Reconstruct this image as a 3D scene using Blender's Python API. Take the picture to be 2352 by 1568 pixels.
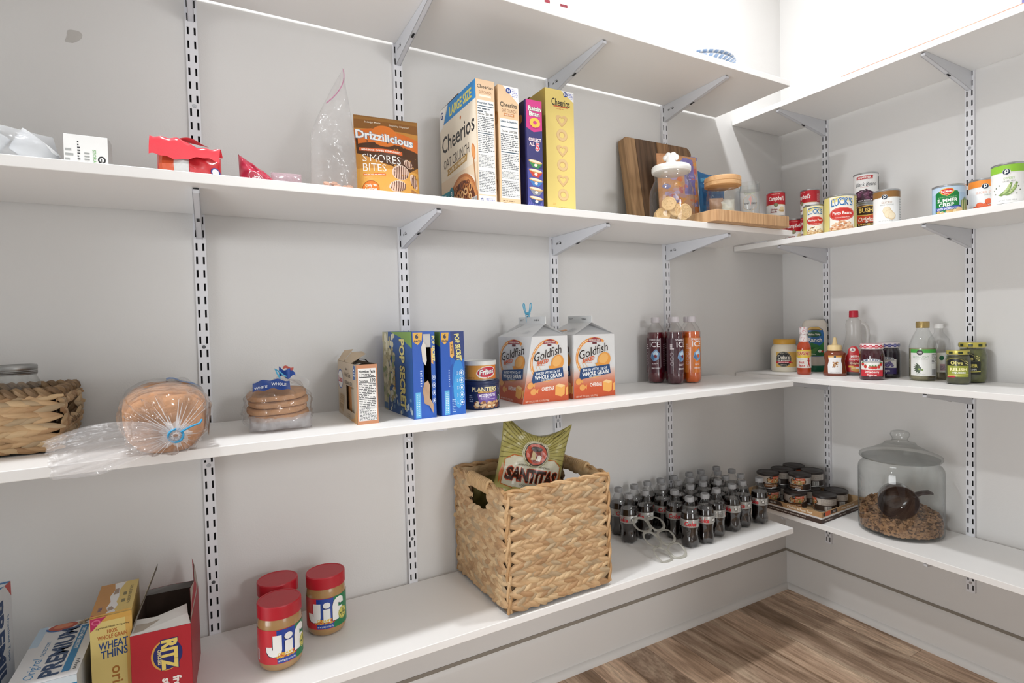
import bpy, bmesh, math, random
from mathutils import Vector, Matrix, noise
from mathutils.geometry import tessellate_polygon
PI = math.pi
R = math.radians
for o in list(bpy.data.objects):
    bpy.data.objects.remove(o)
S = bpy.context.scene
COL = S.collection

# ---------------------------------------------------------------- camera, world, lights, exposure
cam = bpy.data.cameras.new('camera'); camo = bpy.data.objects.new('camera', cam); COL.objects.link(camo)
CAM = Vector((-2.1812, -1.5787, 1.1924))
_f = Vector((0.49905, 0.86614, -0.02761)); _r = Vector((0.86619, -0.49912, -0.02398)); _f.normalize()
YAW, PITCH, ROLL = 1.04805, -0.02761, -0.02399
fwd = Vector((math.cos(YAW)*math.cos(PITCH), math.sin(YAW)*math.cos(PITCH), math.sin(PITCH)))
r0 = Vector((math.sin(YAW), -math.cos(YAW), 0)); u0 = r0.cross(fwd)
rr = r0*math.cos(ROLL)+u0*math.sin(ROLL); uu = -r0*math.sin(ROLL)+u0*math.cos(ROLL)
camo.matrix_world = Matrix(((rr.x, uu.x, -fwd.x, CAM.x), (rr.y, uu.y, -fwd.y, CAM.y), (rr.z, uu.z, -fwd.z, CAM.z), (0, 0, 0, 1)))
cam.sensor_width = 36.0; cam.sensor_fit = 'HORIZONTAL'
cam.lens = 1282.16*36.0/2352
cam.shift_x = -48.78/2352; cam.shift_y = -7.59/2352
cam.clip_start = 0.02
S.camera = camo

w = bpy.data.worlds.new('world'); S.world = w; w.use_nodes = True
w.node_tree.nodes['Background'].inputs[0].default_value = (0.9, 0.93, 1, 1)
w.node_tree.nodes['Background'].inputs[1].default_value = 0.3

def light(name, loc, target, power, size, size_y=None, col=(1, 1, 1), shape=None):
    l = bpy.data.lights.new(name, 'AREA'); l.energy = power; l.color = col
    l.shape = shape or ('RECTANGLE' if size_y else 'DISK'); l.size = size
    if size_y: l.size_y = size_y
    o = bpy.data.objects.new(name, l); COL.objects.link(o); o.location = loc
    o.rotation_euler = (Vector(target)-Vector(loc)).to_track_quat('-Z', 'Y').to_euler()
    return o
CEIL = 2.86
light('ceiling_lamp_light', (-2.42, -0.60, CEIL-0.03), (-2.42, -0.60, 0), 22, 0.13, col=(0.965, 0.98, 1))
light('ceiling_lamp_light', (-0.80, -0.56, CEIL-0.03), (-0.80, -0.56, 0), 16, 0.13, col=(0.965, 0.98, 1))
light('kitchen_pendant_light', (-0.95, -4.3, 2.12), (-0.95, 0, 1.4), 28, 0.5, col=(0.975, 0.985, 1))
light('kitchen_fill_light', (-0.9, -4.70, 0.9), (-1.2, 0, 1.6), 46, 2.4, 1.6, col=(0.95, 0.975, 1))  # added soft fill from behind the camera, not a real window
wall_fill = light('right_wall_fill_light', (-3.9, -1.0, 0.85), (0, -0.8, 1.6), 9, 1.2, 1.5, col=(0.96, 0.98, 1)); wall_fill.data.spread = R(80)  # added narrow-spread fill to brighten the right wall, not a real window

S.view_settings.view_transform = 'Standard'; S.view_settings.look = 'None'
S.view_settings.exposure = 0.0; S.view_settings.gamma = 1.0
S.view_settings.use_curve_mapping = False

# ---------------------------------------------------------------- materials
def lin(c):
    return c/12.92 if c <= 0.04045 else ((c+0.055)/1.055)**2.4
def rgb(h):
    h = h.lstrip('#'); return tuple(lin(int(h[i:i+2], 16)/255) for i in (0, 2, 4))+(1,)
_mc = {}
def M(h, rough=0.5, metal=0.0, var=0.0, scale=40, bump=0.0, bscale=200, spec=0.5, coat=0.0, key=None, stretch=None):
    """procedural principled material; var mixes a noise into the colour, bump adds a fine relief"""
    k = (h, rough, metal, var, scale, bump, bscale, spec, coat, stretch)
    if k in _mc: return _mc[k]
    m = bpy.data.materials.new('m'+h); m.use_nodes = True; t = m.node_tree; b = t.nodes['Principled BSDF']
    c = rgb(h); b.inputs['Base Color'].default_value = c
    b.inputs['Roughness'].default_value = rough; b.inputs['Metallic'].default_value = metal
    b.inputs['Specular IOR Level'].default_value = spec
    if coat: b.inputs['Coat Weight'].default_value = coat
    if var or bump:
        tc = t.nodes.new('ShaderNodeTexCoord'); vec = tc.outputs['Object']
        if stretch:
            mp = t.nodes.new('ShaderNodeMapping'); mp.inputs['Scale'].default_value = stretch
            t.links.new(vec, mp.inputs[0]); vec = mp.outputs[0]
    if var:
        n = t.nodes.new('ShaderNodeTexNoise'); n.inputs['Scale'].default_value = scale; n.inputs['Detail'].default_value = 5
        t.links.new(vec, n.inputs['Vector'])
        r = t.nodes.new('ShaderNodeValToRGB'); r.color_ramp.elements[0].position = 0.3; r.color_ramp.elements[1].position = 0.7
        r.color_ramp.elements[0].color = tuple(x*(1-var) for x in c[:3])+(1,)
        r.color_ramp.elements[1].color = tuple(min(1, x*(1+var)) for x in c[:3])+(1,)
        t.links.new(n.outputs['Fac'], r.inputs[0]); t.links.new(r.outputs[0], b.inputs['Base Color'])
    if bump:
        n2 = t.nodes.new('ShaderNodeTexNoise'); n2.inputs['Scale'].default_value = bscale; n2.inputs['Detail'].default_value = 3
        t.links.new(vec, n2.inputs['Vector'])
        bp = t.nodes.new('ShaderNodeBump'); bp.inputs['Strength'].default_value = bump; bp.inputs['Distance'].default_value = 0.002
        t.links.new(n2.outputs['Fac'], bp.inputs['Height']); t.links.new(bp.outputs[0], b.inputs['Normal'])
    _mc[k] = m
    return m

def P(h, rough=0.45):            # print ink
    return M(h, rough)

def glass(name='glass', tint=(0.97, 0.985, 0.975), rough=0.03, edge=0.5, haze=0.0, hazecol=(0.9, 0.9, 0.9), bump=0, bscale=30, gloss=1.0):
    """thin walled clear sheet: transmits straight, reflects more and tints more towards the edges"""
    k = ('glass', name, tint, rough, edge, haze, hazecol, bump, bscale, gloss)
    if k in _mc: return _mc[k]
    m = bpy.data.materials.new(name); m.use_nodes = True; t = m.node_tree; t.nodes.clear()
    out = t.nodes.new('ShaderNodeOutputMaterial')
    tr = t.nodes.new('ShaderNodeBsdfTransparent'); gl = t.nodes.new('ShaderNodeBsdfGlossy'); gl.inputs['Roughness'].default_value = rough
    gl.inputs['Color'].default_value = (gloss, gloss, gloss, 1)
    lw = t.nodes.new('ShaderNodeLayerWeight'); lw.inputs['Blend'].default_value = 0.5
    mx = t.nodes.new('ShaderNodeMixShader'); cm = t.nodes.new('ShaderNodeMix'); cm.data_type = 'RGBA'
    cm.inputs[6].default_value = tint+(1,); cm.inputs[7].default_value = tuple(x*(1-edge) for x in tint)+(1,)
    t.links.new(cm.outputs[2], tr.inputs[0])
    pw = t.nodes.new('ShaderNodeMath'); pw.operation = 'POWER'; pw.inputs[1].default_value = 4.0; t.links.new(lw.outputs['Facing'], pw.inputs[0])
    p2 = t.nodes.new('ShaderNodeMath'); p2.operation = 'POWER'; p2.inputs[1].default_value = 2.6; t.links.new(lw.outputs['Facing'], p2.inputs[0]); t.links.new(p2.outputs[0], cm.inputs[0])
    ma = t.nodes.new('ShaderNodeMath'); ma.operation = 'MULTIPLY_ADD'; ma.inputs[1].default_value = 0.55; ma.inputs[2].default_value = 0.045; t.links.new(pw.outputs[0], ma.inputs[0]); t.links.new(ma.outputs[0], mx.inputs[0]); t.links.new(tr.outputs[0], mx.inputs[1]); t.links.new(gl.outputs[0], mx.inputs[2])
    last = mx.outputs[0]
    if haze:
        df = t.nodes.new('ShaderNodeBsdfDiffuse'); df.inputs[0].default_value = hazecol+(1,)
        tl = t.nodes.new('ShaderNodeBsdfTranslucent'); tl.inputs[0].default_value = hazecol+(1,)
        ad = t.nodes.new('ShaderNodeMixShader'); t.links.new(df.outputs[0], ad.inputs[1]); t.links.new(tl.outputs[0], ad.inputs[2])
        m2 = t.nodes.new('ShaderNodeMixShader'); m2.inputs[0].default_value = haze
        t.links.new(last, m2.inputs[1]); t.links.new(ad.outputs[0], m2.inputs[2]); last = m2.outputs[0]
    if bump:
        n2 = t.nodes.new('ShaderNodeTexNoise'); n2.inputs['Scale'].default_value = bscale; n2.inputs['Detail'].default_value = 2
        tc = t.nodes.new('ShaderNodeTexCoord'); t.links.new(tc.outputs['Object'], n2.inputs['Vector'])
        bp = t.nodes.new('ShaderNodeBump'); bp.inputs['Strength'].default_value = bump; bp.inputs['Distance'].default_value = 0.01
        t.links.new(n2.outputs['Fac'], bp.inputs['Height']); t.links.new(bp.outputs[0], gl.inputs['Normal'])
    t.links.new(last, out.inputs[0])
    _mc[k] = m
    return m

# ---------------------------------------------------------------- mesh builder (metres)
class G:
    def __init__(s): s.v = []; s.f = []; s.m = []
    def add(s, vs, fs, mi=0, mat=None):
        o = len(s.v)
        s.v += [tuple(mat @ Vector(v)) for v in vs] if mat else [tuple(v) for v in vs]
        s.f += [tuple(i+o for i in f) for f in fs]; s.m += [mi]*len(fs)
        return s
    def box(s, x0, y0, z0, x1, y1, z1, mi=0, mat=None):
        v = [(x, y, z) for z in (z0, z1) for y in (y0, y1) for x in (x0, x1)]
        return s.add(v, [(0, 2, 3, 1), (4, 5, 7, 6), (0, 1, 5, 4), (2, 6, 7, 3), (0, 4, 6, 2), (1, 3, 7, 5)], mi, mat)
    def lathe(s, prof, n=32, mi=0, mod=None, mat=None, close=True):
        v = []; f = []
        for r, z in prof:
            for i in range(n):
                a = 2*PI*i/n; q = r if mod is None else mod(r, z, a)
                if isinstance(q, tuple): v.append(q)
                else: v.append((q*math.sin(a), -q*math.cos(a), z))
        for k in range(len(prof)-1):
            for i in range(n):
                j = (i+1) % n; f.append((k*n+i, k*n+j, (k+1)*n+j, (k+1)*n+i))
        if close:
            if prof[0][0] > 1e-6: f.append(tuple(reversed(range(n))))
            if prof[-1][0] > 1e-6: f.append(tuple((len(prof)-1)*n+i for i in range(n)))
        return s.add(v, f, mi, mat)
    def tube(s, pts, r, n=8, mi=0, closed=False, mat=None, flat=1.0):
        pts = [Vector(p) for p in pts]; N = len(pts); v = []; f = []
        rad = r if isinstance(r, (list, tuple)) else [r]*N
        up = Vector((0, 0, 1)); prev = None
        for i, p in enumerate(pts):
            a = pts[(i-1) % N] if (closed or i > 0) else p; b = pts[(i+1) % N] if (closed or i < N-1) else p
            d = (b-a).normalized()
            if prev is None:
                x = d.cross(up)
                if x.length < 0.1: x = d.cross(Vector((1, 0, 0)))
            else: x = prev-d*prev.dot(d)
            x.normalize(); prev = x; y = d.cross(x)
            for k in range(n):
                a2 = 2*PI*k/n; v.append(p+x*math.cos(a2)*rad[i]+y*math.sin(a2)*rad[i]*flat)
        for i in range(N if closed else N-1):
            for k in range(n):
                j = (i+1) % N; l = (k+1) % n; f.append((i*n+k, j*n+k, j*n+l, i*n+l))
        if not closed: f += [tuple(range(n)), tuple((N-1)*n+k for k in reversed(range(n)))]
        return s.add(v, f, mi, mat)
    def grid(s, nu, nv, fn, mi=0, mat=None, wrap=False):
        v = [fn(i/(nu if wrap else nu-1), j/(nv-1)) for j in range(nv) for i in range(nu)]
        f = []
        for j in range(nv-1):
            for i in range(nu if wrap else nu-1):
                k = (i+1) % nu; f.append((j*nu+i, j*nu+k, (j+1)*nu+k, (j+1)*nu+i))
        return s.add(v, f, mi, mat)
    def prism(s, pts, z0, z1, mi=0, mat=None):
        n = len(pts); tri = tessellate_polygon([[Vector((x, y, 0)) for x, y in pts]])
        v = [(x, y, z0) for x, y in pts]+[(x, y, z1) for x, y in pts]
        f = [tuple(reversed(t)) for t in tri]+[tuple(i+n for i in t) for t in tri]+[(i, (i+1) % n, (i+1) % n+n, i+n) for i in range(n)]
        return s.add(v, f, mi, mat)
    def mesh(s, name, mats, smooth=True, angle=40):
        me = bpy.data.meshes.new(name); me.from_pydata(s.v, [], s.f)
        for m in (mats if isinstance(mats, (list, tuple)) else [mats]): me.materials.append(m)
        me.polygons.foreach_set('material_index', s.m)
        bm = bmesh.new(); bm.from_mesh(me); bmesh.ops.recalc_face_normals(bm, faces=bm.faces); bm.to_mesh(me); bm.free()
        if smooth:
            me.polygons.foreach_set('use_smooth', [True]*len(me.polygons)); me.set_sharp_from_angle(angle=R(angle))
        me.update()
        return me
    def build(s, name, mats, parent=None, loc=(0, 0, 0), rot=(0, 0, 0), smooth=True, angle=40, label=None, bevel=0):
        o = bpy.data.objects.new(name, s.mesh(name, mats, smooth, angle)); COL.objects.link(o)
        o.location = loc; o.rotation_euler = rot; o.parent = parent
        if label: o['label'] = label
        if bevel:
            b = o.modifiers.new('bevel', 'BEVEL'); b.width = bevel; b.segments = 2; b.limit_method = 'ANGLE'
        return o

def thing(name, label, cat, loc=(0, 0, 0), rz=0, group=None, rot=None):
    o = bpy.data.objects.new(name, None); COL.objects.link(o); o.location = loc
    o.rotation_euler = rot if rot else (0, 0, rz); o.empty_display_size = 0.02
    o['label'] = label; o['category'] = cat
    if group: o['group'] = group
    return o
def tag(o, label, cat, group=None, kind=None):
    o['label'] = label; o['category'] = cat
    if group: o['group'] = group
    if kind: o['kind'] = kind
    return o
def structure(o):
    o['kind'] = 'structure'; return o
def copy_thing(src, loc, rz, label):
    c = src.copy(); COL.objects.link(c); c.location = loc; c.rotation_euler = (0, 0, rz); c['label'] = label
    for ch in src.children:
        d = ch.copy(); COL.objects.link(d); d.parent = c
        for g in ch.children:
            e = g.copy(); COL.objects.link(e); e.parent = d
    return c
def facing(x, y, off=0):          # turn so that a thing's front (-y) looks at the doorway
    return math.atan2(CAM.x-x, -(CAM.y-y))+R(off)

# ---------------------------------------------------------------- printed matter (millimetres on a face)
_tc = {}
def glyphs(txt, bold=0.0, shear=0.0, res=2):
    k = (txt, bold, shear, res)
    if k not in _tc:
        cu = bpy.data.curves.new('t', 'FONT'); cu.body = txt; cu.size = 1; cu.offset = bold; cu.shear = shear
        cu.resolution_u = res; cu.fill_mode = 'FRONT'
        o = bpy.data.objects.new('t', cu); me = bpy.data.meshes.new_from_object(o)
        vs = [(v.co.x, v.co.y) for v in me.vertices]; fs = [tuple(p.vertices) for p in me.polygons]
        bpy.data.objects.remove(o); bpy.data.curves.remove(cu); bpy.data.meshes.remove(me)
        x0 = min(v[0] for v in vs) if vs else 0; x1 = max(v[0] for v in vs) if vs else 1
        _tc[k] = ([(x-x0, y) for x, y in vs], fs, x1-x0)
    return _tc[k]
_h = glyphs('H'); CAPH = max(v[1] for v in _h[0])

class D:
    """flat print: shapes in mm, u to the right, v up; later shapes lie on top"""
    def __init__(s, rough=0.45, clip=None): s.sh = []; s.rough = rough; s.clip = clip
    def _put(s, vs, fs, c):
        x0 = min(v[0] for v in vs); x1 = max(v[0] for v in vs); y0 = min(v[1] for v in vs); y1 = max(v[1] for v in vs)
        l = 1
        for q in s.sh:
            if q[3] < x1 and q[4] > x0 and q[5] < y1 and q[6] > y0: l = max(l, q[7]+1)
        s.sh.append((vs, fs, c, x0, x1, y0, y1, l)); return s
    def rect(s, x0, y0, x1, y1, c): return s._put([(x0, y0), (x1, y0), (x1, y1), (x0, y1)], [(0, 1, 2, 3)], c)
    def poly(s, pts, c):
        return s._put(list(pts), [tuple(t) for t in tessellate_polygon([[Vector((x, y, 0)) for x, y in pts]])], c)
    def ell(s, cx, cy, rx, ry, c, n=24, a0=0, rot=0):
        ca, sa = math.cos(rot), math.sin(rot)
        p = [(rx*math.cos(2*PI*i/n+a0), ry*math.sin(2*PI*i/n+a0)) for i in range(n)]
        return s._put([(cx+x*ca-y*sa, cy+x*sa+y*ca) for x, y in p], [tuple(range(n))], c)
    def ring(s, cx, cy, rx, ry, t, c, n=28, a0=0, a1=2*PI):
        v = []; f = []
        for i in range(n+1):
            a = a0+(a1-a0)*i/n; v += [(cx+rx*math.cos(a), cy+ry*math.sin(a)), (cx+(rx-t)*math.cos(a), cy+(ry-t)*math.sin(a))]
        return s._put(v, [(2*i, 2*i+2, 2*i+3, 2*i+1) for i in range(n)], c)
    def heart(s, cx, cy, k, t, c, n=28):
        v = []; f = []
        for i in range(n+1):
            a = 2*PI*i/n
            for q in (1, 1-t): v.append((cx+k*q*1.0*math.sin(a)**3, cy+k*q*(0.82*math.cos(a)-0.32*math.cos(2*a)-0.12*math.cos(3*a))))
        return s._put(v, [(2*i, 2*i+2, 2*i+3, 2*i+1) for i in range(n)], c)
    def text(s, t, cx, cy, h, c, w=None, b=0.0, sh=0.0, rot=0, al='c', out=None, ow=0.05, arc=0, slope=0):
        """cap height h mm; w squeezes to that width; out = outline colour"""
        for col, bb in (((out, b+ow),) if out else ())+((c, b),):
            vs, fs, W = glyphs(t, bb, sh)
            if not vs: return s
            _, _, W0 = glyphs(t, b, sh)
            k = h/CAPH; kx = (w/W0) if w else k; d = (W-W0)*kx/2
            ox = {'c': -W0*kx/2, 'l': 0, 'r': -W0*kx}[al]-d
            ca, sa = math.cos(rot), math.sin(rot); q = []
            for x, y in vs:
                X = x*kx+ox; Y = (y-CAPH/2)*k
                if arc: Y += arc*(1-(2*X/(W0*kx))**2)
                Y += slope*X
                q.append((cx+X*ca-Y*sa, cy+X*sa+Y*ca))
            s._put(q, fs, col)
        return s
    def lines(s, x0, y0, x1, y1, n, c, seed=1, fill=0.45, gap=True):
        rnd = random.Random(seed); v = []; f = []; p = (y1-y0)/n
        for i in range(n):
            y = y1-(i+0.5)*p; x = x0; end = x1 if rnd.random() > 0.25 else x0+(x1-x0)*rnd.uniform(0.55, 0.95)
            while x < end-0.3:
                l = min(end-x, rnd.uniform(1.2, 5)*max(0.4, p/2)); o = len(v); hh = p*fill/2
                v += [(x, y-hh), (x+l, y-hh), (x+l, y+hh), (x, y+hh)]; f.append((o, o+1, o+2, o+3)); x += l+(p*0.45 if gap else 0.1)
        return s._put(v, f, c)
    def bars(s, x0, y0, x1, y1, c='#1a1a1a', seed=3, bg='#f4f4f2'):
        if bg: s.rect(x0-1, y0-1, x1+1, y1+1, bg)
        rnd = random.Random(seed); v = []; f = []; x = x0
        while x < x1:
            l = rnd.choice((0.35, 0.35, 0.7, 1.0))*(x1-x0)/22; o = len(v)
            v += [(x, y0), (min(x+l, x1), y0), (min(x+l, x1), y1), (x, y1)]; f.append((o, o+1, o+2, o+3)); x += l+rnd.choice((0.4, 0.6, 0.9))*(x1-x0)/22
        return s._put(v, f, c)
    def build(s, name, parent, place, bis=None, label=None, step=0.00010):
        mats = []; V = []; F = []; MI = []
        cl = s.clip
        for vs, fs, c, *ex, l in s.sh:
            if c not in mats: mats.append(c)
            cut = cl and (ex[0] < cl[0] or ex[1] > cl[2] or ex[2] < cl[1] or ex[3] > cl[3])
            if bis or cut:
                bm = bmesh.new(); bv = [bm.verts.new((x, y, 0)) for x, y in vs]
                for f in fs:
                    try: bm.faces.new([bv[i] for i in f])
                    except ValueError: pass
                if cut:
                    for co, no in (((cl[0], 0, 0), (-1, 0, 0)), ((cl[2], 0, 0), (1, 0, 0)), ((0, cl[1], 0), (0, -1, 0)), ((0, cl[3], 0), (0, 1, 0))):
                        bmesh.ops.bisect_plane(bm, geom=bm.verts[:]+bm.edges[:]+bm.faces[:], plane_co=co, plane_no=no, clear_outer=True)
                x0 = min(v[0] for v in vs); x1 = max(v[0] for v in vs); k = math.floor(x0/bis)+1 if bis else 1e9
                while bis and k*bis < x1:
                    bmesh.ops.bisect_plane(bm, geom=bm.verts[:]+bm.edges[:]+bm.faces[:], plane_co=(k*bis, 0, 0), plane_no=(1, 0, 0)); k += 1
                if bis and (bis_v := getattr(s, 'bis_v', None)):
                    y0 = min(v[1] for v in vs); y1 = max(v[1] for v in vs); k = math.floor(y0/bis_v)+1
                    while k*bis_v < y1:
                        bmesh.ops.bisect_plane(bm, geom=bm.verts[:]+bm.edges[:]+bm.faces[:], plane_co=(0, k*bis_v, 0), plane_no=(0, 1, 0)); k += 1
                bm.verts.index_update(); vs = [(v.co.x, v.co.y) for v in bm.verts]; fs = [tuple(v.index for v in f.verts) for f in bm.faces]; bm.free()
            o = len(V); V += [place(x/1000, y/1000, l*step) for x, y in vs]
            F += [tuple(i+o for i in f) for f in fs]; MI += [mats.index(c)]*len(fs)
        me = bpy.data.meshes.new(name); me.from_pydata(V, [], F)
        for c in mats: me.materials.append(c if not isinstance(c, str) else P(c, s.rough))
        me.polygons.foreach_set('material_index', MI); me.update()
        o = bpy.data.objects.new(name, me); COL.objects.link(o); o.parent = parent
        if label: o['label'] = label
        return o
def plane(o, u, v):
    o, u, v = Vector(o), Vector(u).normalized(), Vector(v).normalized(); n = u.cross(v)
    return lambda x, y, h: tuple(o+u*x+v*y+n*(h+0.0002))
def cyl(r, z0=0):                 # r: radius or function of height
    def q(x, y, h):
        rr_ = (r(y) if callable(r) else r)+h+0.0003; r0_ = r(0) if callable(r) else r
        a = x/r0_; return (rr_*math.sin(a), -rr_*math.cos(a), z0+y)
    return q
# ================================================================ room
LZ = [2.0068, 1.4917, 0.9676, 0.4487]; RZ = [1.9953, 1.4837, 0.9675, 0.4464]
T = 0.0196; GAP = 0.0125; LF = -0.3421; RF = -0.3123
paint = M('#dddcda', 0.62, bump=0.12, bscale=260, var=0.012, scale=3)
paint_top = paint
trimm = M('#dad8d5', 0.4, bump=0.05, bscale=120)
def slab(name, a, b, m):
    return structure(G().box(*a, *b).build(name, m, smooth=False))
X0, Y0 = -4.2, -4.8
slab('wall_left', (X0, 0, 0), (0.1, 0.1, CEIL), paint)
slab('wall_right', (0, Y0, 0), (0.1, 0, CEIL), paint)
slab('wall_back', (X0-0.1, Y0, 0), (X0, 0.1, CEIL), paint)
slab('wall_front', (X0-0.1, Y0-0.1, 0), (0.1, Y0, CEIL), paint)
o = G().box(X0, -1.87, 0, -1.75, -1.75, CEIL).box(-0.78, -1.87, 0, 0, -1.75, CEIL).box(-1.75, -1.87, 2.32, -0.78, -1.75, CEIL)
structure(o.build('wall_doorway', paint, smooth=False))  # unseen wall, its opening shaped to keep light off the left end
slab('ceiling', (X0-0.1, Y0-0.1, CEIL), (0.1, 0.1, CEIL+0.08), M('#ece9e4', 0.7))
# small grey scuff on the long wall
sc = bpy.data.objects['wall_left']
pts = [(0.013*math.cos(a)*(1+0.25*math.sin(3*a+1)), 0.018*math.sin(a)*(1+0.2*math.cos(2*a))) for a in [2*PI*i/18 for i in range(18)]]
G().prism([(x-2.423+0.35*z, z+1.846) for x, z in pts], 0.0, 0.0004, mat=Matrix.Rotation(R(90), 4, 'X')).build('scuff', M('#bebbb6', 0.7, var=0.05), sc)

# ---- floor: every plank is a piece
fm = bpy.data.materials.new('wood_plank'); fm.use_nodes = True; t = fm.node_tree; b = t.nodes['Principled BSDF']
tc = t.nodes.new('ShaderNodeTexCoord'); oi = t.nodes.new('ShaderNodeObjectInfo')
ad = t.nodes.new('ShaderNodeVectorMath'); ad.operation = 'MULTIPLY_ADD'; ad.inputs[1].default_value = (1, 1, 1)
cb = t.nodes.new('ShaderNodeCombineXYZ'); mu = t.nodes.new('ShaderNodeMath'); mu.operation = 'MULTIPLY'; mu.inputs[1].default_value = 37.0
t.links.new(oi.outputs['Random'], mu.inputs[0]); t.links.new(mu.outputs[0], cb.inputs[0]); t.links.new(mu.outputs[0], cb.inputs[1])
t.links.new(tc.outputs['Object'], ad.inputs[0]); t.links.new(cb.outputs[0], ad.inputs[2])
mp = t.nodes.new('ShaderNodeMapping'); mp.inputs['Scale'].default_value = (1.0, 0.075, 1); t.links.new(ad.outputs[0], mp.inputs[0])
n1 = t.nodes.new('ShaderNodeTexNoise'); n1.inputs['Scale'].default_value = 14; n1.inputs['Detail'].default_value = 3; n1.inputs['Distortion'].default_value = 1.2
n2 = t.nodes.new('ShaderNodeTexNoise'); n2.inputs['Scale'].default_value = 95; n2.inputs['Detail'].default_value = 6; n2.inputs['Roughness'].default_value = 0.65
t.links.new(mp.outputs[0], n1.inputs['Vector']); t.links.new(mp.outputs[0], n2.inputs['Vector'])
r1 = t.nodes.new('ShaderNodeValToRGB'); e = r1.color_ramp.elements
e[0].position = 0.34; e[0].color = rgb('#9c7f64'); e[1].position = 0.68; e[1].color = rgb('#ecd2b6')
e2 = r1.color_ramp.elements.new(0.5); e2.color = rgb('#cfb096')
r2 = t.nodes.new('ShaderNodeValToRGB'); r2.color_ramp.elements[0].position = 0.36; r2.color_ramp.elements[0].color = (0.5, 0.46, 0.42, 1)
r2.color_ramp.elements[1].position = 0.6; r2.color_ramp.elements[1].color = (1, 1, 1, 1)
mx = t.nodes.new('ShaderNodeMix'); mx.data_type = 'RGBA'; mx.blend_type = 'MULTIPLY'; mx.inputs[0].default_value = 0.8
t.links.new(n1.outputs['Fac'], r1.inputs[0]); t.links.new(n2.outputs['Fac'], r2.inputs[0])
t.links.new(r1.outputs[0], mx.inputs[6]); t.links.new(r2.outputs[0], mx.inputs[7])
hv = t.nodes.new('ShaderNodeHueSaturation'); ma = t.nodes.new('ShaderNodeMapRange'); ma.inputs[3].default_value = 0.72; ma.inputs[4].default_value = 1.2
t.links.new(oi.outputs['Random'], ma.inputs[0]); t.links.new(ma.outputs[0], hv.inputs['Value']); t.links.new(mx.outputs[2], hv.inputs['Color'])
t.links.new(hv.outputs[0], b.inputs['Base Color']); b.inputs['Roughness'].default_value = 0.5
bp = t.nodes.new('ShaderNodeBump'); bp.inputs['Strength'].default_value = 0.15; bp.inputs['Distance'].default_value = 0.001
t.links.new(n2.outputs['Fac'], bp.inputs['Height']); t.links.new(bp.outputs[0], b.inputs['Normal'])
fl = slab('floor', (X0, Y0, -0.06), (0, 0, -0.009), M('#4a3c30', 0.7))
PW = 0.122; PL = 1.22
pm = G().box(0.0006, 0.0006, -0.009, PW-0.0006, PL-0.0006, 0).mesh('plank', fm, False)
rnd = random.Random(5)
for i in range(int(4.2/PW)+1):
    x = 0.008-(i+1)*PW
    if x < X0-0.02: break
    y = -rnd.uniform(0.25, 1.1) if i else -0.565
    ys = [y]
    while ys[-1] > Y0+PL: ys.append(ys[-1]-PL)
    for k, yy in enumerate([y]+ys[1:]+[ys[-1]-PL]):
        o = bpy.data.objects.new('plank', pm); COL.objects.link(o); o.parent = fl
        if k == 0:   # the first, cut piece reaches the long wall
            o.location = (x, y, 0); o.scale = (1, -y/PL if -y < PL else 1, 1)
        else:
            o.location = (x, yy if k < len(ys) else ys[-1]-PL, 0)
    # piece in front of the cut one
    o = bpy.data.objects.new('plank', pm); COL.objects.link(o); o.parent = fl; o.location = (x, y-PL, 0)
# drop doubled planks
seen = set()
for o in list(fl.children):
    k = (round(o.location.x, 3), round(o.location.y, 3))
    if k in seen or o.location.y < Y0-0.6: bpy.data.objects.remove(o)
    else: seen.add(k)

# ---- baseboards with a quarter-round shoe
def baseboard(name, axis):
    prof = [(0, 0), (-0.014, 0), (-0.014, 0.143), (-0.010, 0.152), (-0.006, 0.158), (0, 0.158)]
    shoe = [(-0.014, 0)]+[(-0.014-0.017*math.cos(a), 0.022*math.sin(a)) for a in [R(0), R(20), R(40), R(60), R(80)]]+[(-0.014, 0.022)]
    L = 4.2 if axis == 'x' else 4.8
    mat = Matrix(((0, 0, 1, -L), (1, 0, 0, 0), (0, 1, 0, 0), (0, 0, 0, 1))) if axis == 'x' else Matrix(((1, 0, 0, 0), (0, 0, -1, 0), (0, 1, 0, 0), (0, 0, 0, 1)))
    o = structure(G().prism(prof, 0, L, mat=mat).build(name, trimm))
    G().prism(shoe, 0, L, mat=mat).build('shoe_moulding', trimm, o)
    # dark line along the top
    G().prism([(-0.0065, 0.1575), (-0.0002, 0.1575), (-0.0002, 0.166), (-0.002, 0.166)], 0, L, mat=mat).build('dark_top_line', M('#8d857a', 0.8), o)
baseboard('baseboard_left', 'x'); baseboard('baseboard_right', 'y')

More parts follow.
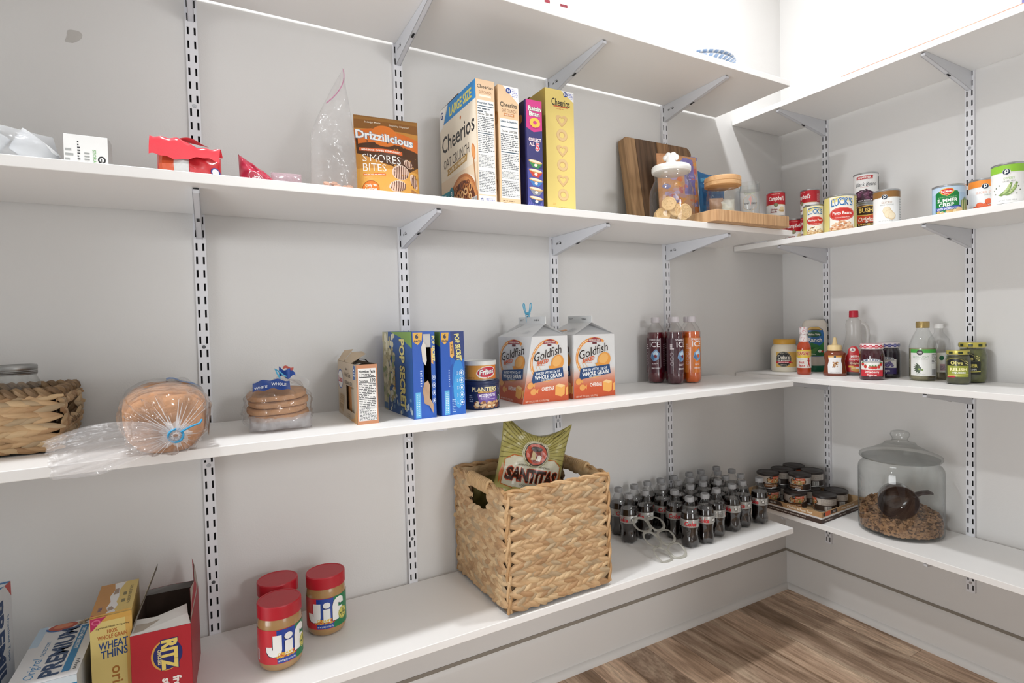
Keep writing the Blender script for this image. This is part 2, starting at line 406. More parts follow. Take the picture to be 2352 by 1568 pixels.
# ---- slotted wall standards
steel = M('#e3e4e8', 0.38, bump=0.02, bscale=300)
def standard_mesh(z0, z1):
    g = G(); W2 = 0.0125; d = 0.0125; P_ = 0.032; xs = [-W2, -0.0091, -0.0049, 0.0049, 0.0091, W2]
    n = int((z1-z0)/P_); rows = []; z = z0
    for k in range(n): rows += [(z, z+0.0075, False), (z+0.0075, z+0.0255, True), (z+0.0255, z+P_, False)]; z += P_
    if z < z1: rows.append((z, z1, False))
    for a, b_, slot in rows:
        for i in range(5):
            if slot and i in (1, 3): continue
            g.add([(xs[i], -d, a), (xs[i+1], -d, a), (xs[i+1], -d, b_), (xs[i], -d, b_)], [(0, 1, 2, 3)])
        if slot:   # sheet thickness round each slot
            for i in (1, 3):
                x0, x1 = xs[i], xs[i+1]; e_ = -d+0.0018
                g.add([(x0, -d, a), (x1, -d, a), (x1, -d, b_), (x0, -d, b_), (x0, e_, a), (x1, e_, a), (x1, e_, b_), (x0, e_, b_)],
                      [(0, 1, 5, 4), (1, 2, 6, 5), (2, 3, 7, 6), (3, 0, 4, 7)])
    for sx in (-1, 1):
        g.add([(sx*W2, -d, z0), (sx*W2, 0, z0), (sx*W2, 0, z1), (sx*W2, -d, z1)], [(0, 1, 2, 3)])
        g.add([(sx*(W2-0.0015), -d, z0), (sx*(W2-0.0015), 0, z0), (sx*(W2-0.0015), 0, z1), (sx*(W2-0.0015), -d, z1)], [(0, 1, 2, 3)])
    return g
smesh = standard_mesh(0.257, 1.990).mesh('standard', steel, False)
back = M('#3a3a3c', 0.8)  # dark tone standing in for shade inside the standards
screw = G().lathe([(0.0001, 0.0012), (0.0012, 0.0012), (0.0014, 0.0006), (0.0042, 0.0006), (0.0048, 0)], 14, mat=Matrix.Rotation(R(90), 4, 'X')).mesh('screw', M('#b9bcc2', 0.3, 0.8))
hole = G().lathe([(0.0001, 0.0), (0.0038, 0.0002), (0.0044, 0)], 14, mat=Matrix.Rotation(R(90), 4, 'X')).mesh('hole', M('#55575a', 0.5, 0.5))  # grey disc painting the shade of an empty screw hole
SX = [-2.1977, -1.6984, -1.1904, -0.6901]; RY = [-0.2056, -0.7027]
def standard(loc, rz, label, screws):
    t_ = thing('shelf_standard', label, 'wall rail', loc, rz, 'slotted standards on the walls')
    o = bpy.data.objects.new('channel', smesh); COL.objects.link(o); o.parent = t_
    for z, me in screws:
        s_ = bpy.data.objects.new('screw' if me is screw else 'hole_shade', me); COL.objects.link(s_); s_.parent = t_; s_.location = (0, -0.0126, z)
    # dark strip painting the shade inside the channel, seen through the slots
    G().box(-0.0109, -0.0012, 0.257, 0.0109, -0.0004, 1.99).build('channel_shade', back, t_, smooth=False)
zs = [0.257+0.032*k for k in range(54)]
LBLS = ['white slotted wall standard farthest left, behind the bagged bread', 'white slotted wall standard behind the two blue popcorn boxes',
        'white slotted wall standard behind the pair of white cartons', 'white slotted wall standard of the long wall nearest the room corner']
for x, l in zip(SX, LBLS):
    standard((x, 0, 0), 0, l, [(zs[19], screw), (zs[10], hole), (zs[28], hole), (zs[46], screw)])
standard((0, RY[0], 0), R(-90), 'white slotted wall standard of the short wall nearest the room corner', [(zs[1], screw), (zs[19], screw), (zs[10], hole), (zs[46], screw)])
standard((0, RY[1], 0), R(-90), 'white slotted wall standard behind the big lidded glass jar', [(zs[1], screw), (zs[19], screw), (zs[10], screw), (zs[28], hole), (zs[46], screw)])

# ---- brackets
def bracket_mesh():
    g = G(); w_ = 0.0065
    side = [(-0.0125, -0.0005), (-0.300, -0.0005), (-0.304, -0.004), (-0.304, -0.011), (-0.06, -0.0515), (-0.030, -0.058), (-0.0125, -0.060)]
    mat = lambda x: Matrix(((0, 0, 1, x), (1, 0, 0, 0), (0, 1, 0, 0), (0, 0, 0, 1)))
    g.prism(side, 0, 0.0014, mat=mat(-w_)); g.prism(side, 0, 0.0014, mat=mat(w_-0.0014))
    fl_ = side[2:]
    for (y0, z0), (y1, z1) in zip(fl_, fl_[1:]):   # folded underside
        g.add([(-w_, y0, z0), (w_, y0, z0), (w_, y1, z1), (-w_, y1, z1)], [(0, 1, 2, 3)])
    return g
bmesh_ = bracket_mesh().mesh('bracket', M('#d5d7dc', 0.4), True, 30)
d = D(0.4)
d.bars(0, 0, 9, 6, seed=4, bg=None); d.lines(14, 4.5, 27, 8, 2, '#2b2b2d', 2); d.rect(15, 0.6, 19, 2, '#2b2b2d'); d.ell(25, 1, 5, 2.6, '#202022')
bl = d.build('printed_mark', None, plane((-0.0065, -0.036, -0.028), (0, -1, 0.04), (0, 0.04, 1))); pm_ = bl.data; bpy.data.objects.remove(bl)
slotm = G().box(-0.0028, -0.160, 0, 0.0028, -0.142, 0.0006).mesh('slot', M('#1c1c1e', 0.8), False)  # dark plate painting the shade of a slot in the bracket
ORD = ['topmost', 'second', 'third', 'lowest']; BEH = ['farthest left standard', 'standard behind the popcorn boxes', 'standard behind the white cartons', 'corner standard of the long wall']
def bracket(loc, rz, label):
    t_ = thing('shelf_bracket', label, 'bracket', loc, rz, 'white steel brackets under the shelves')
    for nm, me in (('arm', bmesh_), ('printed_mark', pm_)):
        o = bpy.data.objects.new(nm, me); COL.objects.link(o); o.parent = t_
    o = bpy.data.objects.new('slot_shade', slotm); COL.objects.link(o); o.parent = t_; o.location = (0, 0, -0.0121); 
    o.rotation_euler = (math.atan2(0.0405, -0.244)+PI, 0, 0); o.location = (0, 0.0, -0.0622-0.0008)
for lv in range(4):
    for k, x in enumerate(SX):
        bracket((x, 0, LZ[lv]-T), 0, f'white steel bracket under the {ORD[lv]} long shelf, on the {BEH[k]}')
    for k, y in enumerate(RY):
        bracket((0, y, RZ[lv]-T), R(-90), f'white steel bracket under the {ORD[lv]} short-wall shelf, ' + ('nearest the room corner' if k == 0 else 'on the standard behind the big glass jar'))

# ---- shelf boards
melamine = M('#f1f0ee', 0.42, bump=0.03, bscale=90)
for lv in range(4):
    o = G().box(-3.6, LF, LZ[lv]-T, [-0.4197, -0.4172, -0.4203, -0.4296][lv], -GAP, LZ[lv]).build('shelf', melamine, bevel=0.0012)
    tag(o, f'white board shelf on the long wall, {ORD[lv]} of its four', 'shelf', 'white shelves on the long wall')
    o = G().box(RF, -2.6, RZ[lv]-T, -GAP, -0.002, RZ[lv]).build('shelf', melamine, bevel=0.0012)
    tag(o, f'white board shelf on the short wall, {ORD[lv]} of its four', 'shelf', 'white shelves on the short wall')
# ================================================================ builders for packages
ZL = LZ; ZR = RZ
def carton(name, label, cx, cy, z, w, d, h, col, rz=0, cat='box', group=None, edge=None, rough=0.42):
    t = thing(name, label, cat, (cx, cy, z), rz, group)
    g = G().box(-w/2, -d/2, 0, w/2, d/2, h)
    g.build('carton', M(col, rough, var=0.02, scale=30), t, smooth=False, bevel=0.0006)
    t['dims'] = 0; del t['dims']
    f = plane((-w/2, -d/2, 0), (1, 0, 0), (0, 0, 1)); l = plane((-w/2, d/2, 0), (0, -1, 0), (0, 0, 1))
    r = plane((w/2, -d/2, 0), (0, 1, 0), (0, 0, 1)); u = plane((-w/2, -d/2, h), (1, 0, 0), (0, 1, 0))
    return t, f, l, r, u
def top_flap(t, w, d, h, col):
    """glued closing flaps, their free edges a little proud"""
    G().box(-w/2+0.001, -d/2+0.002, h, w/2-0.001, d*0.12, h+0.0012).build('top_flap', M(col, 0.5), t, smooth=False)
    g = G(); g.add([(-w/2, -d*0.05, h+0.0014), (w/2, -d*0.05, h+0.0014), (w/2, d/2, h+0.0006), (-w/2, d/2, h+0.0006), (-w/2, -d*0.05, h+0.004), (w/2, -d*0.05, h+0.003)], [(0, 1, 2, 3), (4, 5, 2, 3), (0, 1, 5, 4)])
    g.build('top_flap', M(col, 0.5), t, smooth=False)
tin = M('#b9bbbd', 0.28, 0.9); tin_d = M('#85878a', 0.35, 0.85)
def tin_can(name, label, x, y, z, r, h, paper, rz=0, cat='can', group=None, n=40):
    t = thing(name, label, cat, (x, y, z), rz, group)
    p = [(r*0.9, 0.0015), (r*0.985, 0), (r*1.01, 0.0015), (r*1.01, 0.0035), (r*0.975, 0.0052), (r*0.975, h-0.0052), (r*1.01, h-0.0035), (r*1.012, h-0.0012), (r*0.985, h), (r*0.955, h-0.001), (r*0.95, h-0.0042), (r*0.7, h-0.0045), (r*0.66, h-0.0038), (0.0001, h-0.0038)]
    G().lathe(p, n).build('tin', tin, t, angle=35)
    G().lathe([(r*0.985, 0.0062), (r*0.992, 0.0064), (r*0.992, h-0.0064), (r*0.985, h-0.0062)], n, close=False).build('paper_label', M(paper, 0.38), t)
    return t, cyl(r*0.992, 0), r
class Pillow:
    """a soft bag: width, height, thickness; B(u,v) 0..1 puffs it; cx(v), hw(v) bend its outline"""
    def __init__(s, w, h, t, B, cx=None, hw=None, lump=0.0, seed=0.0, zf=None, ls=9):
        s.w, s.h, s.t, s.B, s.lump, s.seed, s.ls = w, h, t, B, lump, seed, ls
        s.cx = cx or (lambda v: 0); s.hw = hw or (lambda v: 1); s.zf = zf or (lambda u, v: 0)
    def pt(s, u, v, side=-1, off=0):
        b = s.B(u, v); x = s.cx(v)+(u-0.5)*s.w*s.hw(v); z = v*s.h+s.zf(u, v)
        n = noise.noise(Vector((u*s.ls*s.w*4, v*s.ls*s.h*4, s.seed+side)))*s.lump
        return (x, side*(s.t/2*b+off)+n*min(1, b*2), z)
    def mesh(s, g, nu=24, nv=28, mi=0, seam=0.0):
        g.grid(nu, nv, lambda u, v: s.pt(u, v, -1), mi); g.grid(nu, nv, lambda u, v: s.pt(u, v, 1), mi)
        return g
    def place(s, W, H, off=0.0012):
        return lambda x, y, h: s.pt(min(1, max(0, x*1000/W)), min(1, max(0, y*1000/H)), -1, h+off)
def puff(a=0.5, b=0.5): return lambda u, v: (max(0, math.sin(PI*u))**a)*(max(0, math.sin(PI*v))**b)
def stand(a=0.5, b=0.6): return lambda u, v: (max(0, math.sin(PI*u))**a)*((1-v)**b)
clear_bag = glass('clear_plastic', (0.97, 0.97, 0.97), 0.12, 0.25, haze=0.15, hazecol=(0.95, 0.94, 0.95), bump=0.7, bscale=38)
clear_jar = glass('clear_glass', (0.965, 0.975, 0.968), 0.02, 0.28)
clear_pet = glass('clear_pet', (0.97, 0.97, 0.97), 0.06, 0.22)

# ---- woven strips: every row of a panel is a piece
STRAW = [M(c, 0.62, var=0.17, scale=55, bump=0.4, bscale=260, stretch=(0.25, 0.25, 1.3)) for c in ('#b8956d', '#c19f76', '#aa855e', '#b09877', '#cbad84')]
def strand(g, c, u, v, n, L, W, T_, slant, mi, bend=0.0):
    """one flat twisted strip, a lens of 6 x 6"""
    ca, sa = math.cos(slant), math.sin(slant); a = u*ca+v*sa; b = v*ca-u*sa; m = 7; k = 6; vs = []; fs = []
    for i in range(m):
        s = i/(m-1); w = W/2*max(0.12, math.sin(PI*(0.06+0.88*s))**0.6); d = T_*(math.sin(PI*s)**0.7)
        for j in range(k):
            q = 2*PI*j/k; vs.append(c+a*(L*(s-0.5))+b*(w*math.cos(q)+bend*math.sin(PI*s))+n*(d*0.35+d*0.65*math.sin(q)+0.0))
    for i in range(m-1):
        for j in range(k): fs.append((i*k+j, (i+1)*k+j, (i+1)*k+(j+1) % k, i*k+(j+1) % k))
    fs += [tuple(range(k)), tuple((m-1)*k+j for j in reversed(range(k)))]
    g.add(vs, fs, mi)
def weave(parent, fn, width, z0, z1, rows, seed=1, pitch=0.026, L=0.05, hole=None, name='woven_row', mats=None, T_=0.006, wf=1.25, amp=0.22):
    """fn(u, z) gives point, u-dir, normal on the panel"""
    rn = random.Random(seed); rh = (z1-z0)/rows
    for r_ in range(rows):
        g = G(); zc = z0+rh*(r_+0.5); n_ = int(width/pitch)+1; sgn = 1 if r_ % 2 else -1
        for i in range(n_):
            u = (i+0.5+rn.uniform(-0.15, 0.15))*width/n_
            if hole and hole[0] < u < hole[1] and hole[2] < zc < hole[3]: continue
            uu_ = min(max(u, L*0.27), width-L*0.27)
            p, ud, nn = fn(uu_, zc+rn.uniform(-0.1, 0.1)*rh)
            strand(g, p, ud, Vector((0, 0, 1)), nn, L*rn.uniform(0.85, 1.15), rh*wf*rn.uniform(0.8, 1.15), T_*rn.uniform(0.75, 1.15), sgn*amp*rn.uniform(0.5, 1.4), rn.choices(range(5), (4, 4, 2, 2, 3))[0], rn.uniform(-0.002, 0.002))
        if g.v: g.build(name, mats or STRAW, parent, angle=60)
def rope(parent, pts, r_, name, mats, closed=False, twist=0.016):
    """two-ply twisted rope along a polyline"""
    P_ = [Vector(p) for p in pts]; n = len(P_); L = [0]
    for a, b in zip(P_, P_[1:]): L.append(L[-1]+(b-a).length)
    g = G(); N = max(12, int(L[-1]/0.0035))
    for ply in range(2):
        q = []
        for i in range(N+1):
            s = L[-1]*i/N; k = max(j for j in range(n) if L[j] <= s+1e-9); k = min(k, n-2); f_ = (s-L[k])/max(1e-9, L[k+1]-L[k]); c = P_[k].lerp(P_[k+1], f_)
            d = (P_[k+1]-P_[k]).normalized(); x = d.cross(Vector((0, 0, 1))); x = x.normalized() if x.length > 0.1 else Vector((1, 0, 0)); y = d.cross(x); a = 2*PI*s/twist/2+PI*ply
            q.append(c+(x*math.cos(a)+y*math.sin(a))*r_*0.5)
        g.tube(q, r_*0.62, 6, ply)
    return g.build(name, mats, parent)
def shell(t, w, d, h, col, inner, hole=None, th=0.0008, name='carton', top=False):
    """an open carton of thin board, base centred; hole = (face, a0, b0, a1, b1) in metres on that face"""
    g = G(); x, y = w/2, d/2
    def face(o, u, v, W, H, hl=None):
        o, u, v = Vector(o), Vector(u), Vector(v); nrm = u.cross(v)
        rects = [(0, 0, W, H)] if not hl else [(0, 0, W, hl[1]), (0, hl[3], W, H), (0, hl[1], hl[0], hl[3]), (hl[2], hl[1], W, hl[3])]
        for a0, b0, a1, b1 in rects:
            if a1-a0 < 1e-5 or b1-b0 < 1e-5: continue
            q = [o+u*a0+v*b0, o+u*a1+v*b0, o+u*a1+v*b1, o+u*a0+v*b1]
            g.add([tuple(p) for p in q], [(0, 1, 2, 3)], 0); g.add([tuple(p-nrm*th) for p in q], [(3, 2, 1, 0)], 1)
            g.add([tuple(p) for p in q]+[tuple(p-nrm*th) for p in q], [(0, 4, 5, 1), (1, 5, 6, 2), (2, 6, 7, 3), (3, 7, 4, 0)], 1)
    hf = lambda f: hole[1:] if hole and hole[0] == f else None
    face((-x, -y, 0), (1, 0, 0), (0, 0, 1), w, h, hf('f')); face((x, y, 0), (-1, 0, 0), (0, 0, 1), w, h, hf('b'))
    face((-x, y, 0), (0, -1, 0), (0, 0, 1), d, h, hf('l')); face((x, -y, 0), (0, 1, 0), (0, 0, 1), d, h, hf('r'))
    g.add([(-x, -y, 0.0006), (x, -y, 0.0006), (x, y, 0.0006), (-x, y, 0.0006)], [(0, 1, 2, 3)], 1)
    if top: face((-x, -y, h), (1, 0, 0), (0, 1, 0), w, d)
    o = bpy.data.objects.new(name, bpy.data.meshes.new(name)); me = o.data; me.from_pydata(g.v, [], g.f)
    for m in (M(col, 0.45, var=0.02, scale=30), M(inner, 0.7, var=0.05, scale=60)): me.materials.append(m)
    me.polygons.foreach_set('material_index', g.m); me.update(); COL.objects.link(o); o.parent = t
    return plane((-x, -y, 0), (1, 0, 0), (0, 0, 1)), plane((-x, y, 0), (0, -1, 0), (0, 0, 1)), plane((x, -y, 0), (0, 1, 0), (0, 0, 1))
# ================================================================ long wall, second shelf
z = LZ[1]
# --- tall tan cereal box, its spine to the room
w_, d_, h_ = 0.052, 0.25, 0.315
t, f, l, r, u = carton('cereal_box', 'large tan cereal box with a blue top band and a bowl on its front', -1.562, -0.165, z, w_, d_, h_, '#e3cdb0', group='cereal boxes')
top_flap(t, w_, d_, h_, '#9a8268')
p = D(clip=(0, 0, 250, 315)); p.rect(0, 0, 250, 315, '#e9dcc6'); p.rect(0, 0, 250, 110, '#e6d0b2'); p.ell(185, 40, 60, 50, '#efe6d6', 30)
p.poly([(28, 268), (250, 268), (250, 315), (65, 315)], '#1f83c4'); p.text('LARGE SIZE', 150, 290, 24, '#e6d957', 150, 0.03)
p.poly([(0, 255), (0, 315), (58, 315), (20, 262)], '#f3efe8'); p.text('G', 16, 296, 18, '#1c2f78', None, 0.03)
p.text('Cheerios', 126, 212, 44, '#1e1a18', 226, 0.012, slope=0.02); p.ell(150, 250, 5, 5, '#c06a32')
p.text('OAT CRUNCH', 112, 156, 26, '#43301f', 180, 0.0, slope=0.02)
p.poly([(45, 118), (185, 128), (190, 146), (48, 136), (52, 127)], '#b58d43'); p.text("OATS 'N HONEY", 118, 132, 9.5, '#f6ead2', 122, 0.02, slope=0.07)
p.ell(150, -8, 108, 108, '#b9713c', 40); p.ell(150, -8, 100, 100, '#d08b50', 40); p.ell(150, -12, 92, 94, '#5d2e17', 40)
rn = random.Random(2)
for i in range(60):
    a, q = rn.uniform(0.05, PI-0.05), 88*math.sqrt(rn.random()); x, y = 150+q*math.cos(a), -8+q*math.sin(a)
    if 8 < y and 6 < x < 240: p.ring(x, y, rn.uniform(8, 13), rn.uniform(7, 12), 4.5, rn.choice(['#c98a4c', '#b06d33', '#e0b27a', '#8e4d22', '#d9a266']), 14)
p.ell(228, 140, 11, 22, '#c8763a', 18, rot=0.3); p.ell(228, 140, 8, 18, '#e29a58', 18, rot=0.3); p.poly([(226, 120), (232, 120), (244, 40), (238, 40)], '#b98555')
p.rect(0, 34, 72, 74, '#2b98a8'); p.ell(78, 62, 17, 19, '#1f8194', 24); p.text('3', 78, 62, 14, '#f4f4ee', None, 0.03); p.text('MILK', 40, 46, 9, '#f4f4ee', 50, 0.03); p.lines(6, 56, 60, 70, 2, '#e9f4f4', 4)
p.bars(212, 6, 246, 24, seed=8)
p.build('front_print', t, l)
def spine(w, rows):
    p = D(); H_ = rows; p.rect(0, 0, w, H_, '#e9cfae')
    return p
p = D(); p.rect(0, 0, 52, 315, '#e8c8a4'); p.text('Cheerios', 26, 298, 9, '#231c18', 44, 0.01); p.text('OAT CRUNCH', 26, 284, 6, '#9a5a2c', 34); p.rect(10, 272, 42, 277, '#f2ead9')
p.rect(3, 28, 49, 264, '#f1f0ec'); p.text('Nutrition Facts', 26, 257, 5, '#1c4a66', 43, 0.03); p.rect(3.5, 248, 48.5, 250, '#2b4b5e')
p.text('Calories', 13, 229, 4, '#222222', 17, 0.03); p.text('220 280', 36, 230, 5.5, '#222222', 20, 0.02); p.lines(4, 232, 48, 246, 2, '#55606a', 3)
p.lines(4, 184, 48, 224, 9, '#5d646a', 5); p.rect(3.5, 180, 48.5, 182, '#2b4b5e'); p.lines(4, 132, 48, 178, 10, '#6a7074', 6); p.lines(4, 96, 48, 128, 9, '#8d9194', 7); p.lines(4, 34, 48, 88, 14, '#70767a', 8)
p.rect(3, 2, 49, 25, '#f3f0ea'); p.text('G', 10, 14, 8, '#1c2f78', None, 0.03); p.lines(22, 6, 46, 20, 4, '#8b8fc4', 9)
p.build('spine_print', t, f)
# --- second tan cereal box
w_, d_, h_ = 0.060, 0.235, 0.312
t, f, l, r, u = carton('cereal_box', 'tan cereal box with a white corner and blue disc, second from left', -1.496, -0.172, z, w_, d_, h_, '#e0bf98', group='cereal boxes')
top_flap(t, w_, d_, h_, '#8d7a66')
p = D(); p.rect(0, 0, 235, 312, '#dcb78c'); p.ring(215, 60, 12, 16, 6, '#b77a42'); p.ring(222, 230, 14, 18, 7, '#c68d55'); p.build('front_print', t, l)
p = D(); p.rect(0, 0, 60, 312, '#e6c49c'); p.poly([(14, 312), (60, 270), (60, 312)], '#f4f3f4'); p.ell(31, 301, 7.5, 7.5, '#27418f'); p.text('31', 31, 301, 7, '#f4f4f4', None, 0.03); p.lines(41, 286, 58, 308, 5, '#8e93cc', 4)
p.text('Cheerios', 30, 264, 12, '#2a211c', 48, 0.01); p.text('OAT CRUNCH', 31, 249, 8, '#8a4e28', 42); p.rect(16, 235, 46, 242, '#c9803f'); p.text('OATS HONEY', 31, 238.5, 4, '#f8eedd', 26, 0.02)
p.rect(5, 24, 57, 228, '#f0efec'); p.text('Datos de Nutrición', 31, 221, 4.6, '#1c4a66', 48, 0.03); p.rect(6, 206, 56, 208, '#2b4b5e'); p.text('Calories', 17, 196, 4, '#222222', 18, 0.03); p.text('220 280', 42, 196, 5.2, '#222222', 22, 0.02)
p.lines(6, 146, 56, 190, 9, '#62686c', 5); p.rect(6, 141, 56, 143.5, '#2b4b5e'); p.lines(6, 98, 56, 138, 9, '#6c7276', 6); p.lines(6, 74, 56, 94, 6, '#93989a', 7); p.lines(6, 28, 56, 70, 10, '#74797c', 8); p.lines(8, 4, 40, 20, 3, '#8a6a48', 9)
p.build('spine_print', t, f)
# --- dark purple box with a pink top
w_, d_, h_ = 0.048, 0.225, 0.290
t, f, l, r, u = carton('cereal_box', 'dark purple cereal box with a pink top, shortest of the four', -1.420, -0.177, z, w_, d_, h_, '#34336a', group='cereal boxes')
top_flap(t, w_, d_, h_, '#3a3560')
p = D(); p.rect(0, 0, 225, 290, '#2d2e66'); p.ell(190, 246, 16, 12, '#c98d4c'); p.ell(180, 90, 30, 60, '#3c3d84'); p.build('front_print', t, l)
p = D(); p.rect(0, 0, 48, 290, '#37356f'); p.rect(0, 0, 48, 110, '#4d4f9c')
for k in range(7): p.poly([(24, 60), (k*9-8, 0), (k*9-4, 0)], '#6467b4')
p.poly([(0, 290), (48, 290), (48, 212), (22, 206), (0, 216)], '#cf3a86')
p.text('Raisin', 26, 268, 11, '#f3efe8', 38, 0.03, out='#1e5a3c', ow=0.04); p.text('Bran', 25, 254, 11, '#f3efe8', 32, 0.03, out='#1e5a3c', ow=0.04)
for k in range(12): p.ell(26+11*math.cos(k*PI/6), 231+9*math.sin(k*PI/6), 5.5, 4.5, '#f0c24c', 10)
p.text('COLLECT', 25, 186, 8, '#f2eef2', 38, 0.03, out='#b9324a', ow=0.03); p.text('ALL', 16, 174, 8, '#f2eef2', 16, 0.03, out='#b9324a', ow=0.03); p.text('5', 33, 168, 18, '#e34a58', 11, 0.03, out='#f4eef0', ow=0.05)
for k, c in enumerate(['#3b8a4a', '#c8402e', '#3f7fc0', '#8d8f98', '#27407f']):
    y = 122-24*k; p.poly([(4, y+8), (46, y+2), (34, y-11), (16, y-9)], c); p.ell(25, y+6, 21, 4.5, '#d8a868', rot=-0.12); p.ell(25, y+7, 18, 3, '#f2e4cc', rot=-0.12); p.ell(26, y-3, 5, 4, '#e9e2da')
p.build('spine_print', t, f)
# --- yellow box with hearts and rings
w_, d_, h_ = 0.093, 0.19, 0.340
t, f, l, r, u = carton('cereal_box', 'tall yellow cereal box printed with hearts and rings', -1.3265, -0.177, z, w_, d_, h_, '#dcc161', group='cereal boxes')
top_flap(t, w_, d_, h_, '#7b6c44')
p = D(); p.rect(0, 0, 190, 340, '#d3b247'); p.build('front_print', t, l)
p = D(); p.rect(0, 0, 93, 340, '#e7d07a'); p.poly([(52, 340), (93, 312), (93, 340)], '#f4f4f4'); p.ell(66, 331, 7, 7, '#27418f'); p.text('36', 66, 331, 6.5, '#f4f4f4', None, 0.03); p.lines(76, 320, 91, 337, 4, '#8e93cc', 2)
p.text('Cheerios', 50, 306, 19, '#26211a', 60, 0.015); p.rect(26, 293, 74, 296.5, '#c96a3c'); p.lines(34, 286, 66, 291, 1, '#d59a5a', 3)
for k in range(6):
    y = 258-41*k
    if k % 2 == 0:
        p.heart(52, y, 19, 0.52, '#c89c62'); p.heart(52, y+1, 18, 0.45, '#ddb981')
    else:
        p.ring(52, y, 18, 17, 10, '#cfa56c'); p.ring(52, y+1, 17, 15.5, 7, '#dfbf8a')
p.lines(18, 22, 34, 30, 2, '#dda24c', 4); p.lines(22, 14, 68, 20, 2, '#b9a362', 7)
p.text('Collect Treasure', 46, 7, 5, '#4b4326', 44, 0.0, 0.3); p.build('spine_print', t, f)

# --- orange brown stand-up pouch
W_, H_ = 0.156, 0.214
t = thing('snack_pouch', 'brown and orange stand-up pouch of chocolate drizzled bites', 'bag', (-1.790, -0.205, z), R(-4), rot=(R(-3), 0, R(-4)))
P1 = Pillow(W_, H_, 0.075, stand(0.55, 0.75), lump=0.004, seed=3, hw=lambda v: 1-0.035*math.sin(PI*min(1, v*1.25)))
pm = M('#c98a35', 0.33, spec=0.6)
P1.mesh(G(), 44, 56).build('pouch', pm, t)
p = D(0.32, clip=(0.5, 0.5, 155.5, 213.5)); p.bis_v = 8; p.rect(0, 0, 156, 214, '#c68a3c'); p.rect(0, 0, 156, 80, '#dba24c'); p.rect(0, 180, 156, 214, '#8a5a26'); p.rect(0, 203, 156, 214, '#9c6d33')
p.poly([(2, 118), (2, 168), (60, 172), (156, 160), (156, 96), (130, 78), (70, 92)], '#4d2e18'); p.poly([(0, 140), (0, 176), (40, 181), (100, 178), (156, 164), (156, 132), (110, 142), (50, 148)], '#d9722b')
p.ell(70, 164, 32, 28, '#e07b2d', 28); p.text('Drizzilicious', 72, 160, 19, '#f4f2f0', 138, 0.03, out='#5f8fae', ow=0.03, slope=-0.09)
p.text('Indulge More', 44, 198, 4.5, '#e9dcc8', 38, 0.01, 0.2); p.text('Snacking Happier!', 108, 195, 4.5, '#e9dcc8', 50, 0.01, 0.2)
p.poly([(8, 124), (8, 132), (112, 128), (112, 118)], '#d9642c'); p.text('MINI RICE CAKES REIMAGINED', 60, 125, 4.2, '#f6e8dc', 94, 0.03, slope=-0.04)
p.text("S'MORES", 60, 105, 19, '#f3efe9', 92, -0.005, slope=-0.03); p.text('BITES', 41, 82, 19, '#f3efe9', 54, -0.005, slope=-0.02)
p.rect(14, 62, 66, 67, '#d9642c'); p.lines(16, 63, 64, 66, 1, '#f6e8dc', 5)
p.ell(30, 30, 19, 19, '#e2792c', 28); p.ring(30, 30, 19, 19, 1, '#8d4a18'); p.text('Only 90', 30, 37, 6, '#f7efe4', 25, 0.03); p.text('Calories', 30, 28, 6, '#f7efe4', 27, 0.03); p.lines(18, 18, 42, 23, 1, '#f7efe4', 4)
rn = random.Random(4)
def drizzle(p, cx, cy, rx, ry, rot, n=7):
    p.ell(cx, cy, rx, ry, '#e6cdbb', 22, rot=rot); p.ell(cx+0.6, cy-1.2, rx*0.93, ry*0.86, '#d9b7a2', 22, rot=rot)
    for k in range(n):
        a = -0.8+1.6*k/(n-1); x = cx+a*rx*0.95; hh = ry*math.sqrt(max(0, 1-a*a))*0.95
        p.poly([(x-1.6, cy-hh), (x+0.8, cy-hh*0.2), (x+2.2, cy+hh), (x+4.4, cy+hh*0.95), (x+2.6, cy-0.1*hh), (x+0.6, cy-hh)], '#5c3324')
drizzle(p, 104, 74, 22, 19, 0.2); drizzle(p, 126, 98, 13, 10, -0.7, 5); drizzle(p, 139, 56, 9, 19, 0.3, 4); drizzle(p, 94, 38, 22, 14, 0.25); drizzle(p, 100, 9, 21, 12, 0.0)
p.poly([(128, 4), (150, 2), (154, 26), (130, 36)], '#a8713a'); p.poly([(132, 12), (152, 10), (153, 18), (134, 22)], '#efe2d2'); p.poly([(132, 4), (154, 4), (150, 11), (134, 12)], '#4b2a18')
p.text('with chia', 34, 8, 5, '#f4ead8', 26, 0.02); p.poly([(8, 8), (11, 4), (18, 12), (11, 7)], '#20160e')
p.build('pouch_print', t, P1.place(156, 214), bis=8)
g = G(); g.tube([P1.pt(u_/20, 0.985, -1, 0.0006) for u_ in range(21)], 0.0012, 6); g.build('top_seal', M('#8a5f2c', 0.4), t)

# --- clear zip bag with crumbs
t = thing('zip_bag', 'clear zip bag with a pink zip strip, slumped against the pouch', 'bag', (-1.925, -0.225, z), R(8))
t.location.z += 0.004
cxv = lambda v: 0.004+0.028*max(0, v-0.45)**1.2/0.5
hwv = lambda v: 1.0-0.12*v if v < 0.45 else max(0.03, (0.946-0.95*((v-0.45)/0.55)**1.1))
P2 = Pillow(0.108, 0.300, 0.056, lambda u, v: max(0, math.sin(PI*u))**0.5*(1-v)**0.55, cxv, hwv, 0.012, 7.0, ls=6)
P2.mesh(G(), 26, 40).build('bag_film', clear_bag, t)
g = G(); g.tube([P2.pt(0.06+0.9*k/24, 0.995-0.30*(1-k/24)**1.0, -1, 0.001) for k in range(25)], 0.0022, 6, flat=0.5); g.build('zip_strip', glass('pink_zip', (0.95, 0.72, 0.84), 0.15, 0.2, haze=0.6, hazecol=(0.9, 0.5, 0.7)), t)
cr = G(); rn = random.Random(9)
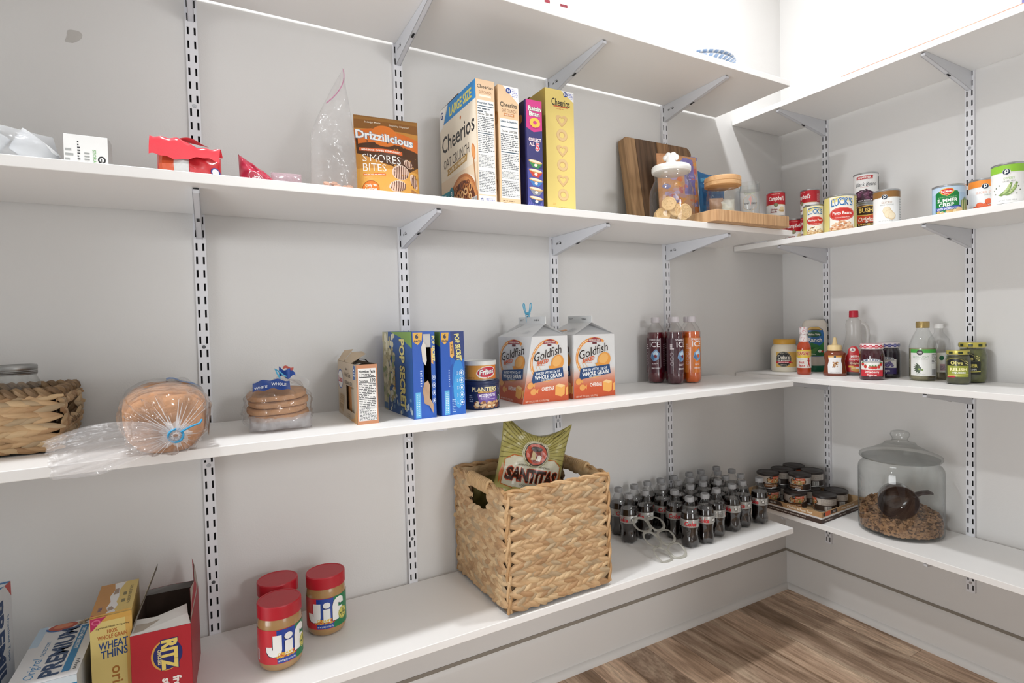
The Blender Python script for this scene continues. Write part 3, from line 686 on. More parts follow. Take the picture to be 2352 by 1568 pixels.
for i in range(26):
    a = rn.uniform(-0.040, 0.040); cr.lathe([(0.0001, 0), (rn.uniform(0.006, 0.011), 0.004), (0.008, 0.009), (0.0001, 0.012)], 7, mat=Matrix.Translation((a, rn.uniform(-0.018, 0.018), rn.uniform(0.004, 0.022)))@Matrix.Rotation(rn.uniform(0, 3), 4, 'X'))
o = cr.build('crackers', M('#dba88b', 0.8, var=0.12), t); o['kind'] = 'stuff'

# --- crimson wrapper lying
t = thing('snack_wrapper', 'crimson snack wrapper lying flat with a torn clear end', 'wrapper', (-2.070, -0.215, z), R(-6))
P3 = Pillow(0.092, 0.080, 0.06, puff(0.5, 0.4), hw=lambda v: 1-0.35*v, cx=lambda v: -0.018*v, lump=0.010, seed=2, ls=14, zf=lambda u, v: -0.042*v*u)
P3.mesh(G(), 34, 26).build('foil', M('#b52a45', 0.3, coat=0.3), t)
p = D(0.3); p.bis_v = 6; p.ring(36, 26, 15, 11, 1.2, '#f2dfe2'); p.text('stal', 36, 26, 11, '#f4e6e8', 22, 0.02, 0.2, rot=0.4); p.build('lettering', t, P3.place(85, 62), bis=6)
P4 = Pillow(0.062, 0.046, 0.04, puff(0.6, 0.5), lump=0.008, seed=5, ls=16)
P4.mesh(G(), 16, 12).build('clear_end', glass('pinkish_film', (0.95, 0.86, 0.9), 0.1, 0.2, haze=0.3, hazecol=(0.9, 0.75, 0.8), bump=0.6, bscale=60), t, loc=(0.046, -0.005, 0))
g = G(); g.grid(8, 5, lambda u, v: (-0.075+0.03*u, -0.01+0.02*v+0.004*math.sin(9*u), 0.0035+0.004*math.sin(7*u+3*v))); g.build('torn_flap', M('#c4485c', 0.3), t)

# --- red foil bag folded over
t = thing('folded_snack_bag', 'bright red folded snack bag with an orange and a white stripe', 'bag', (-2.207, -0.235, z), R(-4))
P5 = Pillow(0.112, 0.058, 0.085, puff(0.35, 0.35), lump=0.008, seed=12, ls=13)
P5.mesh(G(), 40, 24).build('foil_body', M('#c92f36', 0.28, coat=0.4), t)
p = D(0.28); p.bis_v = 6; p.rect(0, 3, 32, 54, '#d9603a'); p.rect(32, 3, 58, 54, '#d3d6d4'); p.ell(103, 22, 8, 9, '#eef0f2', 20); p.ring(103, 22, 8, 9, 2, '#2c5aa8'); p.build('stripe_print', t, P5.place(112, 58), bis=6)
def flap_pt(u, v):
    top = 0.079-0.016*u+0.003*math.sin(7*u)+(0.006*math.exp(-((u-0.42)/0.12)**2))
    zz = 0.046+(top-0.046)*min(1, v/0.45)**0.7 if v < 0.45 else top+0.004*math.sin(PI*(v-0.45)/0.55)-0.012*max(0, v-0.6)
    if v == 0: zz = 0.040+0.004*math.sin(9*u+1)
    return (-0.0595+0.119*u-0.004*(1-v), -0.046-0.004*math.sin(PI*u)+0.010*v if v < 0.45 else -0.0415+0.075*(v-0.45), zz+0.0012*math.sin(31*u+6*v))
g = G(); g.grid(34, 12, flap_pt); g.build('folded_flap', M('#e0404c', 0.25, coat=0.5, bump=0.2, bscale=60), t)
g = G(); g.grid(12, 6, lambda u, v: (-0.016+0.040*u+0.012*v, -0.030+0.02*v, 0.080-0.006*u+0.007*math.sin(PI*u)*(1-v)+0.002)); g.build('crinkled_corner', M('#d8606a', 0.3), t)

# --- white carton and the frosted bag at the left end
w_, d_, h_ = 0.066, 0.05, 0.070
t, f, l, r, u = carton('storage_bag_box', 'small white carton with a black round logo, beside the frosted bag', -2.372, -0.228, z, w_, d_, h_, '#e9e9e7')
p = D(); p.lines(2, 2, 14, 46, 5, '#a6a8a6', 3)
p.lines(20, 12, 24, 60, 9, '#3c3e40', 4); p.text('STORAGE', 45, 28, 5, '#7fb574', 34, 0.01, rot=-PI/2); p.lines(30, 6, 38, 40, 6, '#9da09d', 5)
p.ell(56, 27, 6, 7, '#2a2c2e', 22); p.ell(56, 27, 3.4, 4.4, '#ececea', 18); p.rect(55, 23, 56.4, 30, '#2a2c2e'); p.build('front_print', t, f)
p = D(); p.rect(0, 0, 50, 70, '#dcdcd9')
for k in range(11): p.poly([(4*k, 0), (4*k+1.5, 0), (4*k+5.5, 70), (4*k+4, 70)], '#b9bab6')
p.poly([(30, 0), (50, 0), (40, 22)], '#d98f6a'); p.build('side_print', t, r)
t = thing('frosted_bag', 'frosted clear bag of white cups at the far left of its shelf', 'bag', (-2.530, -0.225, z+0.012), 0)
P6 = Pillow(0.235, 0.085, 0.12, puff(0.45, 0.5), lump=0.012, seed=21, ls=7, hw=lambda v: 1-0.1*v, zf=lambda u, v: -0.03*u*v)
P6.mesh(G(), 28, 18).build('bag_film', glass('frosted_film', (0.9, 0.91, 0.92), 0.25, 0.15, haze=0.32, hazecol=(0.85, 0.86, 0.87), bump=0.6, bscale=50), t)
for k, (x, y) in enumerate([(-0.07, 0), (0.0, -0.01), (0.06, 0.005)]):
    G().lathe([(0.0001, 0.002), (0.026, 0.002), (0.034, 0.045), (0.033, 0.045), (0.025, 0.004)], 20, mat=Matrix.Translation((x, y, 0.01))@Matrix.Rotation(R(20*k), 4, 'Y')).build('cup', M('#e7e8ea', 0.5), t)

# --- wooden board leaning on the wall
def wood(h, h2, sc=(1, 1, 0.06), name='wood', s=60):
    k = ('wood', h, h2, sc, s)
    if k in _mc: return _mc[k]
    m = bpy.data.materials.new(name); m.use_nodes = True; t = m.node_tree; b = t.nodes['Principled BSDF']
    tc = t.nodes.new('ShaderNodeTexCoord'); mp = t.nodes.new('ShaderNodeMapping'); mp.inputs['Scale'].default_value = sc
    n = t.nodes.new('ShaderNodeTexNoise'); n.inputs['Scale'].default_value = s; n.inputs['Detail'].default_value = 6; n.inputs['Distortion'].default_value = 0.8
    r = t.nodes.new('ShaderNodeValToRGB'); r.color_ramp.elements[0].position = 0.33; r.color_ramp.elements[1].position = 0.66
    r.color_ramp.elements[0].color = rgb(h); r.color_ramp.elements[1].color = rgb(h2)
    t.links.new(tc.outputs['Object'], mp.inputs[0]); t.links.new(mp.outputs[0], n.inputs['Vector']); t.links.new(n.outputs['Fac'], r.inputs[0]); t.links.new(r.outputs[0], b.inputs['Base Color'])
    bp = t.nodes.new('ShaderNodeBump'); bp.inputs['Strength'].default_value = 0.25; bp.inputs['Distance'].default_value = 0.001
    t.links.new(n.outputs['Fac'], bp.inputs['Height']); t.links.new(bp.outputs[0], b.inputs['Normal']); b.inputs['Roughness'].default_value = 0.6
    _mc[k] = m; return m
t = thing('cutting_board', 'dark butcher-block cutting board leaning upright on the wall', 'cutting board', (-0.752, -0.080, z+0.003), rot=(R(-9.5), 0, 0))
xs = [-0.163, -0.108, -0.008, 0.052, 0.163]
cols = [('#8a6a49', '#c09a70'), ('#4f3a28', '#7a5d43'), ('#7e5a38', '#ab8156'), ('#6a4c31', '#94714e')]
for k in range(4):
    g = G()
    if k == 0: g.prism([(xs[0]+0.012, 0), (xs[1], 0), (xs[1], 0.344), (xs[0]+0.014, 0.344), (xs[0]+0.002, 0.336), (xs[0], 0.012), (xs[0]+0.004, 0.004)], -0.016, 0.016, mat=Matrix.Rotation(R(90), 4, 'X'))
    elif k == 3: g.prism([(xs[3], 0), (xs[4]-0.012, 0), (xs[4], 0.012), (xs[4]-0.001, 0.325), (xs[4]-0.01, 0.339), (xs[4]-0.022, 0.344), (xs[3], 0.344)], -0.016, 0.016, mat=Matrix.Rotation(R(90), 4, 'X'))
    else: g.box(xs[k], -0.016, 0, xs[k+1], 0.016, 0.344)
    g.build('wood_strip', wood(*cols[k]), t, bevel=0.0025)

# --- maple board lying, its end over the shelf edge
t = thing('chopping_board', 'light maple chopping board lying flat, overhanging the shelf front', 'cutting board', (-0.655, -0.247, z+0.0004), R(-1.5))
g = G(); a, b_ = 0.177, 0.133
ring = []
for cx_, cy_, a0 in ((a-0.02, -b_+0.02, -90), (a-0.02, b_-0.02, 0), (-a+0.02, b_-0.02, 90), (-a+0.02, -b_+0.02, 180)):
    ring += [(cx_+0.02*math.cos(R(a0+18*k)), cy_+0.02*math.sin(R(a0+18*k))) for k in range(6)]
g.prism(ring, 0, 0.035); g.build('board', wood('#b98d62', '#d9b083', (1, 0.25, 0.06), s=120), t, bevel=0.003)

# --- patterned snack bag behind the jars
t = thing('snack_bag', 'patterned snack bag with a purple panel, standing behind the glass jars', 'bag', (-0.748, -0.140, z+0.0355), rot=(R(-4), 0, R(-6)))
P7 = Pillow(0.172, 0.240, 0.04, puff(0.5, 0.3), lump=0.006, seed=31, ls=9)
P7.mesh(G(), 40, 50).build('bag', M('#c98f63', 0.4), t)
p = D(0.4, clip=(0.5, 0.5, 171.5, 239.5)); p.bis_v = 10; p.rect(0, 0, 172, 240, '#d39a6c'); rn = random.Random(8)
for i in range(60): p.ell(rn.uniform(8, 164), rn.uniform(40, 228), rn.uniform(6, 20), rn.uniform(5, 12), rn.choice(['#d9843c', '#c9696a', '#c79a9a', '#8d8fc0', '#e8a34c', '#b9a3c8', '#e2793a']), 12)
p.rect(100, 100, 150, 228, '#8277bb'); p.ell(124, 196, 12, 9, '#2e2a4a', 14); p.rect(122.5, 180, 125.5, 192, '#2e2a4a')
p.text('Wildon', 124, 166, 9, '#d8d4ec', 36, 0.0); p.lines(108, 150, 140, 156, 1, '#c8c2e4', 3)
p.build('bag_print', t, P7.place(172, 240), bis=10)
g = G(); g.grid(10, 5, lambda u, v: (0.058+0.03*u+0.006*v, 0.002*math.sin(9*u), 0.222+0.022*v+0.010*u*math.sin(6*v))); g.build('torn_corner', M('#a396c4', 0.45), t)
# --- blue pouch
t = thing('blue_pouch', 'small blue pouch between the snack bag and the wooden lid', 'bag', (-0.615, -0.170, z+0.036), rot=(R(-5), 0, R(-12)))
P8 = Pillow(0.105, 0.175, 0.03, puff(0.5, 0.35), lump=0.006, seed=33, zf=lambda u, v: 0.016*v*(1-u)**2, ls=9)
P8.mesh(G(), 32, 40).build('pouch', M('#1f6da8', 0.35, var=0.1, scale=60), t)
p = D(0.35); p.bis_v = 8; p.poly([(6, 150), (50, 168), (100, 150), (100, 140), (50, 156), (6, 138)], '#4aa0cf'); p.text('y.', 22, 146, 14, '#e8f2f8', None, 0.03, 0.2); p.rect(10, 60, 95, 120, '#1a568c'); p.build('lettering', t, P8.place(105, 175), bis=8)

# --- cookie jar with a white lid
jar_at = (-0.905, -0.262)
t = thing('cookie_jar', 'round glass cookie jar with a white paw-handled lid', 'jar', (*jar_at, z), 0)
R_ = 0.070
G().lathe([(0.0001, 0.0), (0.058, 0.0), (0.066, 0.004), (R_, 0.02), (R_, 0.085), (0.068, 0.105), (0.060, 0.126), (0.0535, 0.138), (0.0525, 0.150), (0.0545, 0.156), (0.0545, 0.163), (0.0515, 0.166)], 48).build('glass_body', clear_jar, t)
lid_m = M('#eceae6', 0.35, coat=0.3)
G().lathe([(0.052, 0.160), (0.0595, 0.163), (0.061, 0.168), (0.061, 0.178), (0.058, 0.182), (0.02, 0.184), (0.0001, 0.184)], 40).build('lid', lid_m, t)
g = G(); 
g.lathe([(0.0001, 0.183), (0.021, 0.183), (0.017, 0.190), (0.0145, 0.202), (0.016, 0.208), (0.0001, 0.211)], 20)
for x, zz, q in ((-0.016, 0.211, 0.0095), (-0.0075, 0.219, 0.0095), (0.0075, 0.219, 0.0095), (0.016, 0.211, 0.0095), (0, 0.208, 0.0125)):
    g.lathe([(q*math.sin(PI*k/8)+1e-5, -q*math.cos(PI*k/8)) for k in range(9)], 14, mat=Matrix.Translation((x, 0, zz)))
hd = g.build('paw_handle', lid_m, t, rot=(0, 0, facing(*jar_at)))
# cookies in it: each its own thing
cm = M('#d8b585', 0.8, var=0.08, scale=80, bump=0.3)
def cookie_mesh():
    g = G(); n = 28
    md = lambda r_, z_, a: r_*(1+0.018*math.cos(14*a)) if r_ > 0.012 else r_
    g.lathe([(0.0001, 0), (0.021, 0), (0.0225, 0.002), (0.0225, 0.005), (0.021, 0.0068), (0.018, 0.0068), (0.0175, 0.0060), (0.0001, 0.0060)], n*2, mod=md)
    for k in range(6):
        a = k*PI/3; g.lathe([(0.0032, 0.006), (0.0022, 0.0072), (0.0001, 0.0075)], 6, mat=Matrix.Translation((0.010*math.cos(a), 0.010*math.sin(a), 0)))
    return g.mesh('cookie', cm)
ck = cookie_mesh(); th_ = facing(*jar_at)
def in_jar(lx, ly, lz): c, s_ = math.cos(th_), math.sin(th_); return (jar_at[0]+lx*c-ly*s_, jar_at[1]+lx*s_+ly*c, z+lz)
CK = [((-0.026, -0.046, 0.024), (75, 0, 8), 'front cookie low on the left in the glass cookie jar, with round stamped face'), ((-0.008, -0.050, 0.056), (78, 0, -4), 'highest cookie of the glass jar, leaning flat against the front of the glass'),
      ((0.012, -0.044, 0.036), (68, 10, 12), 'cookie leaning behind the highest one in the glass cookie jar'), ((0.040, -0.034, 0.034), (82, 0, 42), 'cookie standing at the right side of the glass cookie jar'),
      ((0.030, -0.040, 0.026), (80, 0, 30), 'cookie tucked just left of the right-hand cookie in the glass jar'), ((-0.034, -0.020, 0.030), (70, 0, -30), 'cookie half hidden at the left rear inside the glass cookie jar'),
      ((0.0, 0.010, 0.0035), (0, 0, 0), 'cookie lying flat on the bottom of the glass cookie jar'), ((0.016, 0.02, 0.030), (60, 0, 10), 'cookie at the back of the glass cookie jar, seen through the others')]
for (p_, r_, lb) in CK:
    o = bpy.data.objects.new('cookie', ck); COL.objects.link(o); o.location = in_jar(*p_)
    o.rotation_euler = (Matrix.Rotation(th_, 3, 'Z')@Matrix.Rotation(R(r_[2]), 3, 'Z')@Matrix.Rotation(R(r_[1]), 3, 'Y')@Matrix.Rotation(R(r_[0]), 3, 'X')).to_euler()
    tag(o, lb, 'cookie', 'cookies in the jar')
# --- square glass canister with a wooden lid
t = thing('glass_canister', 'square glass canister with a round wooden lid, on the maple board', 'jar', (-0.672, -0.262, z+0.0358), facing(-0.672, -0.262, 14))
def sq(r_, z_, a):
    n_ = 5.0; q = r_/((abs(math.cos(a))**n_+abs(math.sin(a))**n_)**(1/n_)); return q
mixr = lambda r_, z_, a: sq(r_, z_, a) if z_ < 0.092 else r_
G().lathe([(0.0001, 0), (0.046, 0), (0.0495, 0.004), (0.0495, 0.080), (0.0485, 0.088), (0.053, 0.094), (0.048, 0.100), (0.048, 0.106)], 56, mod=mixr).build('glass_body', clear_jar, t)
G().lathe([(0.0001, 0.105), (0.056, 0.105), (0.0595, 0.107), (0.0595, 0.118), (0.058, 0.119), (0.0595, 0.120), (0.0595, 0.133), (0.057, 0.136), (0.0001, 0.136)], 48).build('wooden_lid', wood('#b98a5a', '#d9ae7c', (0.1, 1, 0.6), s=60), t)
P9 = Pillow(0.06, 0.062, 0.05, puff(0.5, 0.5), lump=0.012, seed=41, ls=14)
P9.mesh(G(), 16, 16).build('packet', M('#dfe2dc', 0.3, var=0.08, scale=60), t, loc=(0.008, 0.0, 0.004))
G().lathe([(0.0001, 0), (0.03, 0.0), (0.038, 0.006), (0.03, 0.012), (0.0001, 0.014)], 20, mat=Matrix.Translation((-0.012, -0.012, 0.003))).build('packet', M('#6d9a52', 0.4, var=0.1), t)
P10 = Pillow(0.045, 0.05, 0.035, puff(0.5, 0.5), lump=0.01, seed=45, ls=14)
P10.mesh(G(), 14, 14).build('packet', M('#b99a86', 0.5, var=0.08), t, loc=(-0.024, -0.01, 0.018))
# --- tall glass with lettering
t = thing('printed_glass', 'clear printed drinking glass at the right end of the maple board', 'glass', (-0.565, -0.285, z+0.0358), facing(-0.565, -0.285))
G().lathe([(0.0001, 0), (0.029, 0), (0.031, 0.004), (0.0335, 0.07), (0.034, 0.098), (0.0315, 0.112), (0.0325, 0.125), (0.0318, 0.125), (0.031, 0.112), (0.033, 0.098)], 36).build('glass_body', clear_jar, t)
p = D(); p.text('Common', 0, 86, 7, '#8c9a6a', 34, 0.0, arc=-2); p.ring(0, 52, 25, 30, 1.0, '#c7b07a', 6, a0=PI/6, a1=2*PI+PI/6); p.text('WHIP', -11, 50, 6, '#3a3c40', 18, 0.02); p.text('CEMENT', 14, 50, 6, '#3a3c40', 20, 0.02); p.poly([(-4, 64), (4, 76), (6, 62), (2, 40), (0, 56)], '#c69a96'); p.lines(-10, 28, 14, 32, 1, '#6a6c70', 3)
p.build('lettering', t, cyl(0.0336, 0.0), bis=5)
# ================================================================ short wall, second shelf: tins
z = ZR[1]
def soup(x, y, zz, off, label, kind, group='red and white soup cans'):
    t, c, r = tin_can('soup_can', label, x, y, zz, 0.0345, 0.101, '#f1efec', facing(x, y, off), group=group)
    p = D(0.38); W = 2*PI*0.0345*1000*0.99; w2 = W/2
    p.rect(-w2, 50, w2, 95, '#b81f2b'); p.rect(-w2, 49, w2, 50, '#c9a24a')
    p.text("Campbell's", 0, 73, 15, '#f4f1ec', 62, 0.02, 0.25); p.lines(-20, 88, 20, 91, 1, '#e3c7b8', 3)
    p.ell(-4, 48, 8, 8, '#6c6a52', 20); p.ell(-4, 48, 6, 6, '#8f8c66', 18)
    if kind == 'noodle':
        p.text('Chicken', -12, 30, 6.5, '#8f2a2e', 26, 0.03); p.text('Noodle', -13, 21, 6.5, '#8f2a2e', 24, 0.03); p.ell(18, 26, 13, 6, '#e3c896', 20); p.ell(19, 34, 10, 8, '#efe2c2', 20); p.ell(19, 34, 8.5, 6.5, '#e6d3a6', 20); p.lines(9, 22, 28, 28, 4, '#c9a566', 6)
    else:
        p.ell(14, 26, 11, 11, '#cf2e22', 22); p.ell(11, 30, 4, 3.5, '#e8705c', 14); p.poly([(8, 36), (14, 41), (20, 36), (15, 37), (14, 34)], '#5c8a3a'); p.text('Tomato', -14, 22, 7, '#8f2a2e', 24, 0.03)
    p.rect(52, 12, 92, 93, '#e9e7e2'); p.lines(54, 14, 90, 80, 14, '#b04a50', 5); p.text('Nutrition', 66, 86, 6, '#b0343c', 24, 0.03); p.rect(52, 50, 92, 95, '#bb2833'); p.lines(56, 54, 88, 82, 9, '#e2b6b4', 8)
    p.build('label_print', t, c, bis=3)
soup(-0.215, -0.128, z, 8, 'red and white soup can hidden behind the maple board, lowest of its stack', 'noodle')
soup(-0.215, -0.128, z+0.1013, 8, 'red and white soup can with noodle picture, above the maple board end', 'noodle')
soup(-0.112, -0.137, z, 2, 'single red and white soup can just right of the maple board', 'noodle')
soup(-0.124, -0.214, z, -38, 'red and white soup can under the tomato one, behind a yellow bean can', 'noodle')
soup(-0.124, -0.214, z+0.1013, -48, 'red and white soup can with a tomato, turned to its fine print, on another can', 'tomato')

def luck(x, y, r, h, line, label, seed, beans, off=0, w=46):
    t, c, r = tin_can('bean_can', label, x, y, z, r, h, '#e6d98c', facing(x, y, off), group=None)
    k = r/0.0375; H = h*1000; p = D(0.36, clip=(-200, 7, 200, H-7)); W = 2*PI*r*990; w2 = W/2
    p.rect(-w2, 6, w2, H-6, '#dccf7f'); p.rect(-30*k, 7, 31*k, H-7, '#efece2'); p.rect(-31*k, 7, -30*k, H-7, '#a59646'); p.rect(31*k, 7, 32*k, H-7, '#a59646')
    p.poly([(-27*k, H-28), (-24*k, H-12), (0, H-8), (24*k, H-12), (27*k, H-30), (0, H-22)], '#e9d873'); p.poly([(-22*k, H-15), (0, H-11), (22*k, H-15), (22*k, H-18.5), (0, H-14), (-22*k, H-18.5)], '#2a62a8')
    p.text("LUCK'S", 0, H-29, 17*k, '#2b6fae', 50*k, 0.02, out='#f4f0dc', ow=0.035, arc=2.5)
    p.ell(0, H*0.475, 30*k, 17*k, '#c9352c', 34); p.ring(0, H*0.475, 28.5*k, 15.5*k, 0.8, '#f0b3a8', 30); p.text(line, 0, H*0.50, 7.5*k, '#f8f3ee', w*k, 0.02); p.text('Seasoned With Pork', 0, H*0.39, 3.4*k, '#f3d9d2', 34*k, 0.01, arc=-1)
    rn = random.Random(seed)
    p.rect(-29*k, 7, 30*k, 16, beans[1])
    for i in range(70):
        x_, y_ = rn.uniform(-28, 28)*k, rn.uniform(8, H*0.28); 
        if y_ < H*0.29*math.sqrt(max(0, 1-(x_/(30*k))**2)): p.ell(x_, y_, rn.uniform(3, 4.4)*k, rn.uniform(2, 2.8)*k, rn.choice(beans), 10, rot=rn.uniform(-0.7, 0.7))
    p.rect(44*k, 10, 60*k, H-10, '#e6e2d0'); p.bars(46*k, 16, 58*k, H*0.45, seed=5); p.lines(40*k, H*0.5, 60*k, H-12, 9, '#7c7646', 6)
    p.build('label_print', t, c, bis=3)
luck(-0.238, -0.306, 0.0365, 0.115, 'Blackeye Peas', 'small yellow and white bean can with a red oval and speckled peas', 3, ['#e3c79c', '#c9a06c', '#efdcb6', '#8f6a42', '#d9b684'], 4)
luck(-0.226, -0.398, 0.0515, 0.130, 'Pinto Beans', 'large yellow and white bean can with a red oval and pink beans', 4, ['#dfb48c', '#c98f66', '#e9c7a4', '#b87a52', '#e2ac84'], 6, 44)
# lower brown can and black bean can on it
bx, by = -0.084, -0.409
t, c, r = tin_can('bean_can', 'dark brown and red bean can squeezed under the black bean can', bx, by, z, 0.0395, 0.110, '#5a1f14', facing(bx, by, 2))
p = D(0.36); p.rect(-100, 8, 100, 40, '#7a2418'); p.rect(-100, 40, 100, 72, '#c94a2c'); p.poly([(-40, 70), (-40, 98), (10, 104), (40, 98), (40, 72), (0, 66)], '#d9b258'); p.poly([(-38, 73), (-38, 96), (10, 101), (38, 96), (38, 75), (0, 69)], '#2c1a12')
p.text("BUSH'S", 4, 86, 15, '#e8c76a', 58, 0.03); p.text('Original', 2, 54, 15, '#f6efe4', 60, 0.02, 0.25); p.rect(-40, 30, 40, 41, '#2a1710'); p.text('BAKED BEANS', 0, 35.5, 6, '#e3c06a', 56, 0.03); p.ell(0, 16, 34, 9, '#a2482a', 24)
for i in range(14): p.ell(-28+4.4*i, 14+3*math.sin(i*2.1), 4.5, 3, '#8a3a1e' if i % 2 else '#b35a34', 10)
p.build('label_print', t, c, bis=3)
t, c, r = tin_can('bean_can', 'white bean can with dark purple beans, standing on another can', bx, by, z+0.1103, 0.0405, 0.112, '#efeeec', facing(bx, by, 2))
p = D(0.36, clip=(-120, 7, 120, 105)); p.poly([(-34, 88), (-34, 99), (22, 100), (20, 87)], '#c23a3c'); p.text('HANOVER.', -6, 93.5, 7, '#f6f2ee', 44, 0.03, 0.15); p.text('Black Beans', -2, 70, 13, '#34343a', 68, 0.0, 0.28); p.lines(-20, 58, 26, 61, 1, '#d09a94', 4)
rn = random.Random(6)
p.poly([(-40, 7), (-40, 40), (-20, 50), (10, 46), (30, 38), (42, 20), (42, 7)], '#3a1c2c')
for i in range(34):
    x_, y_ = rn.uniform(-38, 40), rn.uniform(10, 48); 
    if y_ < 50-0.4*abs(x_+10): p.ell(x_, y_, 7.5, 5.5, rn.choice(['#4a2238', '#5c2f48', '#3a1a2c', '#6a3a54']), 14, rot=rn.uniform(-0.8, 0.8)); p.ell(x_-1.5, y_+1.5, 2.2, 1.2, '#a98aa0', 8)
p.rect(-40, 7, 42, 16, '#23121c'); p.text('LOW SODIUM', -4, 11, 4, '#e7dfe4', 44, 0.02); p.text('5', 34, 16, 14, '#f4f2f2', None, 0.03); p.bars(46, 50, 60, 98, seed=9); p.lines(46, 14, 60, 46, 8, '#55565a', 3)
p.build('label_print', t, c, bis=3)
def store(x, y, r, h, band, words, label, art, off):
    t, c, r = tin_can('vegetable_can', label, x, y, z, r, h, '#f0f0ee', facing(x, y, off)); H = h*1000; W = 2*PI*r*990/2
    p = D(0.36); p.rect(-W, H-26, W, H-6, band); p.ell(0, H-26, 9.5, 9.5, '#f0f0ee', 26); p.ell(0, H-25, 8, 8, '#22354a', 26); p.ell(0.4, H-23.5, 4.2, 4.8, '#f0f0ee', 20); p.ell(0.4, H-23.3, 1.9, 2.4, '#22354a', 16); p.rect(-3.6, H-31, -1.6, H-22, '#f0f0ee')
    p.text(words[0], 6, H-43, 6.5, words[2], len(words[0])*5.0, 0.0); p.text(words[1], 6, H-51, 3.6, '#a3a7a6', len(words[1])*2.8, 0.0)
    art(p); p.text('NET WT 15 OZ (425 g)', 2, 14, 3, '#9a9c9c', 40, 0.0); p.rect(50, 10, 62, H-28, '#e7e7e4'); p.lines(50, 12, 62, H-30, 9, '#a9aaa8', 6)
    p.build('label_print', t, c, bis=3)
def potatoes(p):
    for x_, y_, q in ((6, 46, 12), (12, 34, 13), (20, 28, 11)): p.ell(x_, y_, q, q*1.1, '#d8bf98', 20); p.ell(x_-1, y_+1, q*0.86, q*0.92, '#eadbbd', 20)
store(-0.228, -0.556, 0.0385, 0.116, '#8e6534', ('SLICED', 'WHITE POTATOES', '#b79a86'), 'white can with a brown top band and sliced potatoes', potatoes, -8)
def carrots(p):
    for x_, y_ in ((-14, 34), (8, 44), (-2, 30), (12, 26), (-8, 22), (2, 18), (26, 40), (-24, 24)): p.ell(x_, y_, 9.5, 8.5, '#df5a34', 20); p.ell(x_-0.5, y_+0.5, 8, 7, '#ee7046', 18)
store(-0.100, -0.775, 0.0375, 0.115, '#f09038', ('SLICED SWEET', 'CARROTS', '#eeb49a'), 'white can with an orange top band, half behind the green-topped can', carrots, 6)
def peas(p):
    for s_ in (-3, 9):
        p.poly([(s_-16, 30), (s_-8, 34), (s_+4, 46), (s_+12, 62), (s_+16, 60), (s_+12, 44), (s_+2, 30), (s_-8, 26)], '#7d9a58'); p.poly([(s_-14, 30), (s_-6, 32), (s_+6, 44), (s_+12, 56), (s_+10, 44), (s_, 32)], '#a9c27e')
        for k in range(5): p.ell(s_-2+3*k, 34+5*k, 2.4, 2.4, '#c3d494', 10)
    for x_, y_ in ((-24, 50), (-16, 56), (-26, 34), (26, 50), (30, 40), (-30, 44), (22, 30)): p.ell(x_, y_, 1.6, 1.6, '#5d6b4c', 8)
store(-0.240, -0.888, 0.0395, 0.116, '#8fc63e', ('SWEET', 'GREEN PEAS', '#9fc76a'), 'white can with a bright green top band and pea pods', peas, -8)
# corn
cx_, cy_ = -0.200, -0.724
t, c, r = tin_can('vegetable_can', 'short wide green corn can with a red emblem', cx_, cy_, z, 0.0425, 0.097, '#8fb0cf', facing(cx_, cy_, 8))
p = D(0.36, clip=(-130, 7, 130, 90)); p.rect(-60, 7, 60, 91, '#a9c3dc'); p.rect(-60, 70, 60, 91, '#bcd0e4'); p.poly([(-42, 72), (-30, 78), (16, 76), (20, 68), (20, 16), (-42, 12)], '#157a3c')
p.poly([(-30, 76), (-24, 84), (-8, 86), (4, 84), (8, 76), (2, 68), (-10, 62), (-22, 67)], '#e5c23c'); p.poly([(-28, 76), (-23, 82), (-8, 84), (3, 82), (6, 76), (0, 69), (-10, 64), (-21, 69)], '#cf2b30'); p.text('Del Monte', -11, 76, 6.5, '#f7f2ec', 28, 0.03); p.text('Quality', -11, 69, 3, '#f3d9b4', 12, 0.02)
p.text('SUMMER', -10, 49, 10, '#f4f5f0', 52, 0.025); p.text('CRISP', -12, 36, 10, '#f4f5f0', 38, 0.025); p.lines(-34, 58, 14, 60, 1, '#a9d29c', 5); p.poly([(-42, 18), (-42, 28), (24, 32), (26, 22)], '#3450a0'); p.text('WHITE SHOEPEG CORN', -8, 24, 6, '#e3e0f4', 58, 0.04, slope=0.03)
rn = random.Random(3)
for i in range(26): p.ell(rn.uniform(-38, 24), rn.uniform(8, 17), 5.5, 4.2, rn.choice(['#efd9a8', '#e3c184', '#f4e6c4', '#d9b070']), 10)
for k in range(9): p.poly([(24+3*k, 12), (30+3*k, 14), (34+2.4*k, 50+4*(k % 3)), (27+2.6*k, 46)], ['#7f9a4c', '#cfc39a', '#5d7d3a'][k % 3])
p.ell(20, 17, 9, 9, '#e8c593', 20); p.build('label_print', t, c, bis=3)
# ================================================================ long wall, third shelf
z = LZ[2]
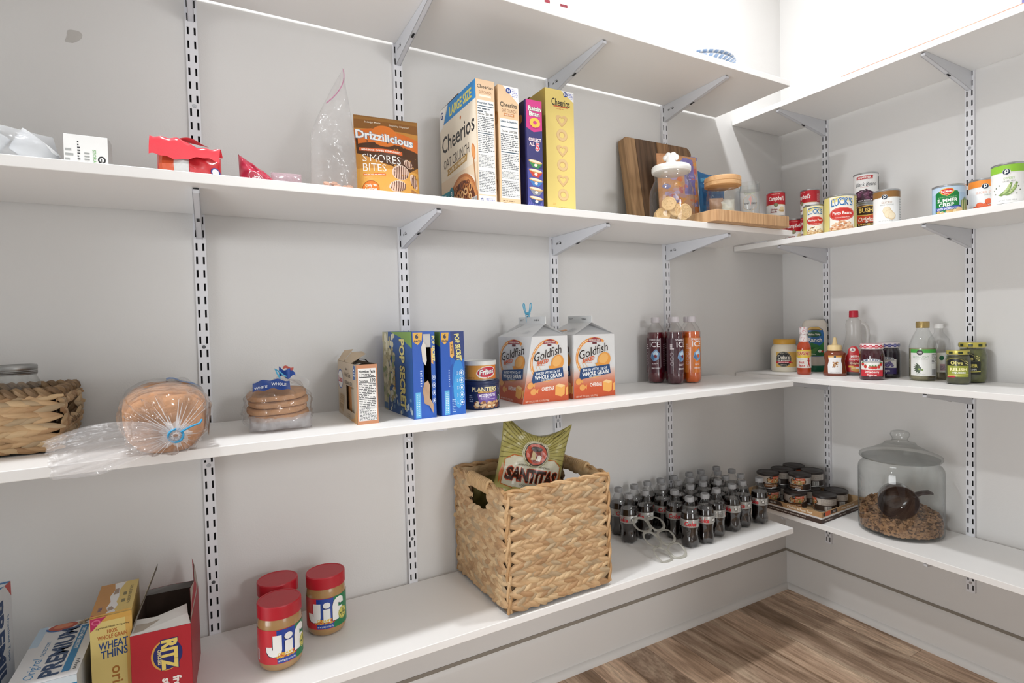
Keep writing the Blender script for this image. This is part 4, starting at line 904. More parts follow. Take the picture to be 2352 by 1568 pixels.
# --- small basket with a rope rim, and the jars standing in it
RIM = [M('#8f7454', 0.7, var=0.2, scale=90, bump=0.4, bscale=250), M('#7a6146', 0.7, var=0.2, scale=90, bump=0.4, bscale=250)]
t = thing('storage_basket', 'small woven basket with a brown rope rim, holding lidded jars', 'basket', (-2.625, -0.118, z+0.004), 0)
bw, bd, bh = 0.37, 0.185, 0.108
def bulge(zc): return 0.012*math.sin(PI*min(1, max(0, zc/bh)))-0.010*(1-zc/bh)
weave(t, lambda u, zc: (Vector((-bw/2+u, -bd/2-bulge(zc), zc)), Vector((1, 0, 0)), Vector((0, -1, 0))), bw, 0.003, bh, 10, 3, 0.022, 0.050, T_=0.006, wf=1.15, amp=0.24)
weave(t, lambda u, zc: (Vector((bw/2+bulge(zc), -bd/2+u, zc)), Vector((0, 1, 0)), Vector((1, 0, 0))), bd, 0.003, bh, 10, 4, 0.020, 0.046, hole=(0.045, 0.130, 0.052, 0.092), T_=0.006, wf=1.15, amp=0.24)
weave(t, lambda u, zc: (Vector((-bw/2+u, bd/2-0.004, zc)), Vector((1, 0, 0)), Vector((0, -1, 0))), bw, 0.05, bh, 5, 5, 0.034, 0.05, T_=0.004)
g = G(); q = 0.010
for a in ((-bw/2+q, -bd/2+q, 0.002, bw/2-q, -bd/2+q+0.003, bh), (-bw/2+q, bd/2-q, 0.002, bw/2-q, bd/2-q+0.003, bh), (-bw/2+q, -bd/2+q, 0.002, -bw/2+q+0.003, bd/2-q, bh), (-bw/2+q, -bd/2+q, 0.001, bw/2-q, bd/2-q, 0.004),
          (bw/2-q-0.003, -bd/2+q, 0.002, bw/2-q, bd/2-q, 0.05), (bw/2-q-0.003, -bd/2+q, 0.05, bw/2-q, -bd/2+0.045, bh), (bw/2-q-0.003, bd/2-0.055, 0.05, bw/2-q, bd/2-q, bh)): g.box(*a)
g.build('inner_wall', M('#6e5a42', 0.8, var=0.15, scale=60), t)
rp = lambda x, y, zz=bh+0.004: (x, y, zz)
rope(t, [rp(-bw/2, -bd/2), rp(bw/2-0.012, -bd/2), rp(bw/2, -bd/2+0.012), rp(bw/2, bd/2-0.012), rp(bw/2-0.012, bd/2), rp(-bw/2, bd/2)], 0.010, 'rope_rim', RIM)
rope(t, [rp(bw/2+0.004, -bd/2+0.045, 0.050), rp(bw/2+0.006, -bd/2+0.088, 0.048), rp(bw/2+0.004, -bd/2+0.130, 0.050)], 0.008, 'handle_binding', RIM)
rope(t, [rp(bw/2, -bd/2+0.040, 0.045), rp(bw/2, -bd/2+0.040, bh)], 0.008, 'handle_binding', RIM); rope(t, [rp(bw/2, -bd/2+0.135, 0.045), rp(bw/2, -bd/2+0.135, bh)], 0.008, 'handle_binding', RIM)
def mason(x, y, label, zz):
    t = thing('lidded_jar', label, 'jar', (x, y, z+zz), 0, 'jars in the small basket')
    G().lathe([(0.0001, 0), (0.038, 0), (0.042, 0.006), (0.043, 0.09), (0.041, 0.105), (0.036, 0.116), (0.036, 0.135)], 40).build('glass_body', clear_jar, t)
    prof = [(0.0365, 0.119), (0.0375, 0.1195), (0.0375, 0.1225), (0.0382, 0.1235), (0.0375, 0.1245), (0.0382, 0.1265), (0.0375, 0.128), (0.0382, 0.130), (0.0382, 0.136), (0.037, 0.138), (0.034, 0.1385)]
    G().lathe(prof, 48, close=False).build('screw_band', M('#9a9b9a', 0.3, 0.9), t)
    G().lathe([(0.0345, 0.1378), (0.033, 0.1385), (0.031, 0.1375), (0.0001, 0.1375)], 48, close=False).build('lid', M('#8d8f8c', 0.4, 0.8), t)
mason(-2.520, -0.130, 'glass jar with a grey metal screw lid, in the small rope-rimmed basket', 0.0285)
# --- bread loaf in a clear bag
def crust(name='crust', a='#8a5530', b='#c48a58'):
    return M('#b5855d', 0.8, var=0.34, scale=34, bump=1.0, bscale=110)
def cross(a, k=1.0, w=0.064, h=0.112):
    """mushroom loaf section, angle a from the bottom"""
    x = math.sin(a); y = -math.cos(a)
    sx = w*(abs(x)**0.75)*(1 if x >= 0 else -1); t_ = (y+1)/2
    wid = 0.86+0.16*math.sin(PI*min(1, max(0, (t_-0.25)/0.75)))
    yy = h*(0.5+0.5*(abs(y)**0.55)*(1 if y >= 0 else -1))
    return sx*wid*k, (yy-h/2)*k+h/2
t = thing('bread_loaf', 'big brown loaf in a clear bag tied at the front with blue wire', 'bread', (-2.267, -0.232, z+0.003), R(4))
ns = 11; ylo, yhi = -0.158, 0.150
for i in range(ns):
    g = G(); y0 = ylo+(yhi-ylo)*i/ns; y1 = ylo+(yhi-ylo)*(i+0.97)/ns; sc_ = [0.93, 1.0, 1.03, 1.05, 1.06, 1.06, 1.05, 1.04, 1.02, 1.0, 0.92][i]; dz = [0, 0.000, 0.002, 0.002, 0.004, 0.003, 0.004, 0.003, 0.002, 0.001, 0][i]
    nu = 36
    def fn(u, v, y0=y0, y1=y1, sc_=sc_, i=i, dz=dz):
        a = 2*PI*u; k = sc_*(1-0.05*(2*v-1)**6)
        e = [0.12, 0.75, 0.96, 1, 1, 0.96, 0.75, 0.12] if i == 0 else [0.75, 0.96, 1, 1, 1, 1, 0.96, 0.75]
        j = int(round(v*7)); k *= e[j] if (i not in (0, ns-1)) else ([0.02, 0.55, 0.80, 0.92, 0.98, 1, 1, 0.96][j] if i == 0 else [0.96, 1, 1, 0.98, 0.92, 0.8, 0.55, 0.02][j])
        x, zz = cross(a, k); n = noise.noise(Vector((x*40, zz*40, i*3+v)))*0.0025
        yb = y0+(y1-y0)*v
        if i == 0: yb = y0+(y1-y0)*[-0.25, -0.2, -0.1, 0.05, 0.25, 0.5, 0.8, 1][j]
        return (x*(1+n*8), yb, zz+n+dz if zz > 0.004 else zz+dz)
    g.grid(nu, 8, fn, wrap=True)
    for j in (0, 7):
        c = len(g.v); o = j*nu
        g.f.append(tuple(range(nu)) if j == 0 else tuple(o+k for k in reversed(range(nu)))); g.m.append(0)
    g.build('bread_slice', crust(), t)
neck = Vector((0.012, -0.205, 0.042))
def film(u, v):
    a = 2*PI*u
    if v > 0.22:
        s = (v-0.22)/0.78; y = -0.168+0.345*s; k = 1.10-0.45*max(0, (s-0.86)/0.14)**2-0.14*max(0, (0.18-s)/0.18)**1.5
        x, zz = cross(a, k); n = noise.noise(Vector((a*2.5, s*7, 3.1)))*0.006+0.0025*math.sin(a*19+s*5)*max(0, 1-s*2.2)
        r_ = Vector((x, 0, zz-0.056)); r_ = r_*(1+n*14); return (r_.x, y, max(-0.0005, r_.z+0.056+0.002))
    s = v/0.22; x, zz = cross(a, 0.98); q = s**0.75
    w_ = (1+0.10*math.sin(a*17+1.0)+0.07*math.sin(a*31))
    x2 = neck.x+(x-neck.x)*(0.075+0.925*q)*(w_ if s < 0.9 else 1); z2 = neck.z+(zz-neck.z)*(0.075+0.925*q)*(w_ if s < 0.9 else 1)
    return (x2, neck.y+(-0.168-neck.y)*(s**1.6), max(-0.0005, z2+0.002))
bread_film = glass('bread_film', (0.985, 0.98, 0.98), 0.09, 0.22, haze=0.05, hazecol=(0.95, 0.95, 0.96), bump=0.85, bscale=42)
G().grid(110, 46, film, wrap=True).build('bag_film', bread_film, t)
def tail(u, v):
    a = v; w0 = 0.010+0.068*a**0.9; c = neck+Vector((-0.175*a+0.004, -0.016*math.sin(PI*a)+0.085*a*a*0.4, -0.030*a+0.010*math.sin(PI*a)))
    d = Vector((-0.10*a-0.05, 0.35+0.5*a, 0.85-0.55*a)).normalized()
    p_ = c+d*(u-0.5)*2*w0; p_ += Vector((0.3, -0.7, 0.25))*(0.006*math.sin(u*26+a*3)+0.004*math.sin(u*47-2*a))*(0.35+a)
    return (p_.x, p_.y, max(0.0008, p_.z+0.002))
tail_film = glass('tail_film', (0.985, 0.98, 0.98), 0.1, 0.2, haze=0.16, hazecol=(0.93, 0.93, 0.94), bump=0.8, bscale=45)
G().grid(60, 26, tail).build('bag_tail', tail_film, t)
G().grid(60, 26, lambda u, v: tuple(Vector(tail(u, v))+Vector((-0.004, 0.010*math.sin(5*u)+0.006, 0.012*math.sin(PI*u)*v+0.001)))).build('bag_tail', tail_film, t)
g = G(); g.tube([neck+Vector((0.011*math.cos(a), -0.002+0.003*math.sin(2*a), 0.011*math.sin(a))) for a in [2*PI*k/16 for k in range(16)]], 0.0022, 6, closed=True); g.tube([neck+Vector((0.008, -0.006, 0.006)), neck+Vector((0.022, -0.010, 0.014)), neck+Vector((0.036, -0.006, 0.018)), neck+Vector((0.040, -0.004, 0.024))], 0.002, 6)
g.build('twist_tie', M('#3f9fd0', 0.4), t)
g = G(); rn = random.Random(15)
for k in range(30):      # pale strips along the film folds, highlights put into their colour
    a = 2*PI*k/30+rn.uniform(-0.08, 0.08); q1 = rn.uniform(0.35, 0.95); x, zz = cross(a, 1.04)
    pts = []
    for i in range(9):
        q = 0.10+q1*0.92*i/8; yy = neck.y+(-0.170-neck.y)*(min(1, q)**1.6)-0.004
        pts.append((neck.x+(x-neck.x)*q, yy, max(0.001, neck.z+(zz-neck.z)*q+0.002)))
    g.tube(pts, [rn.uniform(0.0012, 0.0026)*(1-0.75*i/8) for i in range(9)], 5, flat=0.5)
g.build('fold_highlight', glass('fold_highlight_film', (0.97, 0.97, 0.98), 0.08, 0.1, haze=0.42, hazecol=(0.95, 0.95, 0.96)), t)
g = G(); g.lathe([(0.004, -0.012), (0.008, -0.006), (0.007, 0.0), (0.011, 0.008), (0.022, 0.014)], 24, mod=lambda q, z_, a: q*(1+0.22*math.sin(9*a)), mat=Matrix.Translation(neck+Vector((0.0, 0.004, 0)))@Matrix.Rotation(R(-90), 4, 'X'), close=False); g.build('gathered_neck', glass('neck_film', (0.95, 0.95, 0.97), 0.1, 0.1, haze=0.6, hazecol=(0.95, 0.95, 0.96)), t)
# printed blue patch on the bag top and the bar-code panel on its side
g = G(); g.grid(10, 6, lambda u, v: (0.004+0.058*u, 0.03+0.05*v-0.02*u, 0.1225-0.020*u*u+0.002*math.sin(9*u))); g.build('blue_label', M('#2d6fb4', 0.35), t)
p = D(); p.text('Wheat', 20, 24, 9, '#dfe8f0', 34, 0.02, 0.2); p.text('Bakery', 26, 10, 7, '#dfe8f0', 30, 0.02, 0.2); p.build('lettering', t, lambda x, y, h: (0.008+x, 0.030+y-0.34*x, 0.1250-5.9*x*x))
p = D(); p.rect(0, 0, 34, 60, '#d9d6d2'); p.bars(4, 30, 24, 54, seed=3, bg=None); p.lines(4, 6, 28, 26, 5, '#6b86b0', 4); p.build('side_label', t, plane((0.0660, -0.135, 0.024), (0, 1, 0), (0.10, 0, 1)))

# --- smaller bread bag
t = thing('bread_bag', 'small bag of bread slices lying flat, tied on top', 'bread', (-2.055, -0.190, z+0.001), R(-4))
for i in range(4):
    sh = [(0.064*math.cos(a)*(abs(math.cos(a))**-0.35 if abs(math.cos(a)) > 0.05 else 1)*0.98, 0.055*math.sin(a)) for a in [2*PI*k/26 for k in range(26)]]
    g = G(); rings = []
    for kz, kk in ((0, 0.93), (0.002, 0.985), (0.006, 1.0), (0.0115, 0.985), (0.0135, 0.93)):
        rings += [(x*kk, y*kk, kz) for x, y in sh]
    n = 26; g.add(rings, [(r_*n+k, r_*n+(k+1) % n, (r_+1)*n+(k+1) % n, (r_+1)*n+k) for r_ in range(4) for k in range(n)]+[tuple(reversed(range(n))), tuple(4*n+k for k in range(n))])
    g.build('bread_slice', M('#b78a62', 0.8, var=0.16, scale=40, bump=0.5, bscale=150), t, loc=(0.002*(-1)**i, 0.003*i-0.004, 0.026+0.0145*i), rot=(R(6), R(-2), R(3*(-1)**i)))
def blob(u, v):
    a = 2*PI*u; s = v
    if s < 0.78:
        q = s/0.78; k = (1-(2*q-1)**4*0.30); x = 0.072*math.cos(a)*(abs(math.cos(a))+0.15)**-0.22*k*1.02; y = 0.064*math.sin(a)*k; zz = 0.002+0.090*q
        if q < 0.25: x *= 1.04; y *= 1.10+0.1*math.sin(5*a)*0.3
    else:
        q = (s-0.78)/0.22; k = 0.70*(1-q)**1.1+0.06; x = 0.072*math.cos(a)*k+0.010*q; y = 0.064*math.sin(a)*k; zz = 0.092+0.026*q
        x *= 1+0.10*math.sin(a*13)*(1-abs(2*q-1)); y *= 1+0.10*math.sin(a*13+1)*(1-abs(2*q-1))
    n = noise.noise(Vector((x*60, y*60, zz*60)))*0.008; l = math.hypot(x, y)+1e-6
    return (x+x/l*n, y+y/l*n, max(0.0006, zz+n*0.4))
G().grid(90, 34, blob, wrap=True).build('bag_film', bread_film, t)
P11 = Pillow(0.125, 0.034, 0.07, puff(0.4, 0.5), lump=0.012, seed=61, ls=16)
P11.mesh(G(), 34, 14).build('crumpled_bag_end', glass('white_film', (0.93, 0.93, 0.95), 0.12, 0.2, haze=0.42, hazecol=(0.88, 0.88, 0.9), bump=0.8, bscale=55), t, loc=(0.004, -0.036, 0.0005))
g = G(); g.grid(22, 8, lambda u, v: (-0.050+0.075*u, -0.050-0.012*math.sin(PI*u)+0.032*v+0.002*math.sin(20*u), 0.0880+0.018*v+0.006*math.sin(PI*u)+0.002*math.sin(15*u+4*v))); g.build('blue_label', M('#2a4f9e', 0.35, var=0.1, scale=60), t)
p = D(); p.text('WHITE', 16, 6, 8, '#e9eef4', 26, 0.03, 0.1); p.text('WHOLE', 52, 13, 9, '#e9eef4', 30, 0.03, 0.1); p.build('lettering', t, lambda x, y, h: (-0.050+x, -0.0560-0.010*math.sin(PI*x/0.075)+0.032*y/0.034, 0.0905+0.018*y/0.034+0.006*math.sin(PI*x/0.075)+0.001))
g = G(); g.grid(12, 6, lambda u, v: (0.004+0.034*u, -0.012+0.006*math.sin(8*u), 0.114+0.022*v*(1-0.4*u)+0.004*math.sin(9*u+2*v))); g.build('bag_top', M('#2c52a4', 0.35), t)
g = G(); g.grid(12, 6, lambda u, v: (0.016+0.050*u, -0.006+0.010*math.sin(5*u), 0.108-0.02*u+0.028*v*(1-0.5*u)+0.003*math.sin(9*u))); g.build('bag_top', clear_bag, t)
g = G(); g.tube([(0.006, -0.016, 0.112), (0.000, -0.018, 0.124), (-0.004, -0.016, 0.134), (0.004, -0.014, 0.128), (0.014, -0.014, 0.118), (0.022, -0.012, 0.114)], 0.0018, 6); g.build('twist_tie', M('#58b0d8', 0.4), t)
g = G(); g.grid(8, 5, lambda u, v: (0.012+0.022*u, -0.016, 0.132+0.006*v+0.003*math.sin(6*u))); g.build('red_print', M('#b04a3c', 0.4), t)

# --- beige cracker box, opened
w_, d_, h_ = 0.0475, 0.235, 0.138
t = thing('cracker_box', 'beige cracker box with a torn open top and a window in its side', 'box', (-1.8715, -0.154, z), R(-1))
f, l, r = shell(t, w_, d_, h_, '#c8b49b', '#8d7c68', ('l', 0.110, 0.022, 0.200, 0.082))
p = D(); p.rect(0, 82.5, 235, 138, '#c6b39a'); p.rect(0, 0, 109.5, 82, '#c6b39a'); p.rect(200.5, 0, 235, 138, '#cbb89f'); p.rect(110, 0, 200, 21.5, '#c4b096'); p.poly([(150, 0), (235, 0), (235, 40), (205, 12)], '#dba868')
p.ell(36, 92, 34, 25, '#f0ece6', 30); p.ring(36, 92, 34, 25, 3, '#3a5ca8', 30); p.text('Lance', 36, 92, 15, '#c62f3a', 52, 0.03, 0.1); p.text('Made with', 118, 122, 6, '#5b4936', 30, 0.01); p.text('Whole Grain', 128, 108, 11, '#5b4936', 74, 0.02); p.text('CHEDDAR CHEESE', 138, 88.5, 8, '#4b3c2e', 92, 0.02)
p.poly([(196, 100), (226, 104), (226, 134), (206, 136), (196, 124)], '#39609e'); p.lines(203, 108, 222, 128, 3, '#e4ecf4', 4, gap=False)
for k in range(4): p.poly([(10+5*k, 16+7*k), (60+6*k, 8+10*k), (66+6*k, 22+10*k), (16+5*k, 34+7*k)], ['#b99a70', '#a98a62', '#c4a67c', '#b4956a'][k]); p.lines(14+5*k, 18+7*k, 60+5*k, 26+9*k, 3, '#8f7350', k)
p.lines(120, 4, 150, 14, 2, '#8d7a62', 8); p.build('side_print', t, l)
p = D(); p.rect(0, 0, 47.5, 138, '#c98a62'); p.rect(3.5, 8, 44.5, 129, '#efeeeb'); p.text('Nutrition Facts', 24, 122, 6, '#1c1c1e', 37, 0.04); p.lines(5, 110, 42, 117, 2, '#333333', 3); p.rect(5, 107.5, 43, 109.5, '#1e1e20'); p.text('Calories', 15, 100, 5, '#1c1c1e', 20, 0.03); p.text('190', 37, 101, 7, '#1c1c1e', 11, 0.03); p.rect(5, 95.5, 43, 96.8, '#1e1e20')
p.lines(5, 60, 43, 95, 9, '#4a4a4c', 5); p.rect(5, 57.5, 43, 59.5, '#1e1e20'); p.lines(5, 40, 43, 56, 4, '#555555', 6); p.rect(5, 38, 43, 39, '#1e1e20'); p.lines(5, 9, 43, 37, 10, '#3c3c3e', 7); p.build('facts_print', t, f)
# torn lid: a raised flap at the left, a lower one over the front
g = G(); g.add([(-w_/2, d_/2, h_), (-w_/2, 0.030, h_+0.002), (-w_/2+0.018, 0.020, h_+0.026), (-w_/2+0.030, 0.060, h_+0.030), (-w_/2+0.016, d_/2-0.01, h_+0.026)], [(0, 1, 2, 3, 4)]); g.add([(-w_/2, 0.028, h_+0.001), (-w_/2, -0.055, h_), (w_/2-0.014, -0.070, h_+0.022), (w_/2-0.008, 0.0, h_+0.026), (-w_/2+0.018, 0.022, h_+0.024)], [(0, 1, 2, 3, 4)])
g.build('lid_flap', M('#c3ae92', 0.6), t, smooth=False)
p = D(); p.ell(0, 0, 17, 8, '#efeae2', 20); p.ring(0, 0, 17, 8, 1.6, '#3a5ca8', 20); p.text('Lance', 0, 0, 6, '#c62f3a', 24, 0.02); p.build('lid_print', t, plane((0.000, -0.032, h_+0.0172), (0.10, -0.80, 0), (0.72, 0.1, 0.55)))
g = G(); g.grid(10, 5, lambda u, v: (-w_/2+0.006+(w_-0.010)*u, -d_/2+0.002+0.075*v, h_+0.001+0.004*math.sin(PI*u)*(1-v)-0.004*v)); g.build('inner_flap', M('#dcd9d4', 0.6), t)
g = G(); g.tube([(-w_/2+0.004, -0.06, h_-0.004), (-0.004, -0.055, h_+0.010), (0.012, -0.05, h_+0.008), (0.02, -0.045, h_)], 0.003, 6, flat=0.4); g.build('torn_strip', M('#2c2724', 0.5), t)
for k in range(3):
    g = G(); g.box(-0.018, -0.098+0.042*k, 0.002, 0.016, -0.062+0.042*k, 0.088-0.01*(k % 2)); g.build('cracker_packet', M(['#d9a46a', '#d8cdb4', '#c98a4e'][k], 0.35, var=0.08, scale=50), t, bevel=0.005)
p = D(); p.poly([(0, 22), (30, 26), (30, 62), (0, 64)], '#e0a050'); p.lines(3, 50, 26, 60, 2, '#6d4a2a', 3); p.ell(16, 34, 8, 9, '#c6473c', 16); p.text('60', 16, 34, 7, '#f3e3d2', 9, 0.03); p.build('packet_print', t, plane((-0.0183, -0.062, 0.004), (0, -1, 0), (0, 0, 1)))

# --- two blue popcorn boxes
def pop_front(p, w, torn):
    p.text('6', 13 if torn else 16, 196, 11, '#1c2f5e', 8, 0.04) 
w_, d_, h_ = 0.057, 0.232, 0.210
t = thing('popcorn_box', 'blue popcorn box with its front torn open, left of the pair', 'box', (-1.7435, -0.1655, z), R(2))
f, l, r = shell(t, w_, d_, h_, '#1d58b4', '#4a4238', ('f', 0.0275, 0.036, 0.0465, 0.204), top=True)
p = D(clip=(0, 0, 232, 210)); p.rect(0, 0, 232, 210, '#24589e'); p.poly([(0, 0), (0, 210), (50, 210), (40, 150), (64, 100), (34, 0)], '#b9b79a'); rn = random.Random(5)
for i in range(90): p.ell(rn.uniform(2, 95), rn.uniform(30, 200), rn.uniform(7, 13), rn.uniform(6, 11), rn.choice(['#d9d2b0', '#c9bf96', '#e6e0c6', '#b0a67c', '#8fa06a']), 9)
p.poly([(70, 210), (232, 210), (232, 170), (150, 196)], '#7aa04a'); p.rect(2, 4, 34, 20, '#4a78ac')
for i in range(26): p.ell(rn.uniform(60, 228), rn.uniform(4, 60), rn.uniform(4, 8), rn.uniform(4, 8), rn.choice(['#dfe3d9', '#b9c7cf', '#6d94bd', '#ccd4d2']), 8)
p.text('POP SECRET', 158, 104, 34, '#e8dc8a', 176, 0.04, rot=-PI/2, out='#1d3f7a', ow=0.05); p.text('BUTTER', 96, 84, 11, '#e0b44c', 50, 0.03, rot=-PI/2); p.build('side_print', t, l)
p = D(clip=(0, 0, 57, 210)); p.rect(0, 0, 27, 210, '#1c56b6'); p.rect(47, 0, 57, 210, '#1b57b2'); p.rect(27, 0, 47, 35.5, '#1c58b8'); p.rect(27, 204.5, 47, 210, '#1c56b6')
p.poly([(2, 208), (26, 208), (24, 188), (14, 178), (2, 186)], '#e2b04a'); p.text('6', 12, 199, 10, '#1d2d55', 8, 0.05); p.text('BAGS', 13, 187, 5, '#1d2d55', 17, 0.03); p.rect(5, 2, 18, 64, '#5fb4e2'); p.lines(8, 6, 10.5, 60, 12, '#e4f1f8', 5); p.lines(12, 6, 15, 60, 12, '#e4f1f8', 6)
p.lines(18, 76, 24, 118, 7, '#c8d8ee', 7); p.poly([(47, 170), (52, 170), (52, 130), (47, 134)], '#e2a24a'); p.text('POP SECRET', 53, 168, 6.5, '#e8dc8a', 62, 0.04, rot=-PI/2)
for k in range(4): p.ring(52.5, 98-19*k, 4.2, 6.5, 0.8, '#dfeaf4', 16); p.ell(52.5, 98-19*k, 2, 3, '#dfeaf4', 10)
p.build('front_print', t, f)
g = G(); g.add([(-0.0012, -d_/2-0.0008, 0.036), (0.010, -d_/2-0.003, 0.030), (0.017, -d_/2-0.010, 0.012), (0.0185, -d_/2-0.007, 0.034), (0.010, -d_/2-0.004, 0.05), (0.012, -d_/2-0.005, 0.078), (0.008, -d_/2-0.003, 0.092), (-0.001, -d_/2-0.002, 0.086), (-0.006, -d_/2-0.0015, 0.068), (-0.003, -d_/2-0.001, 0.05)], [tuple(range(10))])
g.build('torn_flap', M('#b8977a', 0.7, var=0.1), t, smooth=False)
g = G(); g.add([(-0.0012, -d_/2-0.001, 0.186), (0.0045, -d_/2-0.002, 0.178), (0.006, -d_/2-0.003, 0.140), (0.003, -d_/2-0.002, 0.128), (-0.004, -d_/2-0.0015, 0.140), (-0.0065, -d_/2-0.001, 0.172)], [tuple(range(6))]); g.build('torn_flap', M('#d9d4ca', 0.7), t, smooth=False)
g = G(); g.box(-0.002, -d_/2+0.012, 0.0, 0.018, -d_/2+0.016, 0.072); g.build('inner_panel', M('#c9c7c4', 0.6), t, smooth=False); g = G(); g.box(-0.001, -d_/2+0.0005, 0.172, 0.0185, -d_/2+0.002, 0.204); g.build('inner_panel', M('#c9c7c4', 0.6), t, smooth=False)
P12 = Pillow(0.046, 0.10, 0.05, puff(0.5, 0.5), lump=0.012, seed=71, ls=15); P12.mesh(G(), 18, 24).build('popcorn_bag', M('#1b1a1b', 0.25), t, loc=(0.004, -0.070, 0.006))
w_ = 0.064
t = thing('popcorn_box', 'closed blue popcorn box, right of the torn one', 'box', (-1.6705, -0.160, z), R(3.5))
G().box(-w_/2, -d_/2, 0, w_/2, d_/2, h_-0.002).build('carton', M('#1d5cb8', 0.4, var=0.02), t, smooth=False, bevel=0.0007); f = plane((-w_/2, -d_/2, 0), (1, 0, 0), (0, 0, 1)); l = plane((-w_/2, d_/2, 0), (0, -1, 0), (0, 0, 1))
p = D(clip=(0, 0, 64, 208)); p.rect(0, 0, 64, 208, '#1f62bd'); p.rect(0, 0, 27, 208, '#1c56b6'); p.poly([(27, 208), (64, 208), (64, 140), (44, 130), (27, 150)], '#2a3d7c'); p.poly([(24, 120), (31, 128), (36, 118), (36, 80), (29, 72), (24, 84)], '#1a4fa6')
p.ell(46, 90, 16, 50, '#2f86d2', 20); p.ell(46, 60, 14, 44, '#3fa0e0', 20)
p.poly([(3, 206), (23, 206), (21, 186), (12, 176), (3, 184)], '#e2b04a'); p.text('6', 12, 197, 10, '#1d2d55', 8, 0.05); p.text('BAGS', 12, 185, 5, '#1d2d55', 16, 0.03); p.poly([(25, 182), (34, 184), (36, 148), (31, 142), (25, 146)], '#e8b25a'); p.text('BUTTER', 29.5, 164, 4.5, '#6d4a1c', 26, 0.03, rot=-PI/2)
p.text('POP SECRET', 47, 168, 12, '#eae08e', 68, 0.04, rot=-PI/2+0.10, out='#1d2f66', ow=0.05)
p.rect(8, 2, 21, 62, '#5fb4e2'); p.lines(11, 6, 13.5, 58, 12, '#e4f1f8', 5); p.lines(15, 6, 18, 58, 12, '#e4f1f8', 6); p.lines(20, 70, 23, 114, 8, '#c8d8ee', 7)
for k in range(5): p.ring(55, 104-18.5*k, 6.5, 7.5, 0.9, '#e6eff8', 18); p.ell(55, 104-18.5*k, 3, 3.6, '#e6eff8', 10); p.lines(42, 100-18.5*k, 46, 108-18.5*k, 3, '#cfe0f2', k)
p.lines(28, 6, 38, 40, 8, '#b8d2ee', 9); p.build('front_print', t, f)
p = D(); p.rect(0, 0, 232, 208, '#1c4f9e'); p.poly([(100, 208), (232, 208), (232, 170)], '#7aa04a'); p.text('POP SECRET', 170, 104, 30, '#e8dc8a', 170, 0.04, rot=-PI/2); p.build('side_print', t, l)
# --- snack tins, one on the other
px_, py_ = -1.556, -0.208
t = thing('nut_can', 'dark blue can of mixed nuts under the small dip can', 'can', (px_, py_, z), facing(px_, py_, 6)); r_ = 0.0472
G().lathe([(r_*0.96, 0), (r_*1.0, 0.002), (r_*0.985, 0.004), (r_*0.985, 0.066), (r_*1.01, 0.067), (r_*1.02, 0.069), (r_*1.02, 0.0735), (r_*0.99, 0.0755), (0.0001, 0.0755)], 48).build('can_body', M('#1c2a50', 0.35), t)
p = D(0.35, clip=(-149, 4, 149, 66)); p.rect(-60, 4, 80, 66, '#1a2850'); p.text('PLANTERS', 4, 54, 11, '#e9d9a4', 70, 0.03); p.rect(-14, 44, 34, 48.5, '#d8a85a'); p.text('SALTED', 9, 46.2, 3.4, '#3c2a1a', 18, 0.02); p.poly([(-16, 42), (38, 46), (42, 22), (-12, 18)], '#6a4a9a'); p.text('MIXED NUTS', 11, 38, 7, '#efe9f2', 46, 0.03, slope=0.03); p.lines(-8, 27, 32, 33, 2, '#d6c9e2', 4)
rn = random.Random(4)
for i in range(42): p.ell(rn.uniform(-22, 44), rn.uniform(4, 20), rn.uniform(4, 7.5), rn.uniform(2.6, 4), rn.choice(['#d9b48a', '#b9824e', '#e8cfa8', '#8a5230', '#c99a66', '#6d3a22']), 10, rot=rn.uniform(-1, 1))
p.ring(52, 28, 7, 8, 1, '#dfe5da', 18); p.ell(52, 28, 4, 5, '#3c6a4c', 14); p.lines(48, 42, 56, 60, 5, '#a9b2c8', 4); p.lines(-40, 20, -28, 40, 4, '#a9b2c8', 3); p.build('label_print', t, cyl(r_*0.987), bis=3)
t = thing('dip_can', 'small orange dip can with a white lid, on the nut can', 'can', (px_-0.003, py_, z+0.0757), facing(px_, py_, 4)); r_ = 0.0418
G().lathe([(r_*0.94, 0), (r_, 0.001), (r_, 0.0028), (r_*0.975, 0.004), (r_*0.975, 0.045), (0.0001, 0.045)], 44).build('can_body', tin, t)
G().lathe([(r_*1.0, 0.0405), (r_*1.045, 0.041), (r_*1.045, 0.050), (r_*1.02, 0.052), (r_*0.97, 0.052), (r_*0.95, 0.0495), (0.0001, 0.0495)], 48).build('lid', M('#dfe0dc', 0.4), t)
p = D(0.35); p.rect(-60, 4, 70, 40.5, '#d99a48'); p.rect(30, 4, 70, 40.5, '#e2822e'); p.ell(16, 22, 29, 16, '#f3efe6', 28, rot=0.12); p.ell(16, 23, 26, 13.5, '#c3283a', 28, rot=0.12); p.text('Fritos', 16, 24, 13, '#f6f2ea', 42, 0.03, 0.12, slope=0.12, out='#2a3f86', ow=0.03); p.lines(14, 6, 44, 10, 1, '#c9502c', 4); p.text('NET WT 9 OZ', -28, 8, 3, '#6b3f14', 20, 0.01); p.rect(-60, 4, -46, 40, '#c9bfae'); p.lines(-59, 6, -47, 38, 8, '#6d665c', 5); p.build('label_print', t, cyl(r_*0.977), bis=3)

